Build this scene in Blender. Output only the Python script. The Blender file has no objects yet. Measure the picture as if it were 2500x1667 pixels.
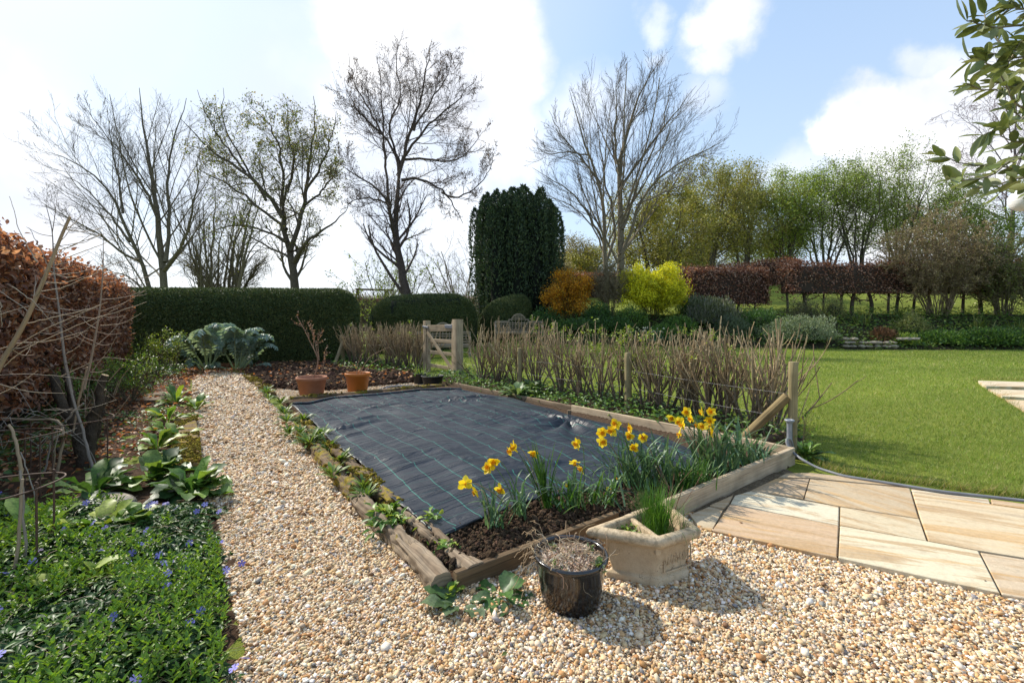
import bpy, math, numpy as np
from mathutils import Vector
PI = math.pi
C = bpy.context.scene.collection
SC = bpy.context.scene

# ------------------------------------------------------------------ camera, sky, sun, exposure
FO, HX, HY, CH = 1111.0, 1250.0, 775.0, 1.5        # focal length and horizon of the photograph (px), eye height (m)
cam = bpy.data.cameras.new('camera'); camo = bpy.data.objects.new('camera', cam); C.objects.link(camo)
cam.sensor_width = 36; cam.lens = FO/2500*36; cam.shift_y = -(833.5-HY)/2500
cam.clip_start = 0.05; cam.clip_end = 2000
camo.location = (0, 0, CH); camo.rotation_euler = (PI/2, 0, 0)
SC.camera = camo
SUN_AZ = np.array([-0.81, 0.58]); SUN_AZ = SUN_AZ/np.linalg.norm(SUN_AZ); SUN_EL = math.radians(41)
sund = Vector((SUN_AZ[0]*math.cos(SUN_EL), SUN_AZ[1]*math.cos(SUN_EL), math.sin(SUN_EL)))
sl = bpy.data.lights.new('sun', 'SUN'); sl.energy = 4.0; sl.angle = math.radians(1.2); sl.color = (1.0, 0.93, 0.82)
slo = bpy.data.objects.new('sun', sl); C.objects.link(slo)
slo.rotation_euler = (-sund).to_track_quat('-Z', 'Y').to_euler(); slo.location = (-30, 15, 30)
SC.view_settings.view_transform = 'Standard'; SC.view_settings.look = 'None'
SC.view_settings.exposure = 0.68; SC.view_settings.gamma = 1.0
try: SC.view_settings.use_curve_mapping = False
except Exception: pass
SC.cycles.max_bounces = 6; SC.cycles.diffuse_bounces = 3; SC.cycles.glossy_bounces = 2
SC.cycles.transmission_bounces = 3; SC.cycles.transparent_max_bounces = 6
SC.cycles.caustics_reflective = False; SC.cycles.caustics_refractive = False
SC.render.film_transparent = False

class NT:
    """small helper round a node tree"""
    def __init__(s, t): s.t = t; s.n = t.nodes; s.l = t.links
    def node(s, typ, **kw):
        n = s.n.new(typ)
        for k, v in kw.items():
            if k.startswith('i_'):
                n.inputs[int(k[2:]) if k[2:].isdigit() else k[2:].replace('_', ' ')].default_value = v
            else: setattr(n, k, v)
        return n
    def link(s, a, b): s.l.new(a, b)
    def val(s, x, sock):
        if hasattr(x, 'is_output'): s.l.new(x, sock)
        else: sock.default_value = x
    def math(s, op, a, b=0.0, c=None, clamp=False):
        n = s.n.new('ShaderNodeMath'); n.operation = op; n.use_clamp = clamp
        s.val(a, n.inputs[0]); s.val(b, n.inputs[1])
        if c is not None: s.val(c, n.inputs[2])
        return n.outputs[0]
    def vmath(s, op, a, b=(0, 0, 0)):
        n = s.n.new('ShaderNodeVectorMath'); n.operation = op
        s.val(a, n.inputs[0]); s.val(b, n.inputs[1])
        return n.outputs['Value'] if op in ('DISTANCE', 'LENGTH', 'DOT_PRODUCT') else n.outputs[0]
    def scale(s, v, k):
        n = s.n.new('ShaderNodeVectorMath'); n.operation = 'SCALE'; s.val(v, n.inputs[0]); s.val(k, n.inputs[3]); return n.outputs[0]
    def noise(s, vec, scale, detail=3, rough=.55, color=False, dist=0):
        n = s.n.new('ShaderNodeTexNoise'); n.inputs['Scale'].default_value = scale; n.inputs['Detail'].default_value = detail
        n.inputs['Roughness'].default_value = rough; n.inputs['Distortion'].default_value = dist
        if vec is not None: s.l.new(vec, n.inputs['Vector'])
        return n.outputs['Color' if color else 'Fac']
    def ramp(s, fac, stops, interp='LINEAR'):
        n = s.n.new('ShaderNodeValToRGB'); e = n.color_ramp.elements; n.color_ramp.interpolation = interp
        while len(e) < len(stops): e.new(.5)
        for k, (p, c) in enumerate(stops):
            e[k].position = p; e[k].color = (c[0], c[1], c[2], 1) if hasattr(c, '__len__') else (c, c, c, 1)
        s.val(fac, n.inputs[0]); return n.outputs[0]
    def mrange(s, v, a, b, c=0., d=1., smooth=True):
        n = s.n.new('ShaderNodeMapRange'); n.interpolation_type = 'SMOOTHSTEP' if smooth else 'LINEAR'
        s.val(v, n.inputs[0])
        for i, q in enumerate((a, b, c, d)): n.inputs[i+1].default_value = q
        return n.outputs[0]
    def mix(s, fac, a, b, blend='MIX'):
        n = s.n.new('ShaderNodeMix'); n.data_type = 'RGBA'; n.blend_type = blend
        s.val(fac, n.inputs[0])
        for x, k in ((a, 6), (b, 7)):
            if hasattr(x, 'is_output'): s.l.new(x, n.inputs[k])
            else: n.inputs[k].default_value = (x[0], x[1], x[2], 1)
        return n.outputs[2]

# world: Nishita sky, thin haze and fair-weather clouds placed by their direction
W = bpy.data.worlds.new('World'); SC.world = W; W.use_nodes = True
w = NT(W.node_tree); w.n.clear()
sky = w.node('ShaderNodeTexSky', sky_type='NISHITA', sun_disc=False, sun_elevation=SUN_EL,
             sun_rotation=math.atan2(SUN_AZ[0], SUN_AZ[1]), air_density=1.0, dust_density=1.2, ozone_density=1.6)
tc = w.node('ShaderNodeTexCoord')
d0 = tc.outputs['Generated']
nz = w.noise(d0, 3.2, 9, .6, color=True)
d1 = w.vmath('ADD', d0, w.scale(w.vmath('SUBTRACT', nz, (.5, .5, .5)), .24))
def skydir(px, py):
    v = np.array([(px-HX)/FO, 1.0, (HY-py)/FO]); return v/np.linalg.norm(v)
acc = None
for px, py, rpx, soft, wt in [(1010, 70, 235, .4, 1), (1150, 170, 205, .4, 1), (1215, 310, 150, .8, .8), (890, 10, 120, .5, 1),
        (800, 520, 330, 1.0, .75), (1010, 560, 260, 1.0, .7),
        (2230, 330, 215, .45, 1.1), (2090, 300, 140, .45, 1.1), (2380, 300, 260, .5, 1.1), (2180, 480, 260, .6, .9), (2330, 160, 110, .7, .7),
        (1770, 12, 85, .8, .9), (1710, 60, 60, .9, .8), (1715, 120, 42, 1., .7), (1590, 35, 40, 1., .5), (1580, 120, 34, 1., .5), (1440, 250, 95, 1., .5), (1690, 220, 55, 1., .4),
        (2260, 130, 70, 1., .6), (20, 480, 300, 1.0, .95), (-420, 250, 560, 1., .8), (330, 740, 260, 1., .6), (120, 260, 150, 1., .4), (1950, 430, 90, 1, .5)]:
    c = skydir(px, py); r = np.linalg.norm(skydir(px+rpx, py)-c)
    dd = w.vmath('DISTANCE', d1, tuple(c))
    b = w.mrange(dd, r*(1-soft*.55), r*(1+soft*.45), wt, 0.)
    acc = b if acc is None else w.math('MAXIMUM', acc, b)
cl = acc
fine = w.noise(d0, 9., 8, .6)
cl = w.math('MULTIPLY', cl, w.mrange(fine, .25, .6, .8, 1.08), clamp=True)
sep = w.node('ShaderNodeSeparateXYZ'); w.link(d0, sep.inputs[0])
hz = w.mrange(sep.outputs[2], 0.0, .62, .66, .12, smooth=False)
sunp = w.mrange(w.vmath('DOT_PRODUCT', d0, tuple(sund)), .35, 1.0, 0., .8)
hz = w.math('MAXIMUM', hz, sunp)
skyc = w.mix(.5, w.mix(1.0, sky.outputs[0], (1.35, 1.45, 1.35), 'MULTIPLY'), (2.35, 3.4, 5.1))
skyc = w.mix(hz, skyc, (3.95, 4.45, 5.25))
shade = w.noise(d0, 4.5, 5, .5)
cloudc = w.mix(w.mrange(shade, .35, .65), (4.6, 4.8, 5.3), (6.6, 6.6, 6.7))
skyc = w.mix(cl, skyc, cloudc)
bg = w.node('ShaderNodeBackground'); bg.inputs[1].default_value = 0.125
w.link(skyc, bg.inputs[0])
wo = w.node('ShaderNodeOutputWorld'); w.link(bg.outputs[0], wo.inputs[0])

# ------------------------------------------------------------------ geometry helpers
def A(*v): return np.array(v, float)
def nrm(v): return v/np.maximum(np.linalg.norm(v, axis=-1, keepdims=True), 1e-9)
def G(px, py, z=0.0):
    Y = (CH-z)*FO/(py-HY); return A((px-HX)/FO*Y, Y, z)
def Pt(px, py, Y): return A((px-HX)/FO*Y, Y, CH-(py-HY)/FO*Y)
def SZ(px, Y): return px/FO*Y
def sstep(a, b, x):
    t = np.clip((x-a)/(b-a), 0, 1); return t*t*(3-2*t)
FN = nrm(A(.746, .666)); FP = A(1.0, 7.1)          # the fence line: its normal towards the lawn, a point on it
def H(x, y):
    x = np.asarray(x, float); y = np.asarray(y, float)
    s = (x-FP[0])*FN[0]+(y-FP[1])*FN[1]
    rise = .055*np.clip(s-.3, 0, 5)
    bank = sstep(16.3, 20.5, y)*1.35+(.13+.13*sstep(8, 20, x))*np.clip(y-20.5, 0, 10)+.05*np.clip(y-30.5, 0, 60)
    return rise+sstep(-2.5, 3.5, x)*bank
def GH(px, py, z=0.0):
    Y = 10.
    for _ in range(60):
        hz_ = float(H((px-HX)/FO*Y, Y))+z
        den = (py-HY)/FO
        Yn = (CH-hz_)/den if abs(den) > 1e-6 else Y
        if Yn <= 0: break
        Y = .7*Y+.3*min(Yn, 60)
    return A((px-HX)/FO*Y, Y, float(H((px-HX)/FO*Y, Y))+z)
def on(px, Y, dz=0.): # ground point under image column px at depth Y
    X = (px-HX)/FO*Y; return A(X, Y, float(H(X, Y))+dz)
def vnoise(p, seed=0):
    """cheap smooth value noise, p (N,2) or (N,3)"""
    p = np.asarray(p, float); r = np.zeros(len(p)); rg = np.random.default_rng(seed+911)
    for o in range(4):
        f = 2.0**o
        for _ in range(3):
            k = rg.normal(size=p.shape[1])*f; r += np.sin(p@k+rg.uniform(0, 6.28))/(3*f**.8)
    return r/2.0

class MB:
    def __init__(s): s.V = []; s.F = []; s.Cc = []; s.U = []; s.n = 0
    def add(s, V, F, col=(1, 1, 1), uv=None):
        V = np.asarray(V, float).reshape(-1, 3)
        F = F if isinstance(F, list) else [F]
        for f in F:
            f = np.asarray(f, np.int64)
            if len(f): s.F.append(f+s.n)
        c = np.asarray(col, float)
        s.Cc.append(np.broadcast_to(c, (len(V), 3)) if c.ndim == 1 else c)
        s.U.append(np.zeros((len(V), 3)) if uv is None else uv)
        s.V.append(V); s.n += len(V); return s
    def mesh(s, name, mats, smooth=True, origin=(0, 0, 0)):
        V = np.concatenate(s.V)-np.asarray(origin, float); me = bpy.data.meshes.new(name)
        loops = np.concatenate([f.ravel() for f in s.F]); tot = np.concatenate([np.full(len(f), f.shape[1]) for f in s.F])
        me.vertices.add(len(V)); me.vertices.foreach_set('co', V.astype(np.float32).ravel())
        me.loops.add(len(loops)); me.loops.foreach_set('vertex_index', loops.astype(np.int32))
        me.polygons.add(len(tot)); me.polygons.foreach_set('loop_start', (np.cumsum(tot)-tot).astype(np.int32))
        me.update(calc_edges=True)
        me.polygons.foreach_set('use_smooth', np.full(len(tot), smooth))
        col = np.ones((len(V), 4), np.float32); col[:, :3] = np.concatenate(s.Cc)
        a = me.attributes.new('Col', 'FLOAT_COLOR', 'POINT'); a.data.foreach_set('color', col.ravel())
        U = np.concatenate(s.U)
        if U.any():
            a = me.attributes.new('guv', 'FLOAT_VECTOR', 'POINT'); a.data.foreach_set('vector', U.astype(np.float32).ravel())
        me.materials.append(mats)
        return me

def thing(name, label, cat, loc, group=None):
    o = bpy.data.objects.new(name, None); C.objects.link(o); o.location = tuple(loc); o.empty_display_size = .1
    o['label'] = label; o['category'] = cat
    if group: o['group'] = group
    return o
def wloc(o):
    l = np.zeros(3)
    while o is not None: l = l+np.array(o.location); o = o.parent
    return l
def part(name, mb, m, parent, smooth=True, label=None, kind=None):
    o = bpy.data.objects.new(name, mb.mesh(name, m, smooth, wloc(parent))); C.objects.link(o); o.parent = parent
    if label: o['label'] = label
    if kind: o['kind'] = kind
    return o
def solo(name, mb, m, label=None, cat=None, group=None, kind=None, smooth=True, loc=None):
    V = np.concatenate(mb.V)
    if loc is None: loc = (0, 0, 0) if kind else (V[:, 0].mean(), V[:, 1].mean(), V[:, 2].min())
    o = bpy.data.objects.new(name, mb.mesh(name, m, smooth, loc)); C.objects.link(o); o.location = tuple(loc)
    if label: o['label'] = label
    if cat: o['category'] = cat
    if group: o['group'] = group
    if kind: o['kind'] = kind
    return o

# tubes along many polylines at once. P (B,n,3), R (B,n)
def tubes(mb, P, R, k=4, col=(1, 1, 1), cap=False, capcol=None):
    P = np.asarray(P, float); R = np.asarray(R, float)
    if P.ndim == 2: P = P[None]; R = R[None]
    B, n, _ = P.shape
    if B == 0: return mb
    T = np.gradient(P, axis=1); T = nrm(T)
    D = nrm(P[:, -1]-P[:, 0]+1e-6)
    ref = np.where(np.abs(D[:, 2:3]) > .8, A(1, .2, 0)[None], A(0, 0, 1)[None])
    U = nrm(np.cross(T, np.broadcast_to(ref[:, None], T.shape))); Vv = np.cross(T, U)
    a = np.arange(k)*2*PI/k
    ring = P[:, :, None]+R[:, :, None, None]*(np.cos(a)[None, None, :, None]*U[:, :, None]+np.sin(a)[None, None, :, None]*Vv[:, :, None])
    idx = np.arange(B*n*k).reshape(B, n, k); nx = np.roll(idx, -1, axis=2)
    q = np.stack([idx[:, :-1], nx[:, :-1], nx[:, 1:], idx[:, 1:]], -1).reshape(-1, 4)
    c = np.asarray(col, float)
    if c.ndim == 2: c = np.repeat(c, n*k, 0)
    elif c.ndim == 3: c = np.repeat(c.reshape(-1, 3), k, 0)
    seg = np.cumsum(np.concatenate([np.zeros((B, 1)), np.linalg.norm(np.diff(P, axis=1), axis=2)], 1), 1)
    uv = np.zeros((B, n, k, 3)); uv[..., 0] = seg[:, :, None]; uv[..., 1] = (np.arange(k)/k)[None, None]*2*PI*R.mean(); uv[..., 2] = np.arange(B)[:, None, None]*1.7
    mb.add(ring.reshape(-1, 3), q, c, uv.reshape(-1, 3))
    if cap:
        for e in (0, n-1):
            base = ring[:, e]; cen = P[:, e]
            Vc = np.concatenate([base, cen[:, None]], 1).reshape(-1, 3); o = np.arange(B)[:, None]*(k+1)
            i = np.arange(k)
            f = np.stack([o+i, o+(i+1) % k, np.broadcast_to(o+k, (B, k))], -1).reshape(-1, 3)
            if e == 0: f = f[:, ::-1]
            uc = np.zeros((len(Vc), 3)); uc[:, :2] = Vc[:, :2]
            mb.add(Vc, f, capcol if capcol is not None else (c if c.ndim == 1 else c.reshape(B, -1, 3)[:, e].repeat(k+1, 0)), uc)
    return mb
def poly(pts, n):
    """resample a polyline smoothly to n points"""
    p = np.asarray(pts, float); d = np.concatenate([[0], np.cumsum(np.linalg.norm(np.diff(p, axis=0), axis=1))]); t = np.linspace(0, d[-1], n)
    q = np.stack([np.interp(t, d, p[:, i]) for i in range(p.shape[1])], 1)
    for _ in range(2):
        m = q.copy(); m[1:-1] = .25*q[:-2]+.5*q[1:-1]+.25*q[2:]; q = m
    return q
def lathe(mb, prof, cen=(0, 0, 0), k=40, col=(1, 1, 1), jit=0, seed=0):
    pr = np.asarray(prof, float); a = np.arange(k)*2*PI/k; n = len(pr)
    r = np.broadcast_to(pr[:, 0:1], (n, k)).copy()
    V = np.stack([r*np.cos(a), r*np.sin(a), np.broadcast_to(pr[:, 1:2], (n, k))], -1)+np.asarray(cen, float)
    idx = np.arange(n*k).reshape(n, k); nx = np.roll(idx, -1, 1)
    q = np.stack([idx[:-1], nx[:-1], nx[1:], idx[1:]], -1).reshape(-1, 4)
    uv = np.stack([np.broadcast_to(np.arange(k)/k, (n, k)), V[..., 2], r], -1).reshape(-1, 3)
    return mb.add(V.reshape(-1, 3), q, col, uv)
def rrect(w, h, r, m=3):
    pts = []
    for cx, cy, a0 in ((w/2-r, h/2-r, 0), (-w/2+r, h/2-r, PI/2), (-w/2+r, -h/2+r, PI), (w/2-r, -h/2+r, 1.5*PI)):
        for i in range(m+1):
            a = a0+i*PI/2/m; pts.append((cx+r*math.cos(a), cy+r*math.sin(a)))
    return np.array(pts)
def loft(mb, path, prof, up=(0, 0, 1), col=(1, 1, 1), cap=True, jit=0., seed=0, jfreq=6., scale=None):
    """sweep a closed profile (m,2: sideways, up) along a path"""
    P = np.asarray(path, float); n = len(P); T = nrm(np.gradient(P, axis=0)); S = nrm(np.cross(T, np.asarray(up, float))); Uv = np.cross(S, T)
    prof = np.vstack([prof, prof[:1]]); m = len(prof)
    sc = np.ones(n) if scale is None else np.asarray(scale)
    V = P[:, None]+sc[:, None, None]*(prof[None, :, 0:1]*S[:, None]+prof[None, :, 1:2]*Uv[:, None])
    per = np.concatenate([[0], np.cumsum(np.linalg.norm(np.diff(prof, axis=0), axis=1))])
    seg = np.concatenate([[0], np.cumsum(np.linalg.norm(np.diff(P, axis=0), axis=1))])
    uv = np.zeros((n, m, 3)); uv[..., 0] = seg[:, None]; uv[..., 1] = per[None]; uv[..., 2] = (seed % 17)*3.1
    Vf = V.reshape(-1, 3)
    if jit:
        out = nrm(Vf-np.repeat(P, m, 0)); Vf = Vf+out*(vnoise(np.stack([uv[..., 0].ravel()*jfreq, uv[..., 1].ravel()*jfreq*5, uv[..., 0].ravel()*0], 1), seed)*jit)[:, None]
        Vg = Vf.reshape(n, m, 3); Vg[:, -1] = Vg[:, 0]; Vf = Vg.reshape(-1, 3)
    if jit > .03:
        cr_ = np.stack([uv[..., 0].ravel()*26, uv[..., 1].ravel()*40, uv[..., 0].ravel()*7], 1); out = nrm(Vf-np.repeat(P, m, 0))
        bite = np.clip(vnoise(cr_, seed+5)-.25, 0, 1)*.075+np.clip(vnoise(cr_*[.25, .6, .2], seed+6)-.2, 0, 1)*.09+.004*vnoise(cr_*2.2, seed+8)
        Vf = Vf-out*np.minimum(bite, .05)[:, None]; Vg = Vf.reshape(n, m, 3); Vg[:, -1] = Vg[:, 0]; Vf = Vg.reshape(-1, 3)
    idx = np.arange(n*m).reshape(n, m)
    q = np.stack([idx[:-1, :-1], idx[1:, :-1], idx[1:, 1:], idx[:-1, 1:]], -1).reshape(-1, 4)
    mb.add(Vf, q, col, uv.reshape(-1, 3))
    if cap:
        Vg = Vf.reshape(n, m, 3)
        for e in (0, n-1):
            b = Vg[e, :-1]; cc = b.mean(0); i = np.arange(m-1)
            f = np.stack([i, (i+1) % (m-1), np.full(m-1, m-1)], 1)
            if e == n-1: f = f[:, ::-1]
            uc = np.zeros((m, 3)); uc[:, 0] = np.concatenate([prof[:-1, 0], [0]])*.15; uc[:, 1] = np.concatenate([prof[:-1, 1], [0]]); uc[:, 2] = 5+e
            mb.add(np.vstack([b, cc]), f[:, ::-1], col, uc)
    return mb
def bar(mb, p0, p1, w_, h_, r=None, n=8, up=(0, 0, 1), col=(1, 1, 1), jit=0., seed=0, jfreq=6.):
    p0 = np.asarray(p0, float); p1 = np.asarray(p1, float)
    return loft(mb, p0+(p1-p0)*np.linspace(0, 1, n)[:, None], rrect(w_, h_, r if r else min(w_, h_)*.1), up, col, True, jit, seed, jfreq)
# leaf template: rows of (left, mid, right)
def ltmpl(st, wd, fold=.1, curl=.15, lobes=None):
    V = []; F = []
    for i, (s_, w_) in enumerate(zip(st, wd)):
        z = -curl*s_*s_
        V += [(s_, w_, z+fold*w_*2), (s_, 0, z), (s_, -w_, z+fold*w_*2)]
        if i:
            a = 3*(i-1); b = 3*i; F += [(a+1, b+1, b, a), (a+2, b+2, b+1, a+1)]
    return np.array(V, float), np.array(F)
DIA = (np.array([(0, 0, 0), (.45, .5, .1), (1, 0, -.08), (.45, -.5, .1)], float), np.array([(0, 2, 1), (0, 3, 2)]))
LENS = ltmpl([0, .3, .65, 1], [.04, .48, .4, .02], .14, .22)
OVAL = ltmpl([0, .12, .35, .65, .88, 1], [.05, .3, .5, .46, .22, .02], .12, .25)
def leaves(mb, pos, d, n_, L, Wd, tm, col):
    x = nrm(d); y = nrm(np.cross(n_, x)); z = np.cross(x, y); V, F = tm; N = len(pos); k = len(V)
    L = np.broadcast_to(np.asarray(L, float), (N,)); Wd = np.broadcast_to(np.asarray(Wd, float), (N,))
    P = pos[:, None]+x[:, None]*(L[:, None, None]*V[None, :, 0:1])+y[:, None]*(Wd[:, None, None]*V[None, :, 1:2])+z[:, None]*(L[:, None, None]*V[None, :, 2:3])
    Fi = (F[None]+np.arange(N)[:, None, None]*k).reshape(-1, F.shape[1])
    c = np.asarray(col, float); c = np.repeat(c, k, 0) if c.ndim == 2 else c
    return mb.add(P.reshape(-1, 3), Fi, c)
def ribbon(mb, P, Wd, fold=.15, col=(1, 1, 1), side=None, wave=0., seed=0):
    """flat leaves along midribs: P (B,n,3), Wd (B,n) half widths"""
    P = np.asarray(P, float); B, n, _ = P.shape; T = nrm(np.gradient(P, axis=1))
    if side is None:
        h = P[:, -1]-P[:, 0]; h = h+A(1e-4, 2e-4, 0); side = nrm(np.stack([-h[:, 1], h[:, 0], 0*h[:, 0]], 1))
    S_ = np.broadcast_to(side[:, None], P.shape); S_ = nrm(S_-T*(S_*T).sum(-1, keepdims=True)); Nn = np.cross(T, S_)
    Nn = np.where(Nn[..., 2:3] < -.98, -Nn, Nn)
    rg = np.random.default_rng(seed)
    wv = wave*np.sin(np.arange(n)[None]*1.9+rg.uniform(0, 6, (B, 1)))[..., None]*Wd[..., None]
    Lf = P+S_*Wd[..., None]+Nn*(fold*Wd[..., None]+wv); Rt = P-S_*Wd[..., None]+Nn*(fold*Wd[..., None]-wv)
    V = np.stack([Lf, P, Rt], 2); idx = np.arange(B*n*3).reshape(B, n, 3)
    q = np.concatenate([np.stack([idx[:, :-1, j+1], idx[:, 1:, j+1], idx[:, 1:, j], idx[:, :-1, j]], -1).reshape(-1, 4) for j in (0, 1)])
    c = np.asarray(col, float)
    if c.ndim == 2: c = np.repeat(c, n*3, 0)
    elif c.ndim == 3: c = np.repeat(c.reshape(-1, 3), 3, 0)
    return mb.add(V.reshape(-1, 3), q, c)
def rdir(rg, n): return nrm(rg.normal(size=(n, 3)))
def jcol(rg, base, n, v=.2, hue=.08):
    b = np.asarray(base, float); k = 1+rg.uniform(-v, v, (n, 1)); return np.clip(b[None]*k*(1+rg.uniform(-hue, hue, (n, 3))), 0, 1)
def pick(rg, cols, n, p=None, v=.15, hue=.05):
    c = np.asarray(cols, float); i = rg.choice(len(c), n, p=p); return np.clip(c[i]*(1+rg.uniform(-v, v, (n, 1)))*(1+rg.uniform(-hue, hue, (n, 3))), 0, 1)
# branches growing off branches, a whole level at a time
def grow(P, R, rg, cnt, t0=.2, t1=1., ang=(40, 12), ratio=.6, ls=None, n=6, rr=.6, tip=.35, up=.25, wob=.12, taper_len=.45, rmin=0., flat=0., keep=None):
    B, m, _ = P.shape; L0 = np.linalg.norm(np.diff(P, axis=1), axis=2).sum(1)
    par = np.repeat(np.arange(B), cnt); j = np.tile(np.arange(cnt), B); N = B*cnt
    t = t0+(t1-t0)*(j+rg.uniform(0, 1, N))/cnt
    f = t*(m-1); i = np.minimum(f.astype(int), m-2); fr = (f-i)[:, None]
    pos = P[par, i]*(1-fr)+P[par, i+1]*fr; T = nrm(P[par, i+1]-P[par, i]); r = R[par, i]*(1-fr[:, 0])+R[par, i+1]*fr[:, 0]
    q = rg.normal(size=(N, 3)); q = nrm(q-T*(q*T).sum(1, keepdims=True))
    a = np.radians(rg.normal(ang[0], ang[1], N))[:, None]
    d = nrm(np.cos(a)*T+np.sin(a)*q)
    if flat: d[:, 2] *= 1-flat; d = nrm(d)
    L = L0[par]*ratio*(1-taper_len*t)*rg.uniform(.65, 1.15, N) if ls is None else ls*rg.uniform(.6, 1.2, N)*(1-taper_len*t)
    Q = np.zeros((N, n, 3)); Q[:, 0] = pos
    for s_ in range(1, n):
        d = nrm(d+A(0, 0, up/n)+rg.normal(size=(N, 3))*wob); Q[:, s_] = Q[:, s_-1]+d*(L/(n-1))[:, None]
    R1 = np.maximum(r*rr, rmin)[:, None]*np.linspace(1, tip, n)[None]
    R1 = np.maximum(R1, rmin*.7)
    if keep is not None:
        k = keep(Q[:, -1]); Q = Q[k]; R1 = R1[k]
    return Q, R1

# ------------------------------------------------------------------ materials
MATS = {}
def newmat(name):
    m = bpy.data.materials.new(name); m.use_nodes = True; t = NT(m.node_tree); t.n.clear(); return m, t
def finish(t, base, rough=.7, spec=.3, bump=None, transl=0., metal=0., coat=0., tcol=None, sheen=0.):
    b = t.node('ShaderNodeBsdfPrincipled'); t.val(base if hasattr(base, 'is_output') else (*base, 1), b.inputs['Base Color'])
    t.val(rough, b.inputs['Roughness']); b.inputs['Specular IOR Level'].default_value = spec; b.inputs['Metallic'].default_value = metal
    b.inputs['Coat Weight'].default_value = coat; b.inputs['Coat Roughness'].default_value = .08
    if bump is not None:
        h, st, dist = bump; bn = t.node('ShaderNodeBump'); bn.inputs['Strength'].default_value = st; bn.inputs['Distance'].default_value = dist
        t.link(h, bn.inputs['Height']); t.link(bn.outputs[0], b.inputs['Normal'])
    out = t.node('ShaderNodeOutputMaterial')
    if transl:
        tr = t.node('ShaderNodeBsdfTranslucent')
        if tcol is not None and hasattr(base, 'is_output'): t.link(t.mix(1., base, tcol, 'MULTIPLY'), tr.inputs[0])
        else: t.val(base if hasattr(base, 'is_output') else (*base, 1), tr.inputs[0])
        mx = t.node('ShaderNodeMixShader'); mx.inputs[0].default_value = transl
        t.link(b.outputs[0], mx.inputs[1]); t.link(tr.outputs[0], mx.inputs[2]); t.link(mx.outputs[0], out.inputs[0])
    else: t.link(b.outputs[0], out.inputs[0])
def attr(t, n='Col'): a = t.node('ShaderNodeAttribute'); a.attribute_name = n; return a.outputs['Vector' if n == 'guv' else 'Color']
def leafmat(name, rough=.5, spec=.4, transl=.3, tcol=(1.3, 1.3, .7), nscale=60, namt=.35):
    m, t = newmat(name); o = t.node('ShaderNodeTexCoord').outputs['Object']
    c = t.mix(1., attr(t), t.ramp(t.noise(o, nscale, 2), [(.3, 1-namt), (.7, 1+namt)]), 'MULTIPLY')
    finish(t, c, rough, spec, None, transl, tcol=tcol); return m
def objmat(name, stops, scale=8, rough=.8, spec=.25, bump=.4, bd=.01, bscale=None, detail=5, usecol=True, stretch=None, coord='Object', metal=0, coat=0):
    m, t = newmat(name); o = t.node('ShaderNodeTexCoord').outputs['Object'] if coord == 'Object' else attr(t, 'guv')
    if stretch: o = t.vmath('MULTIPLY', o, stretch)
    n1 = t.noise(o, scale, detail, .62)
    c = t.ramp(n1, stops)
    if usecol: c = t.mix(1., c, attr(t), 'MULTIPLY')
    n2 = t.noise(o, bscale or scale*4, 4, .6)
    finish(t, c, rough, spec, (t.math('ADD', n1, n2), bump, bd), metal=metal, coat=coat); return m
def woodmat(name, a, b, cdark, moss=0., rough=.85):
    """weathered timber: grain runs along guv.x"""
    m, t = newmat(name); u = attr(t, 'guv'); o = t.node('ShaderNodeTexCoord').outputs['Object']
    g = t.noise(t.vmath('MULTIPLY', u, (2.2, 70, 1)), 1., 5, .65); g2 = t.noise(t.vmath('MULTIPLY', u, (1.2, 18, 1)), 1., 4, .6, dist=.6)
    bl = t.noise(o, 3.5, 4); cr = t.noise(t.vmath('MULTIPLY', u, (1.4, 120, 1)), 1., 2, .5)
    c = t.mix(t.mrange(g2, .3, .7), a, b); c = t.mix(t.mrange(g, .35, .75, 0, .7), c, cdark)
    c = t.mix(t.mrange(cr, .62, .7, 0, .75), c, [x*.35 for x in cdark])
    c = t.mix(1., c, t.ramp(bl, [(.3, .68), (.65, 1.12)]), 'MULTIPLY')
    if moss:
        mo = t.noise(o, 7., 6, .7); c = t.mix(t.mrange(mo, .62-moss*.35, .72-moss*.35), c, t.ramp(t.noise(o, 40, 3), [(.3, (.12, .1, .012)), (.7, (.3, .22, .02))]))
    c = t.mix(1., c, attr(t), 'MULTIPLY')
    finish(t, c, rough, .25, (t.math('ADD', g, t.math('MULTIPLY', cr, -.7)), .5, .006)); return m
M = {}
M['yew'] = leafmat('yew_foliage', .55, .35, .12, nscale=30)
M['beech'] = leafmat('beech_leaf', .55, .3, .38, (1.5, 1.0, .6), 25, .3)
M['leaf'] = leafmat('green_leaf', .45, .4, .3)
M['gloss'] = leafmat('glossy_leaf', .45, .35, .28)
M['petal'] = leafmat('petal', .5, .25, .35, (1.1, 1.0, .6), 30, .12)
M['olive'] = leafmat('olive_leaf', .42, .45, .22, (1.1, 1.2, .6), 20, .2)
M['grassb'] = leafmat('grass_blade', .5, .3, .4, (1.2, 1.3, .5), 12, .2)
M['bark'] = objmat('bark', [(.25, .35), (.5, .85), (.75, 1.25)], 14, .9, .15, .8, .02)
M['twig'] = objmat('twig_bark', [(.3, .6), (.7, 1.25)], 30, .8, .2, .3, .004)
M['stem'] = objmat('dry_stem', [(.3, .62), (.7, 1.2)], 1., .75, .25, .5, .003, stretch=(9, 300, 1), coord='guv')
M['soil'] = objmat('soil', [(.25, .45), (.5, .9), (.8, 1.6)], 26, .95, .1, 1., .03, 90)
M['litter'] = objmat('litter', [(.2, .4), (.5, .9), (.8, 1.7)], 18, .95, .1, 1., .03, 60)
M['wood_new'] = woodmat('pale_timber', (.60, .48, .33), (.50, .39, .26), (.32, .24, .15))
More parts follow.
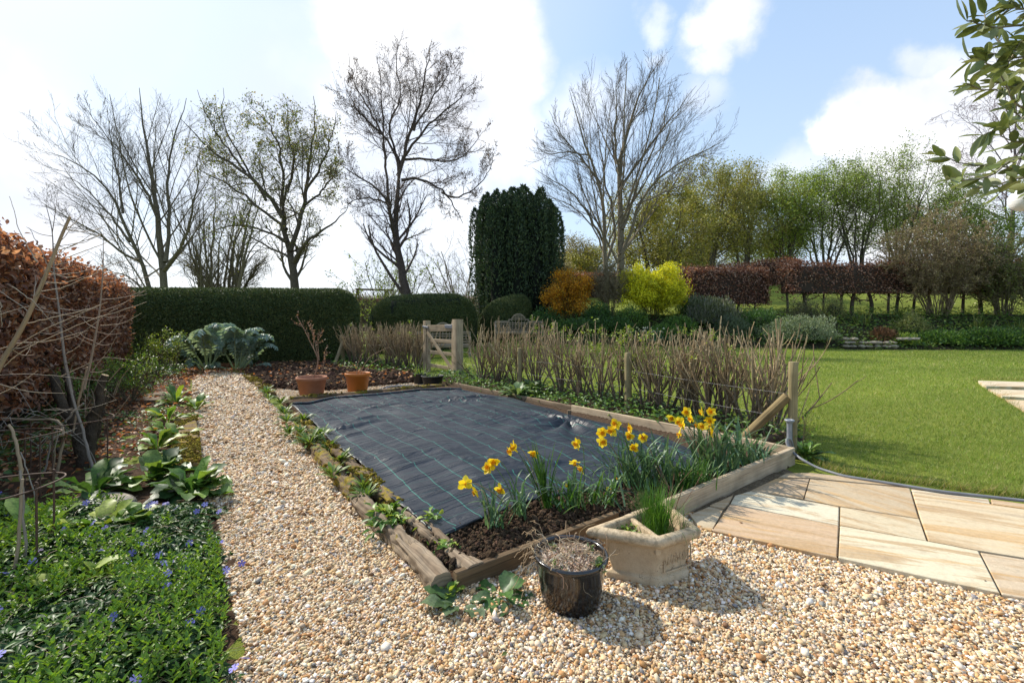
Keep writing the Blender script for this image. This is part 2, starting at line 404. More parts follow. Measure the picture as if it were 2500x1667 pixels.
M['wood_old'] = woodmat('weathered_timber', (.30, .225, .15), (.20, .145, .09), (.08, .055, .035))
M['wood_rot'] = woodmat('rotten_sleeper', (.34, .27, .19), (.22, .16, .105), (.06, .04, .025), .12, .95)
M['wood_moss'] = woodmat('mossy_sleeper', (.22, .16, .1), (.15, .1, .06), (.06, .04, .02), .42, .95)
M['wood_post'] = woodmat('round_post', (.36, .29, .17), (.27, .22, .12), (.15, .12, .06))
M['wood_grey'] = woodmat('bench_teak', (.34, .275, .195), (.26, .21, .15), (.15, .12, .08))
M['wood_gate'] = woodmat('gate_oak', (.45, .36, .24), (.35, .27, .17), (.2, .15, .1))
M['terra'] = objmat('terracotta', [(.3, (.36, .15, .08)), (.7, (.46, .21, .12))], 6, .75, .3, .25, .004, 60, usecol=False)
M['orange'] = objmat('orange_plastic', [(.3, (.5, .15, .022)), (.7, (.56, .18, .03))], 4, .45, .45, .05, .002, usecol=False)
M['blackpl'] = objmat('black_plastic', [(.3, (.012, .013, .014)), (.7, (.022, .023, .025))], 6, .5, .4, .1, .002, usecol=False)
M['rust'] = objmat('rusty_wire', [(.3, (.06, .035, .025)), (.7, (.14, .075, .045))], 60, .7, .4, .3, .002, usecol=False)
M['grey'] = objmat('grey_plastic', [(.3, (.15, .155, .165)), (.7, (.22, .225, .24))], 8, .5, .4, .1, .002, usecol=False)
M['zinc'] = objmat('galvanised', [(.3, (.20, .22, .25)), (.7, (.32, .34, .38))], 14, .5, .5, .1, .002, usecol=False, metal=.3)
M['iron'] = objmat('grey_iron', [(.3, (.2, .21, .23)), (.7, (.32, .33, .36))], 14, .5, .5, .1, .002, usecol=False, metal=.5)
M['wire'] = objmat('fence_wire', [(.3, (.25, .25, .25)), (.7, (.4, .4, .4))], 14, .5, .5, .1, .002, usecol=False, metal=.5)
M['stone'] = objmat('rubble_stone', [(.25, (.2, .17, .12)), (.5, (.34, .29, .22)), (.75, (.45, .41, .34))], 9, .9, .2, .8, .02)
M['white'] = objmat('white_lamp', [(.3, (.72, .72, .7)), (.7, (.8, .8, .79))], 10, .5, .4, .05, .001, usecol=False)
M['pebble'] = objmat('pebble', [(.25, .72), (.6, 1.05), (.85, 1.2)], 120, .65, .3, .2, .002)

def mat_ground():
    m, t = newmat('meadow_ground'); o = t.node('ShaderNodeTexCoord').outputs['Object']
    n1 = t.noise(o, .9, 4, .6); n2 = t.noise(o, 14, 4, .7); n3 = t.noise(o, 120, 3, .7)
    c = t.mix(t.mrange(n1, .3, .7), (.17, .21, .03), (.22, .25, .042)); c = t.mix(t.mrange(n2, .4, .7, 0, .45), c, (.11, .15, .018))
    c = t.mix(1., c, t.ramp(n3, [(.25, .55), (.6, 1.15)]), 'MULTIPLY')
    finish(t, c, .9, .15, (n3, .8, .02)); return m
def mat_gravel():
    m, t = newmat('gravel_bed'); o = t.node('ShaderNodeTexCoord').outputs['Object']
    v = t.node('ShaderNodeTexVoronoi'); v.inputs['Scale'].default_value = 85; t.link(o, v.inputs['Vector'])
    hs = t.node('ShaderNodeSeparateColor'); t.link(v.outputs['Color'], hs.inputs[0])
    c = t.ramp(hs.outputs[0], [(0, (.2, .13, .075)), (.18, (.36, .24, .13)), (.4, (.5, .38, .24)), (.6, (.56, .45, .31)), (.82, (.63, .55, .43)), (1., (.4, .36, .32))])
    dk = t.ramp(v.outputs['Distance'], [(.3, 1.), (.65, .35)])
    c = t.mix(1., c, dk, 'MULTIPLY')
    wv = t.noise(o, 1.6, 4); c = t.mix(t.mrange(wv, .55, .75, 0, .35), c, (.3, .2, .1), 'MULTIPLY')
    hgt = t.math('SUBTRACT', 1., v.outputs['Distance'])
    finish(t, c, .8, .2, (hgt, 1., .012)); return m
def mat_tarp():
    m, t = newmat('woven_membrane'); u = attr(t, 'guv'); o = t.node('ShaderNodeTexCoord').outputs['Object']
    s = t.node('ShaderNodeSeparateXYZ'); t.link(u, s.inputs[0]); fs = []
    for k, (sp, wd) in enumerate(((.235, .0068), (.30, .0045))):
        x = t.math('DIVIDE', s.outputs[k], sp); f = t.math('FRACT', x); f = t.math('ABSOLUTE', t.math('SUBTRACT', f, .5))
        fs.append(t.math('LESS_THAN', f, wd/sp*.5))
    ln = t.math('MAXIMUM', fs[0], t.math('MULTIPLY', fs[1], .4))
    dust = t.noise(o, 2.2, 6, .65); wv = t.noise(t.vmath('MULTIPLY', u, (260, 260, 1)), 1., 2)
    c = t.mix(t.mrange(dust, .45, .75, 0, .6), (.011, .016, .025), (.028, .036, .048))
    c = t.mix(ln, c, (.032, .19, .145))
    finish(t, c, t.mrange(dust, .35, .7, .36, .52), .5, (t.math('ADD', t.math('MULTIPLY', wv, .12), t.math('MULTIPLY', t.math('POWER', t.math('SUBTRACT', 1., t.math('ABSOLUTE', t.math('SUBTRACT', t.math('MULTIPLY', t.noise(t.vmath('MULTIPLY', u, (.55, 3.1, 1)), 1., 6, .5, dist=1.6), 2.), 1.))), 12.), 2.)), .45, .02)); return m
def mat_paving():
    m, t = newmat('sandstone_flags'); u = attr(t, 'guv'); o = t.node('ShaderNodeTexCoord').outputs['Object']
    b1 = t.noise(t.vmath('MULTIPLY', u, (1.1, 7.5, 1)), 1., 5, .6, dist=.9); b2 = t.noise(t.vmath('MULTIPLY', u, (1.6, 38, 1)), 1., 4, .6, dist=.5)
    b3 = t.noise(t.vmath('MULTIPLY', u, (.8, 3., 1)), 1., 3, .5, dist=1.5)
    c = t.mix(1., attr(t), (1.02, .98, .86), 'MULTIPLY')
    c = t.mix(t.mrange(b1, .42, .62, 0, .6), c, (.40, .24, .13), 'MULTIPLY') if False else t.mix(t.mrange(b1, .48, .6, 0, .8), c, (.40, .26, .13))
    b4 = t.noise(t.vmath('MULTIPLY', u, (.7, 5.5, 1)), 1.3, 3, .5, dist=.7); c = t.mix(t.mrange(b4, .55, .62, 0, .6), c, (.50, .30, .115)); c = t.mix(t.mrange(b3, .6, .72, 0, .55), c, (.29, .21, .14)); c = t.mix(t.mrange(b2, .42, .72, 0, .35), c, (.58, .50, .36))
    c = t.mix(1., c, t.ramp(t.noise(o, 45, 4, .7), [(.3, .86), (.7, 1.07)]), 'MULTIPLY')
    dirt = t.noise(o, 5, 5, .7); c = t.mix(t.mrange(dirt, .58, .8, 0, .5), c, (.24, .18, .12))
    finish(t, c, .75, .25, (t.math('ADD', b2, t.noise(o, 34, 5)), .45, .008)); return m
def mat_planter():
    m, t = newmat('cast_stone'); o = t.node('ShaderNodeTexCoord').outputs['Object']
    g = t.noise(o, 200, 3, .7); bl = t.noise(o, 7, 5, .65); vor = t.node('ShaderNodeTexVoronoi', feature='DISTANCE_TO_EDGE')
    vor.inputs['Scale'].default_value = 17; t.link(t.vmath('ADD', t.vmath('MULTIPLY', o, (1, 1, .45)), t.scale(t.noise(o, 14, 3, color=True), .12)), vor.inputs['Vector'])
    crk = t.mrange(vor.outputs['Distance'], .0, .018, 1., 0.)
    c = t.ramp(bl, [(.3, (.43, .32, .2)), (.6, (.56, .44, .29)), (.8, (.62, .51, .37))])
    zs = t.node('ShaderNodeSeparateXYZ'); t.link(o, zs.inputs[0])
    lich = t.math('MULTIPLY', t.mrange(t.noise(o, 26, 6, .7), .44, .6), t.mrange(zs.outputs[2], .2, .3))
    c = t.mix(t.math('MULTIPLY', lich, .6), c, (.16, .13, .075)); c = t.mix(t.math('MULTIPLY', crk, t.mrange(t.noise(o, 5, 2), .4, .55, 0, .85)), c, (.14, .09, .05))
    c = t.mix(1., c, t.ramp(g, [(.3, .85), (.7, 1.1)]), 'MULTIPLY')
    finish(t, c, .9, .15, (t.math('SUBTRACT', g, t.math('MULTIPLY', crk, .6)), .5, .004)); return m
def mat_glaze():
    m, t = newmat('black_glaze'); u = attr(t, 'guv')
    st = t.noise(t.vmath('MULTIPLY', u, (60, 5, 0)), 1., 5, .7); b = t.noise(t.vmath('MULTIPLY', u, (9, 6, 0)), 1., 4)
    c = t.mix(t.math('MULTIPLY', t.mrange(st, .5, .75), t.mrange(b, .35, .6)), (.008, .007, .007), (.055, .03, .015))
    finish(t, c, .16, .6, (st, .05, .002), coat=.5); return m
M['ground'] = mat_ground(); M['gravel'] = mat_gravel(); M['tarp'] = mat_tarp(); M['paving'] = mat_paving(); M['planter'] = mat_planter(); M['glaze'] = mat_glaze()

# ------------------------------------------------------------------ setting: ground, gravel, beds, paving
def inpoly(x, y, poly_):
    p = np.asarray(poly_)[:, :2]; r = np.zeros(len(x), bool); j = len(p)-1
    for i in range(len(p)):
        c = ((p[i, 1] > y) != (p[j, 1] > y)) & (x < (p[j, 0]-p[i, 0])*(y-p[i, 1])/(p[j, 1]-p[i, 1]+1e-12)+p[i, 0]); r ^= c; j = i
    return r
def scatter(rg, poly_, dens):
    p = np.asarray(poly_)[:, :2]; lo, hi = p.min(0), p.max(0); n = int(dens*np.prod(hi-lo))
    x = rg.uniform(lo[0], hi[0], n); y = rg.uniform(lo[1], hi[1], n); k = inpoly(x, y, p); return x[k], y[k]
def view(x, y, m=60):
    px = x/np.maximum(y, .05)*FO+HX; return (y > .3) & (px > -m) & (px < 2500+m)
def sheet(name, poly_, z, m, col, bump=0., seed=0, step=.12, edge=.0, kind='structure', bf=5.):
    """a flat sheet filling a ground polygon: gridded inside, edges dropped below ground"""
    p = np.asarray(poly_, float)[:, :2]; lo, hi = p.min(0)-step, p.max(0)+step
    xs = np.arange(lo[0], hi[0]+step, step); ys = np.arange(lo[1], hi[1]+step, step); X, Y = np.meshgrid(xs, ys)
    ins = inpoly(X.ravel(), Y.ravel(), p)
    Z = z+H(X, Y).ravel()+bump*vnoise(np.stack([X.ravel()*bf, Y.ravel()*bf], 1), seed)
    Z = np.where(ins, Z, H(X, Y).ravel()-.03)
    nx, ny = len(xs), len(ys); idx = np.arange(nx*ny).reshape(ny, nx)
    q = np.stack([idx[:-1, :-1], idx[:-1, 1:], idx[1:, 1:], idx[1:, :-1]], -1).reshape(-1, 4)
    q = q[ins[q].any(1)]
    mb = MB().add(np.stack([X.ravel(), Y.ravel(), Z], 1), q, col); o = solo(name, mb, m, kind=kind); return o
def gg(*pts, z=0.): return [G(a, b, z) for a, b in pts]

yy = np.concatenate([np.linspace(-12, 40, 200), np.geomspace(40.5, 900, 40)]); xx = np.concatenate([-np.geomspace(900, 40, 30), np.linspace(-39, 39, 200), np.geomspace(40, 900, 30)])
X_, Y_ = np.meshgrid(xx, yy); idx = np.arange(X_.size).reshape(X_.shape)
solo('ground', MB().add(np.stack([X_, Y_, H(X_, Y_)], -1).reshape(-1, 3), np.stack([idx[:-1, :-1], idx[:-1, 1:], idx[1:, 1:], idx[1:, :-1]], -1).reshape(-1, 4)), M['ground'], kind='structure')

BED_FL, BED_FR = G(1115, 1444), G(1938, 1135); BED_BL, BED_BR = G(690, 985), G(1112, 950)
RED_LEAF = [(.3, .13, .05), (.22, .09, .04), (.4, .22, .1), (.16, .07, .035), (.45, .28, .15)]
GRAVEL = gg((470, 925), (520, 903), (600, 915), (660, 985), (800, 1110), (960, 1300), (1116, 1440), (1300, 1380), (1660, 1245), (1720, 1260), (2500, 1452), (2900, 1540))+[A(6, -1, 0), A(-3, -1, 0), A(-1.3, 1.2, 0)]+gg((600, 1600), (545, 1390), (530, 1240), (440, 1210), (465, 1139), (468, 1030))
solo_g = sheet('gravel_path', GRAVEL, .006, M['gravel'], (1, 1, 1), .012, 3, .1, bf=2.)
BACKGRAVEL = gg((640, 950), (700, 925), (1010, 917), (1060, 925), (1100, 960), (900, 970), (720, 1000))
sheet('gravel_strip', BACKGRAVEL, .010, M['gravel'], (1, 1, 1), .01, 4, .12, bf=2.)
LEFTBED = [A(-3.2, 1.0, 0), A(-1.2, 1.0, 0)]+gg((625, 1640), (585, 1390), (570, 1240), (460, 1200), (462, 1139), (466, 1030), (466, 930), (520, 898), (600, 905), (660, 890), (560, 872), (300, 872))+[A(-13.5, 14.6, 0), A(-7.0, 4.0, 0)]
sheet('left_bed_soil', LEFTBED, .012, M['litter'], (.085, .05, .03), .03, 5, .1)
REARBED = gg((600, 912), (650, 950), (780, 957), (1015, 935), (1030, 905), (850, 885), (640, 885))
sheet('rear_bed_soil', REARBED, .035, M['soil'], (.085, .05, .032), .06, 6, .06, bf=9.)
FRONTBED = [BED_FL, BED_FR, BED_BR, BED_BL]
sheet('raised_bed_soil', FRONTBED, .075, M['soil'], (.105, .068, .043), .02, 7, .045, bf=9.)
VERGE = [G(1700, 1082), G(1940, 1112), G(1960, 1080), G(1560, 985), G(1280, 945), G(1130, 915), G(1060, 930), G(1112, 950), G(1390, 1012)]
sheet('verge_soil', VERGE, .05, M['soil'], (.07, .05, .03), .04, 8, .1)

# crumbs of soil and pebbles as solid little stones
ICO = None
def ico():
    p = (1+5**.5)/2
    V = nrm(np.array([(-1, p, 0), (1, p, 0), (-1, -p, 0), (1, -p, 0), (0, -1, p), (0, 1, p), (0, -1, -p), (0, 1, -p), (p, 0, -1), (p, 0, 1), (-p, 0, -1), (-p, 0, 1)], float))
    Fc = np.array([(0, 11, 5), (0, 5, 1), (0, 1, 7), (0, 7, 10), (0, 10, 11), (1, 5, 9), (5, 11, 4), (11, 10, 2), (10, 7, 6), (7, 1, 8), (3, 9, 4), (3, 4, 2), (3, 2, 6), (3, 6, 8), (3, 8, 9), (4, 9, 5), (2, 4, 11), (6, 2, 10), (8, 6, 7), (9, 8, 1)])
    return V, Fc
IV, IF = ico()
def stones(mb, rg, pos, size, col, flat=(.55, .85), tilt=.35, jit=.22):
    N = len(pos); s3 = np.stack([rg.uniform(.8, 1.3, N), rg.uniform(.65, 1., N), rg.uniform(*flat, N)], 1)*np.asarray(size)[:, None]
    V = IV[None]*(1+rg.uniform(-jit, jit, (N, 12, 1)))*s3[:, None]
    z = nrm(np.stack([rg.normal(0, tilt, N), rg.normal(0, tilt, N), np.ones(N)], 1)); a = rg.uniform(0, 6.28, N)
    x = nrm(np.stack([np.cos(a), np.sin(a), 0*a], 1)); x = nrm(x-z*(x*z).sum(1, keepdims=True)); y = np.cross(z, x)
    V = pos[:, None]+V[..., 0:1]*x[:, None]+V[..., 1:2]*y[:, None]+V[..., 2:3]*z[:, None]
    mb.add(V.reshape(-1, 3), (IF[None]+np.arange(N)[:, None, None]*12).reshape(-1, 3), np.repeat(col, 12, 0)); return mb
PEB = [(.52, .37, .20), (.57, .44, .28), (.62, .53, .39), (.44, .27, .12), (.35, .18, .065), (.17, .095, .045), (.22, .20, .18), (.68, .62, .52), (.40, .30, .19)]
PEBP = [.2, .2, .13, .14, .09, .06, .05, .06, .07]
rg = np.random.default_rng(11); mb = MB()
notbed = [BED_FL+A(.0, .02, 0), BED_FR, A(4.4, 3.7, 0), A(3.4, 2.5, 0)]
for y0, y1, dens, sz in ((1.5, 2.4, 19500, .0066), (2.4, 3.4, 14500, .0072), (3.4, 5.2, 8000, .0088), (5.2, 8.6, 3800, .012), (8.6, 13, 1500, .018)):
    x, y = scatter(rg, GRAVEL, dens); k = (y >= y0) & (y < y1) & view(x, y, 30); x, y = x[k], y[k]
    k = ~inpoly(x, y, FRONTBED); x, y = x[k], y[k]
    N = len(x); s = sz*rg.lognormal(0, .36, N)
    z = .006+.012*vnoise(np.stack([x*2, y*2], 1), 3)+s*rg.uniform(.0, .75, N)
    c = pick(rg, PEB, N, PEBP)*A(1.22, 1.23, 1.28); patch = vnoise(np.stack([x*1.1, y*1.1], 1), 77); c *= (1+.14*patch)[:, None]
    stones(mb, rg, np.stack([x, y, z], 1), s, np.clip(c, 0, 1), (.32, .7), .5, .3)
x, y = scatter(rg, BACKGRAVEL, 1500); s = np.full(len(x), .014); stones(mb, rg, np.stack([x, y, .012+0*x], 1), s, pick(rg, PEB, len(x), PEBP))
solo('gravel', mb, M['pebble'], 'loose cream and honey coloured gravel', 'gravel', kind='stuff')
print('gravel', mb.n)

def clods(name, poly_, dens, sz, z, col, seed, lo=None):
    rg = np.random.default_rng(seed); x, y = scatter(rg, poly_, dens); k = view(x, y, 20); x, y = x[k], y[k]
    if lo is not None: k = lo(x, y); x, y = x[k], y[k]
    s = sz*rg.lognormal(0, .5, len(x)); m_ = MB()
    stones(m_, rg, np.stack([x, y, z+.03*vnoise(np.stack([x*9, y*9], 1), 7)+s*.2], 1), s, jcol(rg, col, len(x), .4), (.6, 1.), .6, .3)
    return solo(name, m_, M['soil'], kind='stuff', smooth=False)
TARP_F = [(1075, 1308), (1150, 1275), (1310, 1214), (1490, 1190), (1600, 1160), (1745, 1128)]
tfy = np.array([G(a, b, .1)[:2] for a, b in TARP_F])
clods('soil_crumbs', FRONTBED, 4200, .0085, .09, (.11, .072, .045), 21, lambda x, y: y < np.interp(x, tfy[:, 0], tfy[:, 1])+.05)
clods('rear_soil_crumbs', REARBED, 500, .024, .05, (.085, .05, .032), 22)

# leaf litter: fallen beech leaves
def litter(name, poly_, dens, seed, z=.03, L=.06, cols=RED_LEAF):
    rg = np.random.default_rng(seed); x, y = scatter(rg, poly_, dens); k = view(x, y, 30); x, y = x[k], y[k]; N = len(x)
    m_ = MB(); a = rg.uniform(0, 6.28, N); d = np.stack([np.cos(a), np.sin(a), rg.normal(0, .25, N)], 1)
    leaves(m_, np.stack([x, y, z+rg.uniform(0, .03, N)], 1), d, nrm(np.stack([rg.normal(0, .5, N), rg.normal(0, .5, N), np.ones(N)], 1)), L*rg.uniform(.6, 1.2, N), L*.6*rg.uniform(.7, 1.1, N), LENS, pick(rg, cols, N, None, .3))
    return solo(name, m_, M['beech'], kind='stuff')
litter('leaf_litter', gg((0, 1180), (330, 1130), (462, 1040), (466, 925), (600, 905), (640, 893), (300, 878), (150, 930), (0, 990)), 150, 31)
litter('rear_leaf_litter', REARBED, 16, 32, .09, .09, [(.45, .28, .14), (.35, .17, .07), (.5, .36, .2)])
litter('path_end_litter', gg((430, 925), (470, 930), (520, 912), (610, 915), (640, 900), (560, 888), (440, 895)), 170, 33, .03, .07)

litter('fallen_leaves', GRAVEL, 5, 34, .022, .03, [(.2, .12, .06), (.3, .2, .1), (.12, .08, .05), (.1, .16, .03)])
# paving: riven sandstone flags, each cut from its outline, laid with narrow joints
def c8(x, y): return G(1650+x/2.613, 850+y/2.613, .03)
FL = [([(475, 907), (640, 828), (853, 832), (815, 960)], (.36, .28, .21), 1.2), ([(855, 834), (1494, 892), (1553, 1086), (1047, 1008), (817, 962)], (.44, .36, .27), -.9),
      ([(700, 800), (853, 796), (1250, 842), (1494, 888), (1200, 862), (853, 829), (650, 825)], (.42, .34, .25), .1),
      ([(372, 938), (473, 908), (1045, 1010), (1042, 1128), (345, 990)], (.60, .56, .47), .2), ([(342, 995), (1042, 1132), (1032, 1337), (230, 1163)], (.48, .35, .25), .25),
      ([(215, 1005), (365, 940), (340, 992), (305, 1027)], (.42, .32, .22), .8), ([(85, 1060), (212, 1008), (303, 1030), (228, 1162), (150, 1140)], (.45, .38, .29), .6),
      ([(1047, 1012), (1555, 1090), (1605, 1230), (1045, 1130)], (.53, .46, .35), -.4), ([(1044, 1135), (1607, 1234), (1933, 1296), (2072, 1566), (1034, 1338)], (.60, .55, .44), .3),
      ([(1496, 892), (2000, 962), (2010, 992), (1503, 912)], (.62, .6, .54), .2), ([(2004, 963), (2700, 1062), (2720, 1102), (2014, 993)], (.46, .34, .24), .25),
      ([(1505, 916), (2012, 996), (2720, 1106), (2850, 1440), (1935, 1292), (1610, 1231), (1557, 1087)], (.55, .46, .34), .18),
      ([(1938, 1298), (2850, 1444), (3000, 1720), (2077, 1567)], (.50, .41, .32), .22), ([(2722, 1070), (3900, 1240), (4100, 1640), (2854, 1440)], (.52, .45, .35), .2), ([(2856, 1446), (4100, 1645), (4400, 2000), (3004, 1720)], (.55, .5, .4), .3)]
mb = MB()
for i, (pts, col, rot) in enumerate(FL):
    p = np.array([c8(*q) for q in pts]); cen = p.mean(0); q = cen+(p-cen)*(1-.0042/np.linalg.norm(p-cen, axis=1))[:, None]
    if np.cross(*(q[1:3]-q[:1])[:, :2]) < 0: q = q[::-1]
    n = len(q); z = .03+.003*(i % 3)
    # bevelled flag: bottom, lower rim, inset top subdivided as a fan of rings
    rings = [np.column_stack([q[:, :2], np.full(n, -.02)]), np.column_stack([q[:, :2], np.full(n, z-.004)])]
    for f_, dz in ((.985, 0), (.6, .0015), (.25, .001)): rings.append(np.column_stack([cen[:2]+(q[:, :2]-cen[:2])*f_, np.full(n, z+dz)]))
    V = np.vstack(rings+[np.array([[cen[0], cen[1], z+.001]])]); Fq = []; Ft = []
    for r in range(4):
        for k in range(n): Fq.append((r*n+k, r*n+(k+1) % n, (r+1)*n+(k+1) % n, (r+1)*n+k))
    for k in range(n): Ft.append((4*n+k, 4*n+(k+1) % n, 5*n))
    ang = math.atan2(-.62, 1.)+rot*.6; uu = V[:, :2]@np.array([[math.cos(ang), -math.sin(ang)], [math.sin(ang), math.cos(ang)]])
    mb.add(V, [np.array(Fq), np.array(Ft)], col, np.column_stack([uu, np.full(len(V), i*3.7)]))
solo('paving', mb, M['paving'], kind='structure', smooth=False)
sheet('paving_bed', [c8(-30, 1070), c8(560, 790), c8(690, 755), c8(853, 800), c8(1494, 888), c8(3900, 1235), c8(4400, 1990), c8(2100, 1567), c8(1034, 1333), c8(235, 1160)], .021, M['soil'], (.22, .17, .11), .0, 9, .1)

# ------------------------------------------------------------------ raised bed: boards and sleepers
UL = nrm(BED_BL-BED_FL); NL = A(UL[1], -UL[0], 0); NL = NL if NL[0] > 0 else -NL     # along the path side; into the bed
UF = nrm(BED_FR-BED_FL); LF_ = np.linalg.norm(BED_FR-BED_FL)
UR = nrm(BED_BR-BED_FR)
def dense(p, k): return np.concatenate([p[i]+(p[(i+1) % len(p)]-p[i])*np.linspace(0, 1, k+1)[:-1, None] if np.linalg.norm(p[(i+1) % len(p)]-p[i]) > .02 else p[i:i+1] for i in range(len(p))])
def board(name, p0, p1, w_, h_, m, label, cat='board', r=.006, jit=.002, seed=1, col=(1, 1, 1), group=None, n=14, jfreq=6., sag=0.):
    p0 = np.asarray(p0, float); p1 = np.asarray(p1, float); t = np.linspace(0, 1, n)[:, None]
    pth = p0+(p1-p0)*t; pth[:, 2] += sag*np.sin(t[:, 0]*7+seed)
    mb = MB(); loft(mb, pth, rrect(w_, h_, r) if jit < .03 else dense(rrect(w_, h_, r), 5), (0, 0, 1), col, True, jit, seed, jfreq)
    return solo(name, mb, m, label, cat, group)
board('edging_board', BED_FL+A(0, 0, .045)-UF*.01, BED_FL+UF*1.25+A(0, 0, .075), .042, .135, M['wood_old'], 'short brown weathered board closing the bed behind the black pot', seed=3, col=(.82, .74, .62))
NB0 = G(1682, 1256, 0); UN = nrm(G(1938, 1135, 0)-NB0); NBI = A(-UN[1], UN[0], 0)*.022
board('edging_board', NB0-UN*.72+NBI+A(0, 0, .08), G(1938, 1135, 0)+UN*.03+NBI+A(0, 0, .082), .045, .178, M['wood_new'], 'long pale new timber board between the daffodils and the paving', seed=4, n=30)
board('edging_board', BED_FR+UR*.05+A(.03, 0, .09), BED_FR+UR*3.05+A(0, 0, .075), .045, .17, M['wood_new'], 'pale timber board behind the daffodils at the fence side of the sheet', seed=5, n=30)
board('edging_board', BED_FR+UR*3.07+A(.01, 0, .075), BED_BR+A(0, 0, .06), .05, .15, M['wood_old'], 'weathered board edging the sheet beside the nettles', seed=6, n=30, jit=.006)
p_ = G(1390, 1030, 0); mb = MB(); bar(mb, p_+A(0, 0, -.02), p_+A(.0, 0, .17), .05, .05, .006, 5, (0, 1, 0), jit=.004)
solo('wooden_peg', mb, M['wood_old'], 'short dark wooden peg against the bed board by the creased sheet', 'peg')
def sleeper(p0, p1, m, label, w_=.13, h_=.115, seed=1, jit=.014, n=40):
    return board('sleeper', p0, p1, w_, h_, m, label, 'sleeper', .025, jit, seed, n=n, jfreq=7., group='old sleepers edging the vegetable bed', sag=.006)
z_ = A(0, 0, .055)
S0, S1, S2, S3 = G(1080, 1402, .11)-z_, G(868, 1196, .11)-z_, G(1160, 1378, .12)-z_, G(968, 1226, .12)-z_
S4, S5 = G(722, 1034, .09)-z_, G(724, 1004, .115)-z_
sleeper(S0, S1, M['wood_rot'], 'rotten split sleeper right beside the gravel path with crumbling edge', seed=11, jit=.032, w_=.115, n=150)
sleeper(S2, S3, M['wood_rot'], 'rotten grey sleeper between the weedy gap and the bare soil', seed=12, w_=.105, jit=.031, n=130)
sleeper(S1+nrm(S4-S1)*.06, S4, M['wood_moss'], 'decayed mossy sleeper half buried in weeds beside the middle of the path', seed=13, jit=.04, w_=.11, n=150)
sleeper(S3+nrm(S5-S3)*.05, S5, M['wood_moss'], 'long mossy sleeper holding down the edge of the black sheet', seed=14, jit=.034, w_=.11, n=220)
sleeper(BED_BL+NL*.0+A(.1, 0.05, .05), BED_BR+A(-.25, 0.02, .05), M['wood_moss'], 'mossy sleeper along the far edge of the black sheet by the terracotta pots', seed=15)
sleeper(G(603, 920, .03), G(665, 965, .03), M['wood_moss'], 'yellow mossy sleeper end between the path and the dug soil', seed=16, jit=.02)
mb = MB(); q0, q1 = G(452, 1148, .04), G(455, 1026, .04)
loft(mb, poly([q0, q1], 30), rrect(.25, .11, .03), (0, 0, 1), (1.05, 1, .9), True, .02, 17, 6.)
solo('sleeper', mb, M['wood_moss'], 'broad sleeper thick with golden moss where the green weeds meet the path', 'sleeper')
# moss cushions on the sleepers (many small tufts)
def moss(name, p0, p1, w_, dens, z, seed, label, th=.0):
    rg = np.random.default_rng(seed); L = np.linalg.norm(p1-p0); n = int(dens*L*w_); t = rg.uniform(0, 1, n); s = rg.uniform(-.5, .5, n)*w_
    u = nrm(p1-p0); nn = A(-u[1], u[0], 0); p = p0+(p1-p0)*t[:, None]+nn*s[:, None]; k = vnoise(p[:, :2]*6, seed) > th; p = p[k]; n = len(p)
    m_ = MB(); p[:, 2] = z+rg.uniform(-.01, .015, n)
    stones(m_, rg, p, .011*rg.lognormal(0, .3, n), pick(rg, [(.27, .21, .025), (.36, .27, .03), (.19, .17, .025), (.17, .11, .025)], n, None, .25), (.5, 1.), .5, .35)
    o = solo(name, m_, M['soil'], label, 'moss', kind='stuff', smooth=False); return o
moss('moss', q0, q1, .26, 5200, .095, 41, 'golden moss on the broad sleeper')
moss('moss', S3, S5, .15, 3600, .118, 42, 'moss along the sheet edge', .2)
moss('moss', S1, S4, .2, 2600, .095, 43, 'moss along the path edge', .25)
moss('moss', G(603, 920, .03), G(665, 965, .03), .25, 1500, .10, 44, 'moss by the dug soil', -.1)
moss('moss', BED_BL+A(.1, .05, 0), BED_BR+A(-.25, 0.02, 0), .12, 1500, .11, 45, 'moss on the far sleeper', .0)

# ------------------------------------------------------------------ the black weed sheet
def edge(pts, z, n): return poly([G(a, b, z) for a, b in pts], n)
nu, nv = 130, 210
Lft = edge([(714, 996), (760, 1026), (787, 1053), (818, 1084), (882, 1127), (904, 1153), (957, 1212), (1020, 1265), (1075, 1308)], .115, nv)
Rgt = edge([(1130, 950), (1184, 960), (1254, 969), (1310, 985), (1352, 994), (1398, 1008), (1505, 1032), (1625, 1056), (1765, 1116)], .14, nv)
Bk = edge([(714, 996), (808, 975), (914, 968), (1020, 955), (1130, 953)], .125, nu)
Fr = edge([(1075, 1308), (1150, 1275), (1310, 1214), (1490, 1190), (1600, 1160), (1745, 1128)], .10, nu)
u_ = np.linspace(0, 1, nu); v_ = np.linspace(0, 1, nv); Uu, Vv_ = np.meshgrid(u_, v_)
def coons(a, b, c, d): # left,right along v; back,front along u
    l = a[:, None]*(1-u_)[None, :, None]+b[:, None]*u_[None, :, None]; k = c[None]*(1-v_)[:, None, None]+d[None]*v_[:, None, None]
    bl = a[0]*((1-Uu)*(1-Vv_))[..., None]+b[0]*(Uu*(1-Vv_))[..., None]+a[-1]*((1-Uu)*Vv_)[..., None]+b[-1]*(Uu*Vv_)[..., None]
    return l+k-bl
Sg = coons(Lft, Rgt, Bk, Fr); LU, LV = 3.1, 6.0
fl = np.stack([Uu.ravel()*LU, Vv_.ravel()*LV], 1)
wr = .04*vnoise(fl*1.3, 51)+.012*vnoise(fl*3.1, 66)
ph = fl[:, 1]*6.5+3.2*vnoise(fl*[.9, .6], 52)*2+.5*fl[:, 0]; amp = np.clip(vnoise(fl*[.8, 1.3], 53)*1.6+.1, 0, 1.3)
wr += .065*amp*(1-np.abs(np.sin(ph)))**4*1.2                              # long creases lying across the sheet
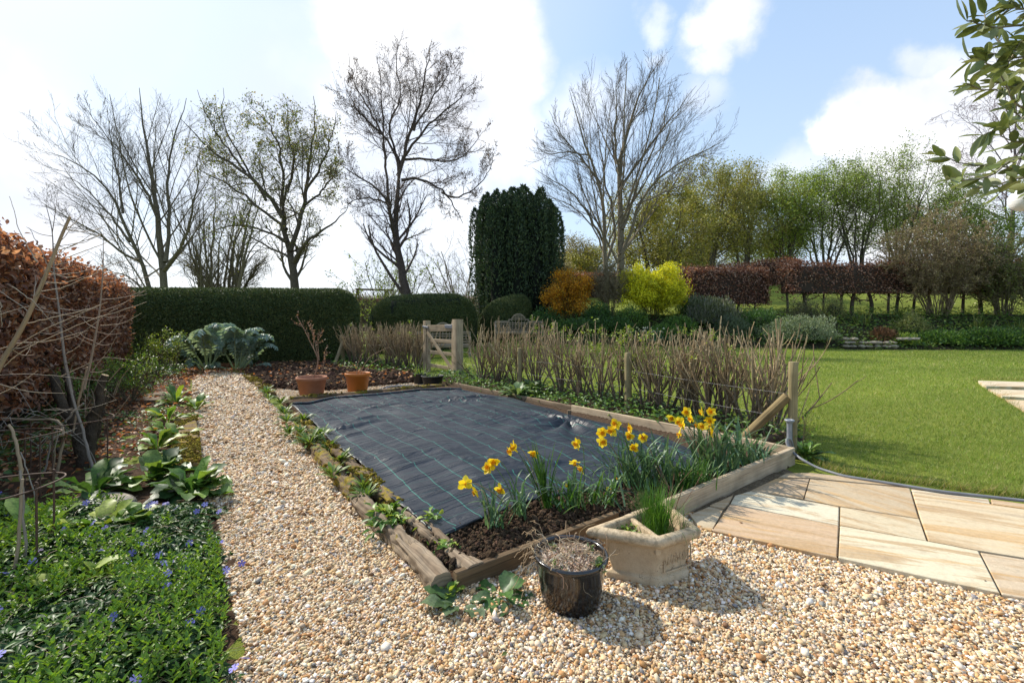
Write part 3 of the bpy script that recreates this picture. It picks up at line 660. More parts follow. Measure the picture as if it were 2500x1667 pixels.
ph2 = fl[:, 1]*23+fl[:, 0]*3+2.5*vnoise(fl*[1.2, .8], 54); wr += .022*np.clip(vnoise(fl*[1.1, 2.], 55)+.1, 0, 1)*(1-np.abs(np.sin(ph2)))**3*1.5
pg = G(1390, 1030, .1); rel = Sg.reshape(-1, 3)-pg; rd = np.hypot(rel[:, 0], rel[:, 1]); an = np.arctan2(rel[:, 1], rel[:, 0])
wr += .055*np.exp(-rd/.5)*np.sin(an*9)*sstep(0, .15, rd)                  # pulled into folds at the peg
wr += .006*vnoise(fl*6, 56)
em = np.minimum(np.minimum(Uu, 1-Uu)*LU, np.minimum(Vv_, 1-Vv_)*LV).ravel()
wr = wr*sstep(0, .25, em)+.012*(1-sstep(0, .12, em))*(.3+np.abs(vnoise(fl*[3, 3], 57)))
lb = (1-sstep(0, .35, Uu.ravel()*LU)); wr += .085*lb*np.clip(vnoise(fl*[2.5, 2.6], 58)-.05, 0, 1)      # loose flaps on the path side
dip = .05*np.exp(-((Uu.ravel()-.5)**2)/.15-((Vv_.ravel()-.55)**2)/.1)
Sg = Sg.reshape(-1, 3).copy(); Sg[:, 2] += wr-.4*dip+.01
Sg[:, :2] += (.012*np.stack([vnoise(fl*4, 59), vnoise(fl*4, 60)], 1))
idx = np.arange(nu*nv).reshape(nv, nu); q = np.stack([idx[1:, :-1], idx[1:, 1:], idx[:-1, 1:], idx[:-1, :-1]], -1).reshape(-1, 4)
gv = np.column_stack([fl[:, 0]+.07*vnoise(fl*.8, 61)+.025*vnoise(fl*4, 63), fl[:, 1]+.09*vnoise(fl*.8, 62)+.03*vnoise(fl*5, 64), 0*fl[:, 0]])
mb = MB().add(Sg, q, (1, 1, 1), gv)
t = thing('weed_sheet', 'wrinkled black woven weed sheet with green grid lines covering the bed', 'sheet', Sg.mean(0)*[1, 1, 0]+A(0, 0, .1))
part('membrane', mb, M['tarp'], t)
mb = MB()   # rolled hem at the far edge and folded hem in front
e = Sg.reshape(nv, nu, 3)
loft(mb, e[0, ::4]+A(0, .03, .01), rrect(.07, .035, .016), jit=.012, seed=5)
loft(mb, e[-1, ::4]+A(0, -.012, -.004), rrect(.035, .02, .009), jit=.006, seed=6)
loft(mb, e[::5, 0]+A(-.005, 0, -.006), rrect(.025, .016, .007), jit=.008, seed=7)
part('hem', mb, M['tarp'], t)

# ------------------------------------------------------------------ pots and planter in front
def offs(poly_, o):
    p = np.asarray(poly_, float)[:, :2]; n = len(p); r = []
    for i in range(n):
        a, b, c = p[i-1], p[i], p[(i+1) % n]; d1_ = nrm(b-a); d2_ = nrm(c-b); n1 = A(d1_[1], -d1_[0]); n2 = A(d2_[1], -d2_[0])
        m_ = (n1+n2)/(1+n1@n2); r.append(b+m_*o)
    return np.array(r)
def cham(p, c):
    n = len(p); r = []
    for i in range(n):
        a, b, d = p[i-1], p[i], p[(i+1) % n]; q1, q2 = b+nrm(a-b)*c, b+nrm(d-b)*c
        for t_ in (0, .33, .67, 1): r.append((1-t_)**2*q1+2*t_*(1-t_)*b+t_*t_*q2)
    return np.array(r)
RIM = [(.807, 2.449), (1.079, 2.583), (1.01, 2.99), (.413, 2.593)]
prof = [(-.055, .0), (-.052, .045), (-.056, .052), (-.068, .056), (-.07, .065), (-.058, .15), (-.05, .215), (-.035, .235), (-.012, .248), (-.002, .262), (0, .28), (-.006, .296), (-.018, .304), (-.04, .306), (-.05, .300), (-.056, .285), (-.062, .22)]
rows = []
for o_, z in prof: c_ = cham(offs(RIM, o_), .018); rows.append(np.column_stack([c_, np.full(len(c_), z)]))
V = np.array(rows); n_, m_ = V.shape[:2]; idx = np.arange(n_*m_).reshape(n_, m_); nx = np.roll(idx, -1, 1)
t = thing('stone_planter', 'cream cast stone planter with thick rim standing on the gravel beside the pot', 'planter', (.8, 2.65, 0))
part('body', MB().add(V.reshape(-1, 3), np.stack([idx[:-1], nx[:-1], nx[1:], idx[1:]], -1).reshape(-1, 4)), M['planter'], t)
inner = offs(RIM, -.06); F0 = np.append(offs(RIM, -.045)[0], .0); D1 = A(.68, 2.80, 0); D1[:2] = inner[3]+(inner[2]-inner[3])*.42
mb = MB(); bar(mb, F0+A(0, 0, .245), D1+A(0, 0, .25), .03, .1, .008, 8); part('divider', mb, M['planter'], t)
cs = offs(RIM, -.06); cc = cs.mean(0); gx = np.array([cs[0]+(cs[1]-cs[0])*a+(cs[3]-cs[0])*b+((cs[2]-cs[1])-(cs[3]-cs[0]))*a*b for b in np.linspace(0, 1, 14) for a in np.linspace(0, 1, 14)])
idx = np.arange(196).reshape(14, 14); q = np.stack([idx[:-1, :-1], idx[:-1, 1:], idx[1:, 1:], idx[1:, :-1]], -1).reshape(-1, 4)
part('soil', MB().add(np.column_stack([gx, .225+.015*vnoise(gx*25, 3)]), q, (.2, .14, .09)), M['soil'], t)
mb = MB(); a_, b_ = offs(RIM, -.056)[:2]; a_ = np.append(a_, 0); b_ = np.append(b_, 0); uu = nrm(b_-a_)
for (s0, z0, s1, z1) in ((.05, .08, .25, .08), (.05, .2, .25, .2), (.05, .08, .05, .2), (.25, .08, .25, .2)):
    bar(mb, a_+uu*s0+A(0, 0, z0), a_+uu*s1+A(0, 0, z1), .008, .008, .003, 4, uu if s0 == s1 else (0, 0, 1))
rg = np.random.default_rng(5)
for k in range(14):
    s0 = .065+k*.0125; z0 = .11+.02*rg.random(); bar(mb, a_+uu*s0+A(0, 0, z0)+A(uu[1], -uu[0], 0)*-.002, a_+uu*(s0+.006*rg.normal())+A(0, 0, z0+.04+.02*rg.random()), .008, .007, .003, 4, uu)
part('relief_panel', mb, M['planter'], t)

PC = A(.309, 2.40, 0)
t = thing('glazed_pot', 'shiny black glazed pot with dead stems standing on the gravel', 'pot', PC)
part('body', lathe(MB(), [(.0, .002), (.135, .0), (.146, .006), (.152, .03), (.166, .10), (.178, .18), (.183, .225), (.187, .235), (.195, .242), (.198, .252), (.196, .262), (.188, .266), (.18, .262), (.176, .25), (.172, .22)], PC, 72), M['glaze'], t)
rg = np.random.default_rng(6); r = .172*np.sqrt(rg.uniform(0, 1, 1300)); a = rg.uniform(0, 6.28, 1300); mb = MB()
p = np.stack([r*np.cos(a), r*np.sin(a), .225+.02*(1-(r/.18)**2)], 1)+PC
stones(mb, rg, p, .0065*rg.lognormal(0, .3, 1300), pick(rg, [(.42, .3, .2), (.5, .4, .3), (.36, .22, .14), (.55, .48, .4), (.28, .2, .15)], 1300))
lathe(mb, [(.001, .232), (.1, .23), (.176, .218)], PC, 30, (.2, .14, .1)); part('gravel_top', mb, M['pebble'], t)
# dead tangled plant in the pot
n = 150; a = rg.uniform(0, 6.28, n); r = .16*np.sqrt(rg.uniform(0, 1, n)); st = np.stack([r*np.cos(a), r*np.sin(a), np.full(n, .235)], 1)+PC
P_ = np.zeros((n, 9, 3)); P_[:, 0] = st; d = nrm(np.stack([rg.normal(-.15, .7, n), rg.normal(0, .7, n), rg.uniform(.2, .9, n)], 1)); L = rg.uniform(.06, .2, n)
for k in range(1, 9): d = nrm(d+rg.normal(size=(n, 3))*.38-A(0, 0, .10)*k/4); P_[:, k] = P_[:, k-1]+d*(L/8)[:, None]
inr = np.hypot(P_[..., 0]-PC[0], P_[..., 1]-PC[1]) < .185; P_[..., 2] = np.maximum(P_[..., 2], np.where(inr, .24, .06))
mb = MB(); tubes(mb, P_, np.full((n, 9), .0017)*rg.uniform(.5, 1.3, (n, 1)), 4, pick(rg, [(.42, .32, .2), (.3, .2, .12), (.5, .4, .28), (.2, .13, .08)], n))
hang = np.zeros((16, 10, 3)); 
for k in range(16):
    a0 = rg.uniform(2.4, 3.9); s0 = PC+A(.17*math.cos(a0), .17*math.sin(a0), .26); e0 = PC+A((.24+.1*rg.random())*math.cos(a0), (.24+.1*rg.random())*math.sin(a0), rg.uniform(.06, .36))
    hang[k] = poly([s0, (s0+e0)/2+A(0, 0, .05), e0], 10)+rg.normal(0, .006, (10, 3))
tubes(mb, hang, np.full((16, 10), .0016), 4, (.42, .3, .18))
t2 = thing('withered_plant', 'withered tangle of pale stems in the black pot', 'plant', PC+A(0, 0, .235)); part('stems', mb, M['twig'], t2)
mb = MB()
for cx, cy, nl, s_ in ((.13, -.1, 26, .05), (-.08, .07, 12, .035), (-.1, -.1, 16, .025), (.02, .02, 10, .025), (-.06, -.14, 12, .02), (.12, .06, 8, .03)):
    a = rg.uniform(0, 6.28, nl); d = np.stack([np.cos(a), np.sin(a), rg.uniform(.3, 1.6, nl)], 1)
    leaves(mb := MB(), PC+A(cx, cy, .245)+rg.normal(0, .012, (nl, 3))*[1, 1, 1], d, A(0, 0, 1)+rg.normal(0, .3, (nl, 3)), s_*rg.uniform(.6, 1.1, nl), s_*.35, LENS, pick(rg, [(.1, .16, .06), (.15, .22, .05), (.18, .24, .12)], nl)); part('sprout', mb, M['leaf'], t2)

# ------------------------------------------------------------------ soft plants
GREENS = [(.055, .11, .02), (.08, .15, .025), (.12, .19, .03), (.04, .085, .02)]
LIME = [(.27, .36, .04), (.22, .31, .04), (.32, .39, .06)]
def rosette(mb, rg, base, nl, L, Wd, cols, elev=(20, 70), droop=.6, n=8, fold=.25, wave=.25, az=None, prof=None):
    a = rg.uniform(0, 6.28, nl) if az is None else az; el = np.radians(rg.uniform(*elev, nl)); Ls = L*rg.uniform(.6, 1.1, nl)
    P_ = np.zeros((nl, n, 3)); P_[:, 0] = base+np.stack([np.cos(a), np.sin(a), 0*a], 1)*L*.04
    for k in range(1, n):
        e = el-droop*(k/n)**1.3*1.6; P_[:, k] = P_[:, k-1]+np.stack([np.cos(a)*np.cos(e), np.sin(a)*np.cos(e), np.sin(e)], 1)*(Ls/(n-1))[:, None]
        P_[:, k, 2] = np.maximum(P_[:, k, 2], base[2]+.008)
    s_ = np.linspace(0, 1, n); pf = prof if prof is not None else np.interp(s_, [0, .2, .5, .75, .93, 1], [.1, .28, .9, 1., .5, .02])
    c = pick(rg, cols, nl)[:, None]*np.interp(s_, [0, .3, 1], [1.35, 1., .95])[None, :, None]
    ribbon(mb, P_, Wd*rg.uniform(.8, 1.15, (nl, 1))*pf[None], fold, c, None, wave, int(rg.integers(1e6)))
def rplant(name, label, cat, base, nl, L, Wd, cols, seed, m='leaf', group=None, **kw):
    rg = np.random.default_rng(seed); mb = MB(); rosette(mb, rg, np.asarray(base), nl, L, Wd, cols, **kw)
    return solo(name, mb, M[m], label, cat, group, loc=base)
CF = [(.055, .125, .026), (.075, .155, .035), (.045, .10, .032)]
CFL = [(.14, .25, .035), (.10, .19, .032), (.18, .28, .05)]
g1 = 'comfrey plants by the front board'
rplant('comfrey', 'comfrey with grey green leaves flat on the gravel below the board corner', 'plant', G(1120, 1478, .01), 9, .20, .042, [(.10, .15, .07), (.07, .12, .05), (.05, .1, .03)], 71, elev=(5, 45), droop=.35, wave=.3, az=np.array([3.1, 3.4, 3.9, 4.4, .2, 1.8, 2.3, 5.6, 2.8]))
rplant('comfrey', 'dark green drooping leafy comfrey against the brown front board', 'plant', G(1222, 1455, .01), 9, .19, .045, CF, 72, elev=(10, 60), droop=.6, az=np.array([-1.3, -1.6, -2., -.6, .3, -2.7, 1.2, -.1, 2.6]))
rplant('small_weed', 'lime green seedling at the corner of the rotten sleeper', 'weed', G(1098, 1455, .01), 14, .09, .018, LIME+CFL, 73, elev=(40, 85), droop=.5)
rplant('large_leaf_plant', 'big glossy rosette of broad leaves spilling onto the gravel path', 'plant', G(475, 1205, .03), 40, .36, .062, CFL+CF, 74, elev=(10, 80), droop=.6, wave=.4)
rplant('large_leaf_plant', 'broad dark leaved rosette behind the periwinkle beside the golden moss', 'plant', G(385, 1170, .03), 26, .33, .07, CF+CFL, 75, elev=(20, 75), droop=.6, wave=.35)
rplant('large_leaf_plant', 'spreading broad leaves between the bare stone and the cut shrub', 'plant', G(225, 1205, .03), 20, .36, .062, CF+CFL, 76, elev=(15, 65), droop=.5, wave=.35)
rplant('large_leaf_plant', 'pale lime rosette rising out of the blue periwinkle', 'plant', G(250, 1305, .05), 22, .34, .05, CFL+LIME, 77, elev=(20, 75), droop=.6, wave=.3)
rplant('large_leaf_plant', 'light green rosette rising from the periwinkle towards the path', 'plant', G(345, 1290, .06), 16, .24, .045, CFL, 78, elev=(25, 70), droop=.7, wave=.3)
rplant('large_leaf_plant', 'long upright leaf pair beside the rusty hoop leg', 'plant', G(88, 1330, .05), 7, .42, .055, CFL, 79, elev=(35, 70), droop=.5, wave=.2, az=np.array([.3, .7, 2.9, 2.6, 3.4, .5, 4.5]))
rplant('large_leaf_plant', 'dull dark leaves at the edge of the photo under the hoops', 'plant', G(20, 1330, .05), 10, .4, .09, CF, 80, elev=(20, 60), droop=.5, wave=.2)
rplant('large_leaf_plant', 'two lime leaves poking up amid the periwinkle', 'plant', G(150, 1440, .1), 5, .26, .045, LIME, 86, elev=(25, 55), droop=.4, wave=.2, az=np.array([.4, .9, 3.3, 2.2, .1]))
rplant('large_leaf_plant', 'yellow green young shoot in the middle of the periwinkle', 'plant', G(250, 1425, .1), 8, .16, .03, LIME, 87, elev=(35, 80), droop=.4, wave=.2)
for i, (px, py, nl, L, lab) in enumerate([(430, 985, 16, .4, 'leafy green weed beside the flat stepping stones'), (480, 1000, 14, .35, 'bright green weed on the path edge past the mossy sleeper'), (410, 1030, 16, .4, 'tall soft leaved weed behind the end of the mossy sleeper'),
        (432, 1075, 10, .3, 'upright lime weed growing through the golden moss'), (385, 1095, 14, .32, 'low leafy weed at the inner side of the golden moss'), (330, 945, 14, .45, 'dark leaved weed near the far flat stones'), (408, 1060, 9, .28, 'small lime weed between moss and leaf litter')]):
    rplant('leafy_weed', lab, 'weed', G(px, py, .02), nl, L, .05, LIME+CFL+CFL, 81+i*3, elev=(25, 80), droop=.6, wave=.3, group='weeds along the inner side of the path')

# weeds growing in the sleepers along the path
WD = [(1090, 1345, 40, .07, 0, 'serrated fresh green weed in the gap between the two rotten sleepers'), (1078, 1356, 14, .05, 1, 'tiny weed beside the serrated one between the rotten sleepers'), (1073, 1330, 12, .05, 1, 'small dark weed below the inner rotten sleeper'),
      (938, 1262, 60, .10, 0, 'largest serrated weed clump where the outer sleeper starts to rot'), (965, 1280, 30, .08, 0, 'serrated weed just in front of the largest clump'), (922, 1295, 26, .09, 1, 'weed leaning over the outer sleeper onto the gravel'),
      (888, 1195, 34, .09, 2, 'weed tuft by the reddish moss near the sheet flap'), (893, 1215, 30, .09, 2, 'dark tuft in front of the reddish moss'), (832, 1130, 26, .11, 2, 'lime dandelion like weed at the path edge'), (812, 1165, 24, .11, 2, 'pale lime weed spreading onto the gravel'),
      (802, 1095, 24, .11, 2, 'dark strappy weed close to the sheet edge'), (755, 1085, 60, .12, 2, 'wide mat of narrow leaved weed by the sheet'), (785, 1070, 50, .12, 2, 'dense strappy weed against the shiny sheet flap'), (732, 1060, 30, .1, 2, 'narrow leaved tuft at the path edge before the mat'),
      (740, 1030, 40, .11, 2, 'green tuft near the loose corner of the sheet'), (700, 1030, 36, .11, 2, 'small green tuft on the path side of the mossy corner'), (695, 1010, 50, .11, 2, 'bushy strap leaved tuft near the faded pot'), (685, 985, 30, .12, 2, 'blue green grassy tuft beside yellow moss'),
      (650, 960, 30, .13, 2, 'grassy tuft on the corner of the dug soil'), (655, 975, 22, .1, 2, 'low green tuft at the gravel edge of the dug soil corner'), (705, 1060, 30, .1, 2, 'purple tinged low weed half on the gravel')]
for i, (px, py, nl, s_, kd, lab) in enumerate(WD):
    rg = np.random.default_rng(200+i); b = G(px, py, .07); s_ *= 1.3; mb = MB(); cols = [CFL+LIME, CF+CFL, [(.09, .17, .03), (.13, .21, .04), (.17, .25, .05)]][kd]
    if kd == 2: rosette(mb, rg, b, nl, s_*1.3, s_*.11, cols, (15, 75), .5, 6, .2, .1)
    else:
        P0 = b+rg.normal(0, s_*.35, (nl, 3))*[1, 1, .3]+A(0, 0, s_*.3); a = rg.uniform(0, 6.28, nl)
        leaves(mb, P0, np.stack([np.cos(a), np.sin(a), rg.uniform(-.2, .9, nl)], 1), A(0, 0, 1)+rg.normal(0, .4, (nl, 3)), s_*rg.uniform(.4, .8, nl), s_*.35*rg.uniform(.6, 1, nl), LENS, pick(rg, cols, nl))
    solo('path_weed', mb, M['leaf'], lab, 'weed', 'weeds along the rotten sleepers', loc=b)
b = G(1052, 1272, .1); rg = np.random.default_rng(260); mb = MB(); a = rg.uniform(0, 6.28, 20)
leaves(mb, b+rg.normal(0, .035, (20, 3))*[1, 1, .6]+A(0, 0, .04), np.stack([np.cos(a), np.sin(a), rg.uniform(-.2, .5, 20)], 1), A(0, 0, 1)+rg.normal(0, .4, (20, 3)), .055, .032, LENS, pick(rg, CFL+LIME, 20))
solo('nettle_seedling', mb, M['leaf'], 'nettle like seedling against the front corner of the sheet', 'weed', loc=b)

# daffodils
DL = [(.075, .15, .075), (.10, .18, .095), (.06, .12, .062), (.14, .22, .11)]
DG = [(.06, .14, .025), (.08, .17, .03), (.05, .12, .02)]
def straps(mb, rg, base, nl, L, Wd, spread, elev, droop, cols, lean=(0, 0), n=12):
    a = rg.uniform(0, 6.28, nl); el = np.radians(rg.uniform(*elev, nl)); Ls = L*rg.uniform(.6, 1.1, nl)
    P_ = np.zeros((nl, n, 3)); P_[:, 0] = base+np.stack([rg.normal(0, spread, nl), rg.normal(0, spread, nl), 0*a], 1)
    kink = rg.uniform(.45, .95, nl); dr = droop*rg.uniform(.2, 1.5, nl)
    for k in range(1, n):
        s_ = k/n; e = el-dr*np.where(s_ > kink, 1.5+(s_-kink)*3, s_**2*.8)
        d = np.stack([np.cos(a)*np.cos(e)+lean[0], np.sin(a)*np.cos(e)+lean[1], np.sin(e)], 1); P_[:, k] = P_[:, k-1]+nrm(d)*(Ls/(n-1))[:, None]
        P_[:, k, 2] = np.maximum(P_[:, k, 2], base[2]+.005)
    s_ = np.linspace(0, 1, n); c = pick(rg, cols, nl)[:, None]*np.interp(s_, [0, .12, .25, 1], [2., 1.6, 1., 1.])[None, :, None]
    ribbon(mb, P_, Wd*rg.uniform(.7, 1.15, (nl, 1))*np.interp(s_, [0, .15, .8, 1], [.8, 1, .85, .05])[None], .22, np.clip(c, 0, 1), None, 0)
def daff_flower(parent, pos, ax, rg, s_=1.):
    ax = nrm(ax); e1 = nrm(np.cross(ax, A(.1, .2, 1))); e2 = np.cross(ax, e1); mb = MB(); a = np.arange(6)*PI/3+rg.uniform(0, 1)
    rad = np.cos(a)[:, None]*e1+np.sin(a)[:, None]*e2
    d = nrm(rad+ax*rg.uniform(-.4, .55, (6, 1))); PT = ltmpl([0, .25, .6, .85, 1], [.12, .42, .5, .28, .02], .1, -.12)
    leaves(mb, np.repeat(pos[None], 6, 0)+rad*.004, d, np.repeat(ax[None], 6, 0)+rg.normal(0, .2, (6, 3)), .042*s_*rg.uniform(.85, 1.1, 6), .036*s_, PT, pick(rg, [(.86, .70, .03), (.88, .76, .07), (.84, .62, .02)], 6, None, .06, .02))
    f = part('flower', mb, M['petal'], parent)
    k = 14; prof = [(.007, -.004), (.0085, .006), (.011, .016), (.014, .023), (.017, .026), (.0125, .021), (.008, .008), (.001, .004)]
    th = np.arange(k)*2*PI/k; V = []
    for i, (r_, h_) in enumerate(prof):
        fr = 1+(.14*np.sin(th*5+1) if i in (3, 4) else 0); V.append(pos+ax*h_*s_+(r_*s_*fr)[:, None]*(np.cos(th)[:, None]*e1+np.sin(th)[:, None]*e2) if hasattr(fr, '__len__') else pos+ax*h_*s_+r_*s_*(np.cos(th)[:, None]*e1+np.sin(th)[:, None]*e2))
    V = np.array(V); idx = np.arange(len(prof)*k).reshape(-1, k); nx = np.roll(idx, -1, 1)
    part('trumpet', MB().add(V.reshape(-1, 3), np.stack([idx[:-1], nx[:-1], nx[1:], idx[1:]], -1).reshape(-1, 4), rg.uniform(.9, 1.05)*A(.84, .46, .018)), M['petal'], f)
def daffodil(label, bases, flowers, seed, nl, L, Wd, elev, droop, Y, cols=DL, lean=(0, 0), spread=.035, wilt=()):
    rg = np.random.default_rng(seed); b0 = np.mean([G(a, b, .1) for a, b in bases], 0); t = thing('daffodil', label, 'daffodil', b0, 'daffodil clumps in the front bed')
    mb = MB(); ms = MB()
    for a, b in bases: straps(mb, rg, G(a, b, .095), nl, L, Wd, spread, elev, droop, cols, lean)
    part('leaves', mb, M['leaf'], t)
    hd = []
    for px, py in list(flowers)+list(wilt):
        h = Pt(px, py, Y+rg.uniform(-.12, .12)); b = G(*bases[int(rg.integers(len(bases)))], .1)+A(rg.normal(0, .03), rg.normal(0, .03), 0)
        neck = h+A(.03, .005, .025); m1 = b+(neck-b)*.55+A(.015, 0, .03); ps = poly([b, m1, neck+A(.012, 0, -.01), neck, h+A(.012, 0, .004)], 14)
        tubes(ms, ps[None], np.linspace(.0042, .0028, 14)[None], 6, (.13, .2, .085) if rg.random() < .7 else (.3, .25, .13)); hd.append((h, A(-.7+rg.normal(0, .45), -.35+rg.normal(0, .55), -.3+rg.normal(0, .28))))
    if hd: part('stems', ms, M['leaf'], t)
    for i, (h, ax) in enumerate(hd): daff_flower(t, h, ax, rg, rg.uniform(1.0, 1.22) if i < len(flowers) else .5)
daffodil('daffodil clump with drooping yellow heads nearest the rotten sleeper', [(1195, 1285), (1222, 1285), (1270, 1262)], [(1136, 1181), (1164, 1200), (1194, 1142), (1205, 1124), (1223, 1193)], 301, 13, .36, .0085, (55, 86), .55, 3.05, spread=.03)
daffodil('narrow fan of dark green daffodil leaves leaning over the sheet with three heads', [(1335, 1240)], [(1247, 1100), (1256, 1091), (1303, 1104)], 302, 34, .52, .0062, (66, 88), .12, 3.36, DG, (-.22, 0), .022)
daffodil('loose low daffodil clump between the leaning fan and the planter', [(1405, 1245), (1450, 1235), (1500, 1235), (1370, 1240)], [(1410, 1083), (1403, 1127), (1420, 1142)], 303, 22, .38, .008, (35, 85), .6, 3.35, DL+DG, (-.1, 0), .05, ((1385, 1186), (1487, 1193)))
daffodil('large daffodil clump with cluster of heads behind the stone planter', [(1560, 1190), (1600, 1190), (1640, 1180), (1530, 1180)], [(1469, 1055), (1470, 1079), (1494, 1051), (1504, 1034), (1543, 1046), (1538, 1062), (1570, 1067), (1549, 1090)], 304, 34, .52, .0095, (50, 85), .5, 3.72, DL, (-.2, 0), .06, ((1508, 1167),))
daffodil('tallest daffodil clump with many heads nearest the fence post', [(1745, 1155), (1785, 1148), (1815, 1135), (1720, 1150)], [(1640, 1018), (1658, 1028), (1678, 1006), (1688, 1022), (1666, 1038), (1703, 1036), (1715, 1005), (1736, 1006), (1733, 1025), (1736, 1038), (1660, 1060), (1739, 1056), (1716, 1039)], 305, 30, .54, .0105, (50, 86), .5, 4.1, DL, (-.16, 0), .06)
daffodil('fresh green flowerless bulb foliage just behind the pale board', [(1690, 1195), (1712, 1185), (1668, 1200)], [], 306, 40, .30, .0055, (50, 86), .35, 3.75, DG, (0, 0), .045)
daffodil('limp daffodil foliage beside the corner of the pale boards', [(1828, 1125), (1850, 1128)], [], 307, 22, .34, .009, (40, 80), .7, 4.2, DL, (0, 0), .05)
# plants in the planter
rg = np.random.default_rng(320); b = A(.86, 2.68, .23); mb = MB(); straps(mb, rg, b, 420, .30, .0016, .032, (50, 88), .18, [(.07, .17, .02), (.09, .2, .025), (.06, .14, .015)], (-.1, .05), 8)
straps(mb, rg, b+A(.07, -.06, 0), 30, .2, .0016, .03, (20, 70), .8, [(.07, .17, .02), (.09, .2, .025)], (.05, -.05), 8)
solo('chives', mb, M['leaf'], 'bright green clump of chives growing in the stone planter', 'chives', loc=b)
b = A(.66, 2.66, .235); n = 170; mb = MB(); a = rg.uniform(0, 6.28, n)
leaves(mb, b+rg.normal(0, 1, (n, 3))*[.055, .035, .012]+A(0, 0, .02), np.stack([np.cos(a), np.sin(a), rg.uniform(0, 1, n)], 1), A(0, 0, 1)+rg.normal(0, .4, (n, 3)), .024*rg.uniform(.6, 1.2, n), .013, LENS, pick(rg, LIME+CFL, n))
solo('seedlings', mb, M['leaf'], 'mat of small green seedlings in the smaller half of the planter', 'seedlings', loc=b)
b = A(1.0, 2.86, .23); mb = MB(); P_ = np.array([poly([b, b+A(.0+.05*rg.normal(), .02*rg.normal(), .16), b+A(.03+.1*rg.normal(), .05*rg.normal(), .3*rg.uniform(.7, 1.2))], 8) for _ in range(10)])
tubes(mb, P_, np.linspace(.0022, .0012, 8)[None].repeat(10, 0), 4, (.25, .13, .09)); solo('dead_twigs', mb, M['twig'], 'thin reddish dead twigs at the back of the planter', 'twigs', loc=b)

# ------------------------------------------------------------------ periwinkle carpet and the left bed
VINCA = [A(-3.4, 1.2, 0), A(-1.15, 1.2, 0)]+gg((602, 1660), (582, 1520), (572, 1400), (548, 1310), (560, 1245), (500, 1225), (430, 1240), (360, 1235), (300, 1230), (200, 1245), (90, 1225), (-60, 1215))
def pdist(x, y, p):
    d = np.full(len(x), 9.); p = np.asarray(p)[:, :2]
    for i in range(len(p)):
        a = p[i-1]; b = p[i]; ab = b-a; t_ = np.clip(((x-a[0])*ab[0]+(y-a[1])*ab[1])/(ab@ab), 0, 1); d = np.minimum(d, np.hypot(x-a[0]-t_*ab[0], y-a[1]-t_*ab[1]))
    return d
def vheight(x, y): return .015+.15*sstep(0, .4, pdist(x, y, VINCA))*(1+.7*vnoise(np.stack([x*3.4, y*3.4], 1), 91))
rg = np.random.default_rng(400); mb = MB()
x, y = scatter(rg, VINCA, 6200); k = view(x, y, 40) & (y > 1.55) & (pdist(x, y, VINCA) > .13*(vnoise(np.stack([x*7, y*7], 1), 95)+.45)); x, y = x[k], y[k]; N = len(x); h = vheight(x, y)
k = rg.uniform(0, 1, N) < np.where(vnoise(np.stack([x*5, y*5], 1), 92) > -.55, 1, .35); x, y, h = x[k], y[k], h[k]; N = len(x)
z = h*rg.uniform(.45, 1.05, N); a = rg.uniform(0, 6.28, N)
leaves(mb, np.stack([x, y, z], 1), np.stack([np.cos(a), np.sin(a), rg.uniform(-.4, .35, N)], 1), np.stack([rg.normal(0, .35, N), rg.normal(0, .35, N), np.ones(N)], 1), (.05*rg.uniform(.55, 1.25, N)), .023*rg.uniform(.8, 1.2, N), LENS, pick(rg, [(.032, .09, .018), (.045, .115, .022), (.07, .15, .028), (.03, .072, .026)], N))
# upright young shoots in whorls
x, y = scatter(rg, VINCA, 640); k = view(x, y, 40) & (y > 1.55) & (vnoise(np.stack([x*3, y*3], 1), 93) > -.02-.4*sstep(-2.1, -1.2, x)) & (pdist(x, y, VINCA) > .05); x, y = x[k], y[k]; h = vheight(x, y); ns = len(x); m_ = 6
ht = rg.uniform(.02, .07, ns); xx = np.repeat(x, m_); yy_ = np.repeat(y, m_); lv = np.tile(np.arange(m_)//2, ns); a = np.repeat(rg.uniform(0, 6.28, ns), m_)+np.tile(np.arange(m_)*PI+(np.arange(m_)//2)*1.4, ns); N = ns*m_
zz = np.repeat(h, m_)+np.repeat(ht, m_)*(lv/2.)
leaves(mb, np.stack([xx, yy_, zz], 1)+rg.normal(0, .002, (N, 3)), np.stack([np.cos(a), np.sin(a), .5+.7*lv], 1), np.stack([-np.cos(a), -np.sin(a), np.ones(N)], 1), .033*rg.uniform(.7, 1.3, N), .014, LENS, pick(rg, [(.17, .29, .03), (.22, .34, .035), (.12, .22, .028)], N))
# runners
n = 220; xs, ys = scatter(rg, VINCA, 160); k = view(xs, ys) & (ys > 1.6); xs, ys = xs[k][:n], ys[k][:n]; n = len(xs); P_ = np.zeros((n, 8, 3)); a = rg.uniform(0, 6.28, n)
for i in range(8): P_[:, i, 0] = xs+np.cos(a)*i*.035; P_[:, i, 1] = ys+np.sin(a)*i*.035; P_[:, i, 2] = vheight(P_[:, i, 0], P_[:, i, 1])+.025*np.sin(i/7*PI); a = a+rg.normal(0, .2, n)
tubes(mb, P_, np.full((n, 8), .0011), 3, pick(rg, [(.25, .18, .09), (.15, .2, .06), (.36, .28, .17)], n))
o = solo('periwinkle_leaves', mb, M['gloss'], 'dense glossy periwinkle foliage carpeting the bed', 'ground cover', kind='stuff'); print('vinca', mb.n)
mb = MB(); fx, fy = scatter(rg, VINCA, 14); k = view(fx, fy, 10) & (fy > 1.6) & (pdist(fx, fy, VINCA) > .04); fx, fy = fx[k], fy[k]
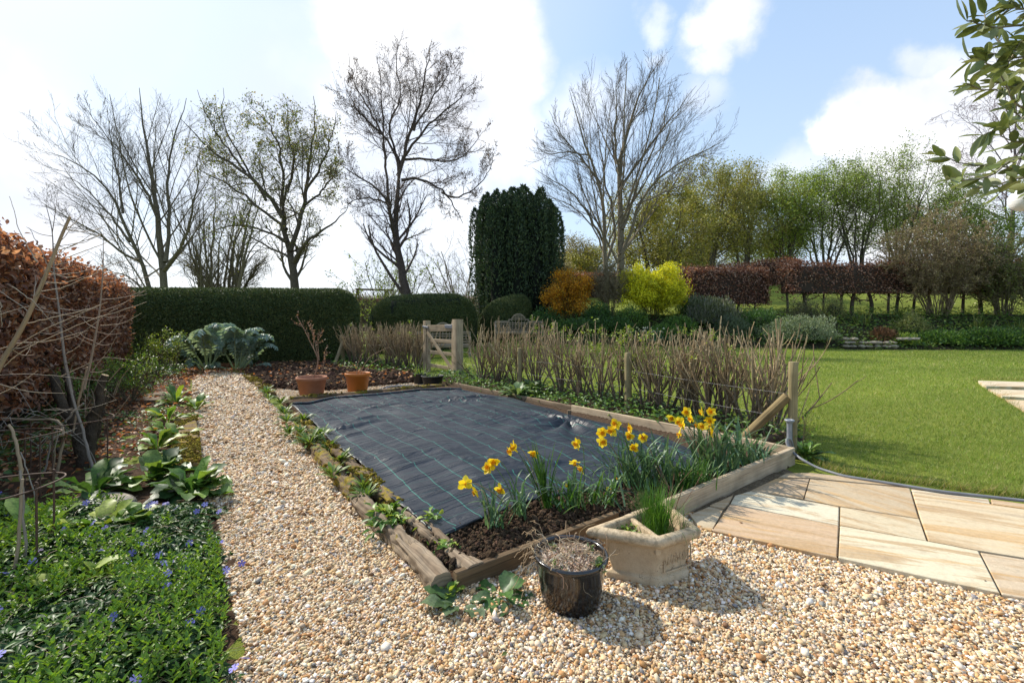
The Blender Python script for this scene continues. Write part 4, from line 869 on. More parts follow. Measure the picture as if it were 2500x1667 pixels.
extra = [G(*q)[:2] for q in [(590, 1395), (552, 1412), (388, 1422), (598, 1632), (366, 1510), (537, 1340), (408, 1475), (227, 1385), (322, 1418), (430, 1300), (405, 1275), (210, 1290), (345, 1400), (500, 1260), (480, 1285), (310, 1450), (255, 1455), (405, 1520)]]
fx = np.concatenate([fx, [e[0] for e in extra]]); fy = np.concatenate([fy, [e[1] for e in extra]]); nf = len(fx); fz = vheight(fx, fy)+.03
ax = nrm(np.stack([rg.normal(.1, .5, nf), rg.normal(-.5, .5, nf), np.ones(nf)], 1)); e1 = nrm(np.cross(ax, A(.3, 1, .1))); e2 = np.cross(ax, e1)
a = (np.tile(np.arange(5)*2*PI/5, nf)+np.repeat(rg.uniform(0, 1.2, nf), 5))[:, None]; E1 = np.repeat(e1, 5, 0); E2 = np.repeat(e2, 5, 0); AX = np.repeat(ax, 5, 0)
PW = ltmpl([0, .5, .85, 1], [.06, .3, .52, .3], .05, .1)
leaves(mb, np.repeat(np.stack([fx, fy, fz], 1), 5, 0), np.cos(a)*E1+np.sin(a)*E2+AX*.15, AX, .021, .0165, PW, np.repeat(pick(rg, [(.26, .25, .72), (.33, .32, .78), (.22, .2, .62)], nf), 5, 0))
solo('periwinkle_flowers', mb, M['petal'], 'scattered violet blue periwinkle flowers', 'flowers', kind='stuff')

# low weeds and ivy over the litter under the hedge
def groundweeds(name, poly_, dens, seed, z, L, cols, m='leaf', thr=-.2, fr=2., hmax=.12, lab='low weeds', onH=False, wf=.6, up=(-.3, .6)):
    rg = np.random.default_rng(seed); x, y = scatter(rg, poly_, dens); k = view(x, y, 40); x, y = x[k], y[k]; v = vnoise(np.stack([x*fr, y*fr], 1), seed); k = v > thr+rg.normal(0, .12, len(x)); x, y, v = x[k], y[k], v[k]
    N = len(x); zz = z+hmax*np.clip(v-thr+.2, .1, 1)*rg.uniform(0, 1, N)+(H(x, y) if onH else 0); a = rg.uniform(0, 6.28, N); m_ = MB()
    leaves(m_, np.stack([x, y, zz], 1), np.stack([np.cos(a), np.sin(a), rg.uniform(*up, N)], 1), np.stack([rg.normal(0, .45, N), rg.normal(0, .45, N), np.ones(N)], 1), L*rg.uniform(.6, 1.3, N), L*wf*rg.uniform(.7, 1.1, N), LENS, pick(rg, cols, N, None, .25))
    return solo(name, m_, M[m], lab, 'weeds', kind='stuff')
UNDER = gg((-40, 1240), (120, 1225), (330, 1200), (440, 1140), (455, 1040), (430, 960), (420, 915), (300, 890), (100, 985), (-40, 1010))
groundweeds('low_weeds', UNDER, 210, 410, .03, .055, CF+CFL+[(.09, .15, .04)], thr=.0, fr=1.6, hmax=.12)
groundweeds('ivy', [A(-11.4, 13., 0), A(-10.4, 12.9, 0), A(-5., 4.9, 0), A(-3.9, 3.1, 0), A(-4.6, 3., 0), A(-7.4, 7.2, 0)], 170, 411, .03, .07, CF+[(.07, .12, .03)], 'gloss', -.3, 1.2, .3, 'ivy and weeds at the foot of the copper hedge', wf=.8)
litter('hedge_foot_litter', [A(-11.2, 13., 0), A(-9.8, 12.8, 0), A(-4.6, 5.2, 0), A(-3.3, 2.8, 0), A(-4.6, 2.8, 0), A(-7., 7., 0)], 110, 412, .03, .07)
b = G(245, 1228, .02); mb = MB(); from math import cos, sin
ph = np.linspace(0, PI/2, 7); prof = np.stack([np.cos(ph)**.6, np.sin(ph)], 1); lathe(mb, prof[::1], (0, 0, 0), 22)
Vs = np.concatenate(mb.V); Vs = Vs*(1+.12*vnoise(Vs*2.2, 5))[:, None]*A(.27, .15, .06); mb.V = [Vs+b]
solo('flat_stone', mb, M['stone'], 'smooth brown flat stone showing through the periwinkle', 'stone')
for i, (px, py, L, ang, lab) in enumerate([(412, 962, .62, .1, 'grey slab beside the path edge, the larger of two by the weeds'), (368, 975, .45, .2, 'brown slab half under leaves beside the grey slab')]):
    b = G(px, py, .03); mb = MB(); bar(mb, b-A(cos(ang), sin(ang), 0)*L/2, b+A(cos(ang), sin(ang), 0)*L/2, .42, .05, .012, 8, jit=.008, seed=i, col=(.5, .42, .36)); solo('stepping_stone', mb, M['stone'], lab, 'paving slab')

# rusty hoops that hold up plants
def hoop(label, cx, cy, z, r, legs, seed):
    t = thing('plant_support', label, 'plant support', (cx, cy, 0), 'rusty wire plant supports'); a = np.linspace(0, 2*PI, 49); rg = np.random.default_rng(seed)
    P_ = np.stack([cx+r*np.cos(a), cy+r*np.sin(a), z+.01*np.sin(2*a+seed)], 1); part('ring', tubes(MB(), P_[None], np.full((1, 49), .0048), 6), M['rust'], t)
    for ax, ay in legs:
        mb = MB(); tubes(mb, poly([(ax, ay, -.02), (ax+.004, ay, z*.5), (ax, ay, z+.005)], 8)[None], np.full((1, 8), .0055), 6)
        b_ = np.linspace(0, 2*PI, 15); tubes(mb, np.stack([ax+.012*np.cos(b_), ay+.0*b_, z+.014*np.sin(b_)], 1)[None], np.full((1, 15), .0035), 5); part('leg', mb, M['rust'], t)
hoop('nearest rusty wire hoop over the periwinkle', -2.78, 2.5, .575, .235, [(-2.635, 2.52), (-2.98, 2.4), (-2.75, 2.73)], 1)
hoop('middle rusty wire hoop behind the nearest one', -3.93, 3.62, .565, .25, [(-3.735, 3.6), (-4.1, 3.5), (-3.9, 3.86)], 2)
hoop('farthest rusty wire hoop leaning on the cut shrub', -4.25, 4.3, .53, .37, [(-4.23, 3.95), (-3.93, 4.42), (-4.55, 4.3)], 3)
def stick(mb, pts, r0, r1, col, k=6, n=14, j=.0025, seed=0):
    rg = np.random.default_rng(seed); p = poly(pts, n)+rg.normal(0, j, (n, 3)); tubes(mb, p[None], np.linspace(r0, r1, n)[None], k, col, True)
PALE = (.42, .31, .2); GREYW = (.34, .29, .24)
# dead stalks standing in the hoops
for i, (pts, Y, r, lab) in enumerate([([(8, 1560), (30, 1450), (52, 1260), (55, 1170)], 2.45, .011, 'broken dead stalk bent at the nearest hoop, leaning to the photo edge'), ([(66, 1440), (60, 1300), (54, 1170), (50, 1150)], 2.5, .009, 'thin upright dead stalk inside the nearest hoop'),
        ([(52, 1170), (48, 1110), (30, 1045), (20, 1037)], 2.9, .013, 'dead stalk between the nearest and middle hoops'), ([(88, 1250), (80, 1190), (62, 1130), (50, 1103)], 3.2, .006, 'thin curved grey stalk at the middle hoop'),
        ([(133, 1170), (150, 1110), (158, 1030), (150, 1022), (90, 1024), (8, 1022)], 4.1, .016, 'stout grey stalk snapped over along the farthest hoop'), ([(110, 1150), (122, 1090), (143, 1040)], 4.1, .01, 'pale stalk leaning beside the snapped stout stalk'), ([(128, 1165), (136, 1090), (140, 1050)], 4.15, .007, 'slim stalk behind the snapped stout stalk'),
        ([(226, 1148), (210, 1080), (188, 1005), (165, 930), (160, 895)], 4.35, .017, 'long dead stalk crossing in front of the cut shrub, leaning away from the path'), ([(205, 1150), (184, 1100), (178, 1050), (186, 1000), (205, 930), (214, 895)], 4.4, .014, 'long dead stalk crossing in front of the cut shrub, leaning to the path'), ([(160, 1030), (180, 1005), (203, 985)], 4.2, .012, 'short broken stalk over the crossing stalks')]):
    mb = MB(); stick(mb, [Pt(a, b, Y+.02*i) for a, b in pts], r*.8, r*.62, PALE if i % 2 == 0 else GREYW, seed=i+5); solo('dead_stalk', mb, M['stem'], lab, 'dead stalk', 'dead stalks among the hoops')
mb = MB(); rg = np.random.default_rng(430)
for k in range(34):
    s0 = Pt(rg.uniform(-20, 180), rg.uniform(1000, 1080), 3.9+.5*rg.random()); e0 = s0+A(rg.normal(0, .22), rg.normal(0, .1), rg.normal(-.03, .13)); tubes(mb, (poly([s0, (s0+e0)/2+rg.normal(0, .05, 3), e0], 9))[None], np.full((1, 9), .0022), 4, (.38, .33, .27))
solo('twig_tangle', mb, M['twig'], 'tangle of grey dead stems lying through the farther hoops', 'twigs')
# the bare shrub leaning across the photo edge: a thick pale stem and two thinner ones with side shoots
t = thing('bare_shrub', 'leafless shrub with long pale stems in front of the copper hedge', 'shrub', G(-60, 1180))
def sideshoots(mb, stem, n, rg, L, r, col, lo=.1, hi=.98, dirn=None):
    for k in range(n):
        f = rg.uniform(lo, hi)*(len(stem)-1); i = int(f); b = stem[i]+(stem[min(i+1, len(stem)-1)]-stem[i])*(f-i)
        d = nrm(A(rg.normal(.5 if rg.random() < .75 else -.6, .4), rg.normal(0, .5), rg.uniform(-.25, .75))); l = L*rg.uniform(.3, 1.)
        p = poly([b, b+d*l*.5+A(0, 0, -.02), b+d*l+A(0, 0, .06*l)], 9); tubes(mb, p[None], np.linspace(r, r*.45, 9)[None], 4, col)
        if rg.random() < .6:
            q0_ = p[5]; d2 = nrm(d+rg.normal(0, .5, 3)); tubes(mb, poly([q0_, q0_+d2*l*.2, q0_+d2*l*.38+A(0, 0, .03)], 6)[None], np.linspace(r*.6, r*.35, 6)[None], 3, col)
rg = np.random.default_rng(440); Ys = 2.9
s1 = poly([Pt(-130, 1190, Ys), Pt(0, 890, Ys), Pt(60, 790, Ys), Pt(115, 665, Ys), Pt(152, 570, Ys), Pt(171, 529, Ys)], 40)
mb = MB(); tubes(mb, s1[None], np.interp(np.linspace(0, 1, 40), [0, .4, 1], [.020, .0155, .008])[None], 8, (.44, .31, .19), True); part('stem', mb, M['stem'], t, label='thickest pale stem')
mb = MB(); sideshoots(mb, s1, 14, rg, .42, .0032, (.46, .36, .25), .3, .97); part('side_shoots', mb, M['stem'], t)
for i, (pts, Y, r, c) in enumerate([([(175, 960), (158, 880), (150, 810), (142, 740), (132, 670), (128, 560), (112, 500)], 4.35, .013, (.33, .27, .22)), ([(205, 950), (222, 880), (235, 810), (243, 760), (249, 700), (252, 650), (252, 570)], 4.4, .012, (.38, .27, .19))]):
    s_ = poly([Pt(a, b, Y) for a, b in pts], 30); mb = MB(); tubes(mb, s_[None], np.linspace(r, .0025, 30)[None], 6, c, True); part('stem', mb, M['stem'], t); mb = MB(); sideshoots(mb, s_, 15, rg, .5, .004, c, .05, .85); part('side_shoots', mb, M['stem'], t)
ARC = [([(-20, 775), (40, 755), (95, 743)], 2.9), ([(-30, 905), (60, 830), (150, 785), (215, 758), (262, 737)], 2.9), ([(10, 895), (60, 850), (150, 812), (235, 775), (310, 755), (357, 738)], 3.1), ([(-20, 917), (60, 911), (165, 921), (262, 931)], 3.6), ([(55, 792), (130, 775), (225, 752), (262, 738)], 3.),
       ([(95, 712), (150, 705), (215, 675), (290, 640), (340, 630)], 3.4), ([(110, 672), (180, 668), (260, 650), (300, 625)], 3.3), ([(150, 918), (200, 895), (255, 870), (330, 880)], 4.3), ([(160, 865), (195, 845), (212, 812)], 4.3), ([(225, 905), (270, 850), (287, 815)], 4.4), ([(40, 838), (130, 832), (215, 806)], 3.2), ([(90, 640), (60, 590), (40, 540), (25, 480)], 2.8), ([(120, 655), (95, 600), (70, 555)], 2.9),
       ([(30, 700), (80, 735), (130, 790)], 2.8), ([(0, 730), (5, 800)], 2.8), ([(146, 800), (200, 770), (225, 720)], 4.3), ([(245, 795), (300, 790), (345, 765)], 4.4), ([(148, 830), (185, 825), (262, 765), (305, 740)], 4.3), ([(68, 760), (20, 725), (-30, 690)], 2.8), ([(170, 600), (210, 590), (250, 572)], 2.9), ([(160, 630), (240, 600), (310, 570)], 3.)]
mb = MB()
for i, (pts, Y) in enumerate(ARC): p = poly([Pt(a, b, Y) for a, b in pts], 16)+np.random.default_rng(i).normal(0, .002, (16, 3)); tubes(mb, p[None], np.linspace(.0033, .0014, 16)[None], 4, (.5, .39, .27) if i % 3 else (.36, .29, .22))
sideshoots(mb, s1, 6, rg, .3, .003, (.36, .29, .22)); part('twigs', mb, M['stem'], t)
# the cut back shrub: stout limbs sawn off
t = thing('cut_shrub', 'old shrub cut back to thick sawn limbs between hoops and path', 'shrub', G(205, 1130)); YB = G(205, 1130)[1]
for i, (pts, r0, r1) in enumerate([([(205, 1140), (195, 1060), (160, 1000), (138, 960), (128, 920)], .055, .035), ([(210, 1140), (222, 1050), (240, 980), (252, 920), (257, 914)], .06, .032), ([(214, 1130), (225, 1060), (238, 1000), (250, 952)], .05, .03), ([(216, 1120), (240, 1040), (262, 969)], .035, .018), ([(200, 1130), (185, 1040), (170, 950), (160, 900)], .045, .03), ([(190, 1120), (150, 1100), (135, 1095)], .04, .02)]):
    mb = MB(); s_ = poly([Pt(a, b, YB+.05*(i-2)) for a, b in pts], 16)+np.random.default_rng(i).normal(0, .008, (16, 3)); tubes(mb, s_[None], np.linspace(r0, r1, 16)[None], 9, (.085, .066, .048), True, (.42, .32, .19)); part('limb', mb, M['bark'], t)
mb = MB(); rg = np.random.default_rng(446)
for k in range(26): b = Pt(rg.uniform(120, 300), rg.uniform(930, 1050), YB+rg.uniform(-.2, .5)); d = A(rg.normal(0, .12), rg.normal(0, .1), rg.uniform(.1, .4)); tubes(mb, poly([b, b+d*.6+rg.normal(0, .03, 3), b+d], 7)[None], np.full((1, 7), .004), 4, (.2, .15, .1))
part('twigs', mb, M['twig'], t)

# ------------------------------------------------------------------ hedges
def hedge_box(name, label, p0, p1, thick, z0, z1, mleaf, dens, L, Wd, cols, seed, tm=LENS, core=(.02, .016, .01), round_=.25, top_only=None, ragged=.06, uporient=.2, tops=1., coremat='twig', extra=None, cat='hedge', group=None, zbase=None, thin=None):
    """clipped hedge between two ground points: leafy skin over an added dark core that blocks light"""
    rg = np.random.default_rng(seed); p0 = np.asarray(p0, float)[:2]; p1 = np.asarray(p1, float)[:2]; Lh = np.linalg.norm(p1-p0); u = (p1-p0)/Lh; n2 = A(u[1], -u[0])
    if n2@(-(p0+p1)) < 0: n2 = -n2            # face the camera side
    areas = [Lh*(z1-z0), Lh*thick, thick*(z1-z0)*2]; tot = int(dens*sum(areas)); pr = np.array(areas)/sum(areas)
    f = rg.choice(3, tot, p=pr); a = rg.uniform(0, 1, tot); b = rg.uniform(0, 1, tot); S_ = np.zeros((tot, 3)); Nn = np.zeros((tot, 3))
    k = f == 0; S_[k] = np.stack([a[k]*Lh, np.full(k.sum(), thick/2), b[k]*(z1-z0)], 1); Nn[k] = (0, 1, 0)
    k = f == 1; S_[k] = np.stack([a[k]*Lh, (b[k]-.5)*thick, np.full(k.sum(), z1-z0)], 1); Nn[k] = (0, 0, 1)
    k = f == 2; S_[k] = np.stack([np.where(a[k] < .5, 0, Lh), (2*a[k] % 1-.5)*thick, b[k]*(z1-z0)], 1); Nn[k] = np.stack([np.where(a[k] < .5, -1., 1.), 0*a[k], 0*a[k]], 1)
    # round the corners: project onto a rounded box
    hx, hy, hzt = Lh/2, thick/2, (z1-z0); q = S_-A(Lh/2, 0, 0); r = round_
    inn = np.stack([np.clip(q[:, 0], -hx+r, hx-r), np.clip(q[:, 1], -hy+r, hy-r), np.clip(q[:, 2], -9, hzt-r)], 1); dv = q-inn; dl = np.linalg.norm(dv, axis=1, keepdims=True)
    Nn = np.where(dl > 1e-6, dv/np.maximum(dl, 1e-6), Nn); q = inn+Nn*r
    w3 = np.column_stack([p0[0]+u[0]*(q[:, 0]+hx)+n2[0]*q[:, 1], p0[1]+u[1]*(q[:, 0]+hx)+n2[1]*q[:, 1], q[:, 2]]); Nw = np.column_stack([u[0]*Nn[:, 0]+n2[0]*Nn[:, 1], u[1]*Nn[:, 0]+n2[1]*Nn[:, 1], Nn[:, 2]])
    zb = H(w3[:, 0], w3[:, 1]) if zbase is None else zbase
    w3[:, 2] += z0+zb; w3 += Nw*(ragged*vnoise(w3*1.7, seed)+rg.normal(-.02, .035, tot)[:, ]*(ragged/.06))[:, None]
    if extra is not None: w3, Nw = extra(w3, Nw, rg)
    if thin is not None: k = thin(w3, rg); w3, Nw = w3[k], Nw[k]
    tot = len(w3); d = nrm(rg.normal(size=(tot, 3))*.9+Nw*.55+A(0, 0, uporient)); nn = nrm(Nw+rg.normal(size=(tot, 3))*.55)
    t = thing(name, label, cat, (*((p0+p1)/2), float(H(*((p0+p1)/2)))), group)
    part('foliage', leaves(MB(), w3, d, nn, L*rg.uniform(.6, 1.25, tot), Wd*rg.uniform(.7, 1.2, tot), tm, pick(rg, cols, tot, None, .25)), M[mleaf], t)
    # core: inset lumpy dark block, added so no light passes through the hedge
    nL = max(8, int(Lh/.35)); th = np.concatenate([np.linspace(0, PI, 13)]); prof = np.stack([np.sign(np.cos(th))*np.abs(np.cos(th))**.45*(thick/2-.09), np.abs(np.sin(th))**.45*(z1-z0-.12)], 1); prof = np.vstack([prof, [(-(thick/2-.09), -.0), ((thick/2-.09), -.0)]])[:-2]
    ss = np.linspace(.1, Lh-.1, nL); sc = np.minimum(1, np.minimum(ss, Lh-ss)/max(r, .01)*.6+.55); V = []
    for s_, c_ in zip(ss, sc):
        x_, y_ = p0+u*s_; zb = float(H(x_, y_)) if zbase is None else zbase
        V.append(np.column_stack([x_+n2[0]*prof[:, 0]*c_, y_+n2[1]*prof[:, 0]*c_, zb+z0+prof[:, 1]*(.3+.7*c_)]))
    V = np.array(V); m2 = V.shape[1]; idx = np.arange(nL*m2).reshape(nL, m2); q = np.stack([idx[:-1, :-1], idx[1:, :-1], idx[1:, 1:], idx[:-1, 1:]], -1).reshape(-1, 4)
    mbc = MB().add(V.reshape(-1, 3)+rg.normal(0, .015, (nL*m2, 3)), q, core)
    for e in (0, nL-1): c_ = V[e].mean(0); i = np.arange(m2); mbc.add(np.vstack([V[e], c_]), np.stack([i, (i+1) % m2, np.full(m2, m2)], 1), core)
    part('branches', mbc, M[coremat], t)  # the added light-blocking core, not modelled branches
    return t, p0, u, n2, Lh
YEW = [(.046, .075, .022), (.062, .095, .026), (.095, .122, .032), (.034, .058, .02), (.14, .145, .04)]
def yewtop(w3, Nw, rg): return w3, Nw
NEED = (np.array([(0, .5, 0), (1, .12, .02), (1, -.12, .02), (0, -.5, 0)], float), np.array([(0, 3, 2, 1)]))
def yew(label, p0, p1, z1, thick, seed, round_, dens=5200):
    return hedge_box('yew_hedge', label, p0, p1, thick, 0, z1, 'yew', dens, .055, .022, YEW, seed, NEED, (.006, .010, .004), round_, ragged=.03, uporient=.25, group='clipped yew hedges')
yew('long dark yew hedge with flat top behind the dug soil', A(-13.6, 14.9), A(-5.35, 15.75), 2.45, 1.7, 500, .75)
yew('middle rounded yew hedge between the swing frame and the gate', A(-5.65, 18.0), A(-1.55, 19.3), 2.2, 2.3, 501, 1.12)
yew('small domed yew hedge below the tall dark yew tree', A(-1.40, 19.9), A(.80, 20.6), 1.72, 2.1, 502, .95)
BEECH = [(.235, .115, .062), (.30, .16, .095), (.17, .08, .046), (.37, .22, .14), (.11, .055, .036), (.42, .29, .2)]
BP = None
HA, HB_ = A(-11.0, 13.1), A(-3.35, 1.55)     # the copper hedge runs beside the path
def ragtop(w3, Nw, rg):
    k = (Nw[:, 2] > .6) & (rg.random(len(w3)) < .25); w3 = w3.copy(); w3[k, 2] += rg.uniform(0, .22, k.sum()); return w3, Nw
def straggle(w3, Nw, rg):
    w3 = w3.copy(); k = rg.random(len(w3)) < .16; w3[k, 2] -= rg.uniform(0, .5, k.sum()); k = (Nw[:, 2] > .6) & (rg.random(len(w3)) < .12); w3[k, 2] += rg.uniform(0, .2, k.sum()); return w3, Nw
def bthin(w3, rg): # foliage breaks up towards the ground and where twigs show through
    return (rg.random(len(w3)) < sstep(.05, .65, w3[:, 2]+.35*vnoise(w3*1.3, 9))) & (rg.random(len(w3)) < .45+.9*(vnoise(w3*2.1, 12)+.35))
nb = A(.83, .56)
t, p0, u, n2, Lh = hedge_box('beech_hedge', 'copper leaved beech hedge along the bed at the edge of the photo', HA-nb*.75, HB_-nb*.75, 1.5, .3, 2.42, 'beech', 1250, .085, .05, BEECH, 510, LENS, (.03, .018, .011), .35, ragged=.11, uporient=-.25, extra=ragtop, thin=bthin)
rg = np.random.default_rng(511); mb = MB(); P_ = []
for k in range(60):
    s_ = rg.uniform(.2, Lh-.2); b = p0+u*s_+n2*rg.uniform(-.1, .55); P_.append(poly([(*b, 0), (*(b+rg.normal(0, .1, 2)), .5), (*(b+rg.normal(0, .2, 2)), 1.2), (*(b+rg.normal(0, .3, 2)), 2.3)], 9))
tubes(mb, np.array(P_), np.linspace(.035, .012, 9)[None]*rg.uniform(.6, 1.3, (60, 1)), 6, (.07, .055, .045)); part('trunks', mb, M['bark'], t)
P0_ = np.array(P_); Q, R = grow(P0_, np.full((60, 9), .02), rg, 30, .3, 1, (60, 20), .35, ls=.75, n=5, rr=.3, up=.3, rmin=.003); mb = MB(); tubes(mb, Q, np.minimum(R, .006), 3, (.10, .075, .06)); part('twigs', mb, M['twig'], t)

# ------------------------------------------------------------------ shrubs with sprouting leaves in the left bed
def sprouting(name, label, base, n0, hgt, spread, seed, lcol, nleaf, lL, cat='shrub', r=.008, bark=(.13, .10, .06), up=.35, group=None, lv=2, c1=5, leafm='leaf', rmin=.0016, c2=4, dz=0):
    rg = np.random.default_rng(seed); b = np.asarray(base, float); a = rg.uniform(0, 6.28, n0); el = np.radians(rg.normal(90-spread, 12, n0)); n = 8
    P_ = np.zeros((n0, n, 3)); P_[:, 0] = b+np.stack([np.cos(a), np.sin(a), 0*a], 1)*.06*rg.uniform(0, 1, (n0, 1)); d = np.stack([np.cos(a)*np.cos(el), np.sin(a)*np.cos(el), np.sin(el)], 1)
    for k in range(1, n): d = nrm(d+rg.normal(0, .09, (n0, 3))+A(0, 0, .03)); P_[:, k] = P_[:, k-1]+d*(hgt*rg.uniform(.6, 1.05, n0)/(n-1))[:, None]
    R_ = np.linspace(r, r*.4, n)[None]*rg.uniform(.7, 1.2, (n0, 1)); t = thing(name, label, cat, b, group); mb = MB(); tubes(mb, P_, R_, 5, bark); Q, Rq = P_, R_; allq = []
    for l_ in range(lv):
        Q, Rq = grow(Q, Rq, rg, (c1, c2, 3)[l_], .25, 1, (42, 14), .5, n=6, rr=.55, up=up, wob=.12, rmin=rmin); tubes(mb, Q, Rq, 4 if l_ == 0 else 3, bark); allq.append(Q)
    part('branches', mb, M['twig'], t)
    if nleaf:
        al = np.concatenate([q_[:, 2:].reshape(-1, 3) for q_ in allq]); i = rg.integers(len(al), size=nleaf); 
        leaves(mb2 := MB(), al[i]+rg.normal(0, .012+lL*.3, (nleaf, 3)), rg.normal(size=(nleaf, 3))+A(0, 0, .5), rg.normal(size=(nleaf, 3))*.7+A(0, 0, 1), lL*rg.uniform(.5, 1.3, nleaf), lL*.6*rg.uniform(.7, 1.2, nleaf), LENS if lL > .03 and nleaf < 4000 else DIA, pick(rg, lcol, nleaf, None, .25)); part('leaves', mb2, M[leafm], t)
    return t
YG = [(.20, .26, .03), (.26, .31, .035), (.13, .2, .03)]
sprouting('budding_shrub', 'small shrub in yellow green bud beside the silvery cardoon', G(425, 915), 10, 1.25, 22, 520, YG, 700, .045)
sprouting('budding_shrub', 'budding shrub between the copper hedge end and the cardoon', G(385, 918), 9, 1.1, 25, 521, YG, 600, .045)
sprouting('budding_shrub', 'leafy green bush on the leaf litter near the cut shrub', G(318, 985), 12, .85, 25, 522, CFL+YG, 900, .035, r=.009)
sprouting('budding_shrub', 'green shrub tight against the foot of the copper hedge', G(262, 985), 10, .95, 25, 523, CFL+YG, 800, .035)
sprouting('budding_shrub', 'dim leafy bush under the copper hedge behind the crossing stalks', G(185, 1015), 8, .8, 28, 524, CFL, 600, .04)
sprouting('budding_shrub', 'low lime shrub in front of the dark yew hedge corner', G(350, 905), 9, .8, 30, 525, YG+CFL, 600, .045)
groundweeds('bed_greens', gg((300, 925), (440, 925), (470, 900), (300, 885)), 160, 415, .03, .09, CF+CFL, thr=-.5, fr=1., hmax=.3, lab='green weeds before the yew hedge')
groundweeds('bed_greens', gg((790, 888), (850, 885), (1035, 897), (1030, 915), (920, 915), (830, 905)), 130, 416, .04, .09, CF+CFL, thr=-.5, fr=1., hmax=.3, lab='green weeds at the foot of the farther currant hedge')

# the cardoon
def cardoon(base, seed):
    rg = np.random.default_rng(seed); t = thing('cardoon', 'big silvery cardoon with arching jagged leaves by the end of the path', 'cardoon', base); CC = [(.22, .30, .24), (.28, .36, .3), (.17, .25, .19)]
    n = 18
    for k in range(27):
        az = k*2.4+rg.normal(0, .3); el = math.radians(rg.uniform(48, 86) if k < 19 else rg.uniform(12, 45)); L = rg.uniform(1.15, 1.75) if k < 19 else rg.uniform(.6, 1.0); off = A(rg.choice([-.42, .42]), rg.normal(0, .12), 0); P_ = np.zeros((n, 3)); P_[0] = base+off+A(math.cos(az), math.sin(az), 0)*.1; e = el
        for i in range(1, n):
            e = el-2.9*max(0, i/n-.58)**1.1*2.; P_[i] = P_[i-1]+A(math.cos(az)*math.cos(e), math.sin(az)*math.cos(e), math.sin(e))*L/(n-1); P_[i, 2] = max(P_[i, 2], .03)
        mb = MB(); c = CC[int(rg.integers(3))]; tubes(mb, P_[None], np.linspace(.028, .005, n)[None], 6, (.30, .36, .2))
        T = nrm(np.gradient(P_, axis=0)); sd = nrm(np.cross(T, A(0, 0, 1))); N_ = np.cross(sd, T); ps = []; ds = []; ns = []; ls = []
        for s_ in np.linspace(.3, .99, 15):
            f = s_*(n-1); i = min(int(f), n-2); p = P_[i]+(P_[i+1]-P_[i])*(f-i); ll = L*.19*math.sin(min(1, (s_-.22)/.5)*PI/2)*(1.15-.75*max(0, s_-.6)/.4)
            for sg in (-1, 1):
                for m_ in range(3): ps.append(p); ds.append(sd[i]*sg*(1-.12*m_)+T[i]*(.25+.4*m_)+N_[i]*rg.uniform(-.3, .25)+A(0, 0, -.25)); ns.append(N_[i]+rg.normal(0, .25, 3)); ls.append(ll*(1-.22*m_)*rg.uniform(.8, 1.1))
        ls = np.array(ls); leaves(mb, np.array(ps), np.array(ds), np.array(ns), ls, ls*.5, ltmpl([0, .25, .5, .75, 1], [.25, .5, .32, .3, .01], .12, .3), pick(rg, [c], len(ls), None, .18)); part('leaf', mb, M['leaf'], t)
cardoon(G(545, 903), 530)

# ------------------------------------------------------------------ pots and hose on the far strip
def flowerpot(label, base, r, h, m, seed, rimh=.05, name='flower_pot', cat='flower pot'):
    t = thing(name, label, cat, base); rb = r*.74
    part('body', lathe(MB(), [(.0, .0), (rb*.96, 0), (rb, .01), (r*.93, h-rimh), (r*.985, h-rimh+.004), (r, h-rimh+.012), (r*1.01, h-.012), (r*1.0, h-.002), (r*.96, h), (r*.92, h-.008), (r*.88, h-.09)], base, 44), M[m], t)
    part('soil', lathe(MB(), [(.001, h-.055), (r*.5, h-.05), (r*.9, h-.065)], base, 24, (.07, .045, .03)), M['soil'], t); return t
B1 = G(761, 970); flowerpot('faded terracotta pot with a bare sapling at the corner of the sheet', B1, .272, .39, 'terra', 1, .06)
B2 = G(873, 962); flowerpot('bright orange plastic pot with a few twigs', B2, .24, .42, 'orange', 2, .06)
B3 = G(1056, 945); flowerpot('wide black plastic pot in front of the gate', B3, .245, .255, 'blackpl', 3, .03)
B4 = G(1024, 938); flowerpot('smaller black pot tucked behind the wide black pot', B4, .15, .25, 'blackpl', 4, .03)
rg = np.random.default_rng(540); YP = B1[1]
stems = [poly([B1+A(.02, 0, .33), Pt(776, 895, YP), Pt(778, 875, YP), Pt(760, 840, YP), Pt(745, 808, YP), Pt(725, 772, YP)], 16), poly([Pt(779, 880, YP), Pt(772, 850, YP), Pt(764, 815, YP), Pt(752, 790, YP)], 16), poly([Pt(779, 878, YP+.03), Pt(776, 845, YP+.05), Pt(776, 820, YP), Pt(786, 812, YP)], 16), poly([B1+A(.05, .0, .33), Pt(785, 905, YP), Pt(793, 885, YP), Pt(794, 850, YP)], 16)]
t = thing('bare_sapling', 'bare forked sapling with pinkish buds in the faded pot', 'sapling', B1+A(0, 0, .33)); mb = MB(); tubes(mb, np.array(stems), np.array([np.linspace(.014, .006, 16), np.linspace(.008, .004, 16), np.linspace(.008, .004, 16), np.linspace(.005, .003, 16)]), 6, (.36, .22, .14))
Q, R = grow(np.array(stems), np.full((4, 16), .006), rg, 7, .45, 1, (38, 12), .3, n=6, rr=.55, up=.4, rmin=.003); tubes(mb, Q, R, 4, (.34, .2, .13)); part('branches', mb, M['twig'], t)
bp = Q[:, 1:].reshape(-1, 3); bp = np.concatenate([bp, stems[0][11:], stems[1][10:]]); n = 170; i = rg.integers(len(bp), size=n); part('buds', leaves(MB(), bp[i]+rg.normal(0, .01, (n, 3)), rg.normal(size=(n, 3))+A(0, 0, .8), rdir(rg, n), .028, .015, DIA, pick(rg, [(.42, .22, .15), (.3, .14, .1), (.45, .3, .2)], n)), M['leaf'], t)
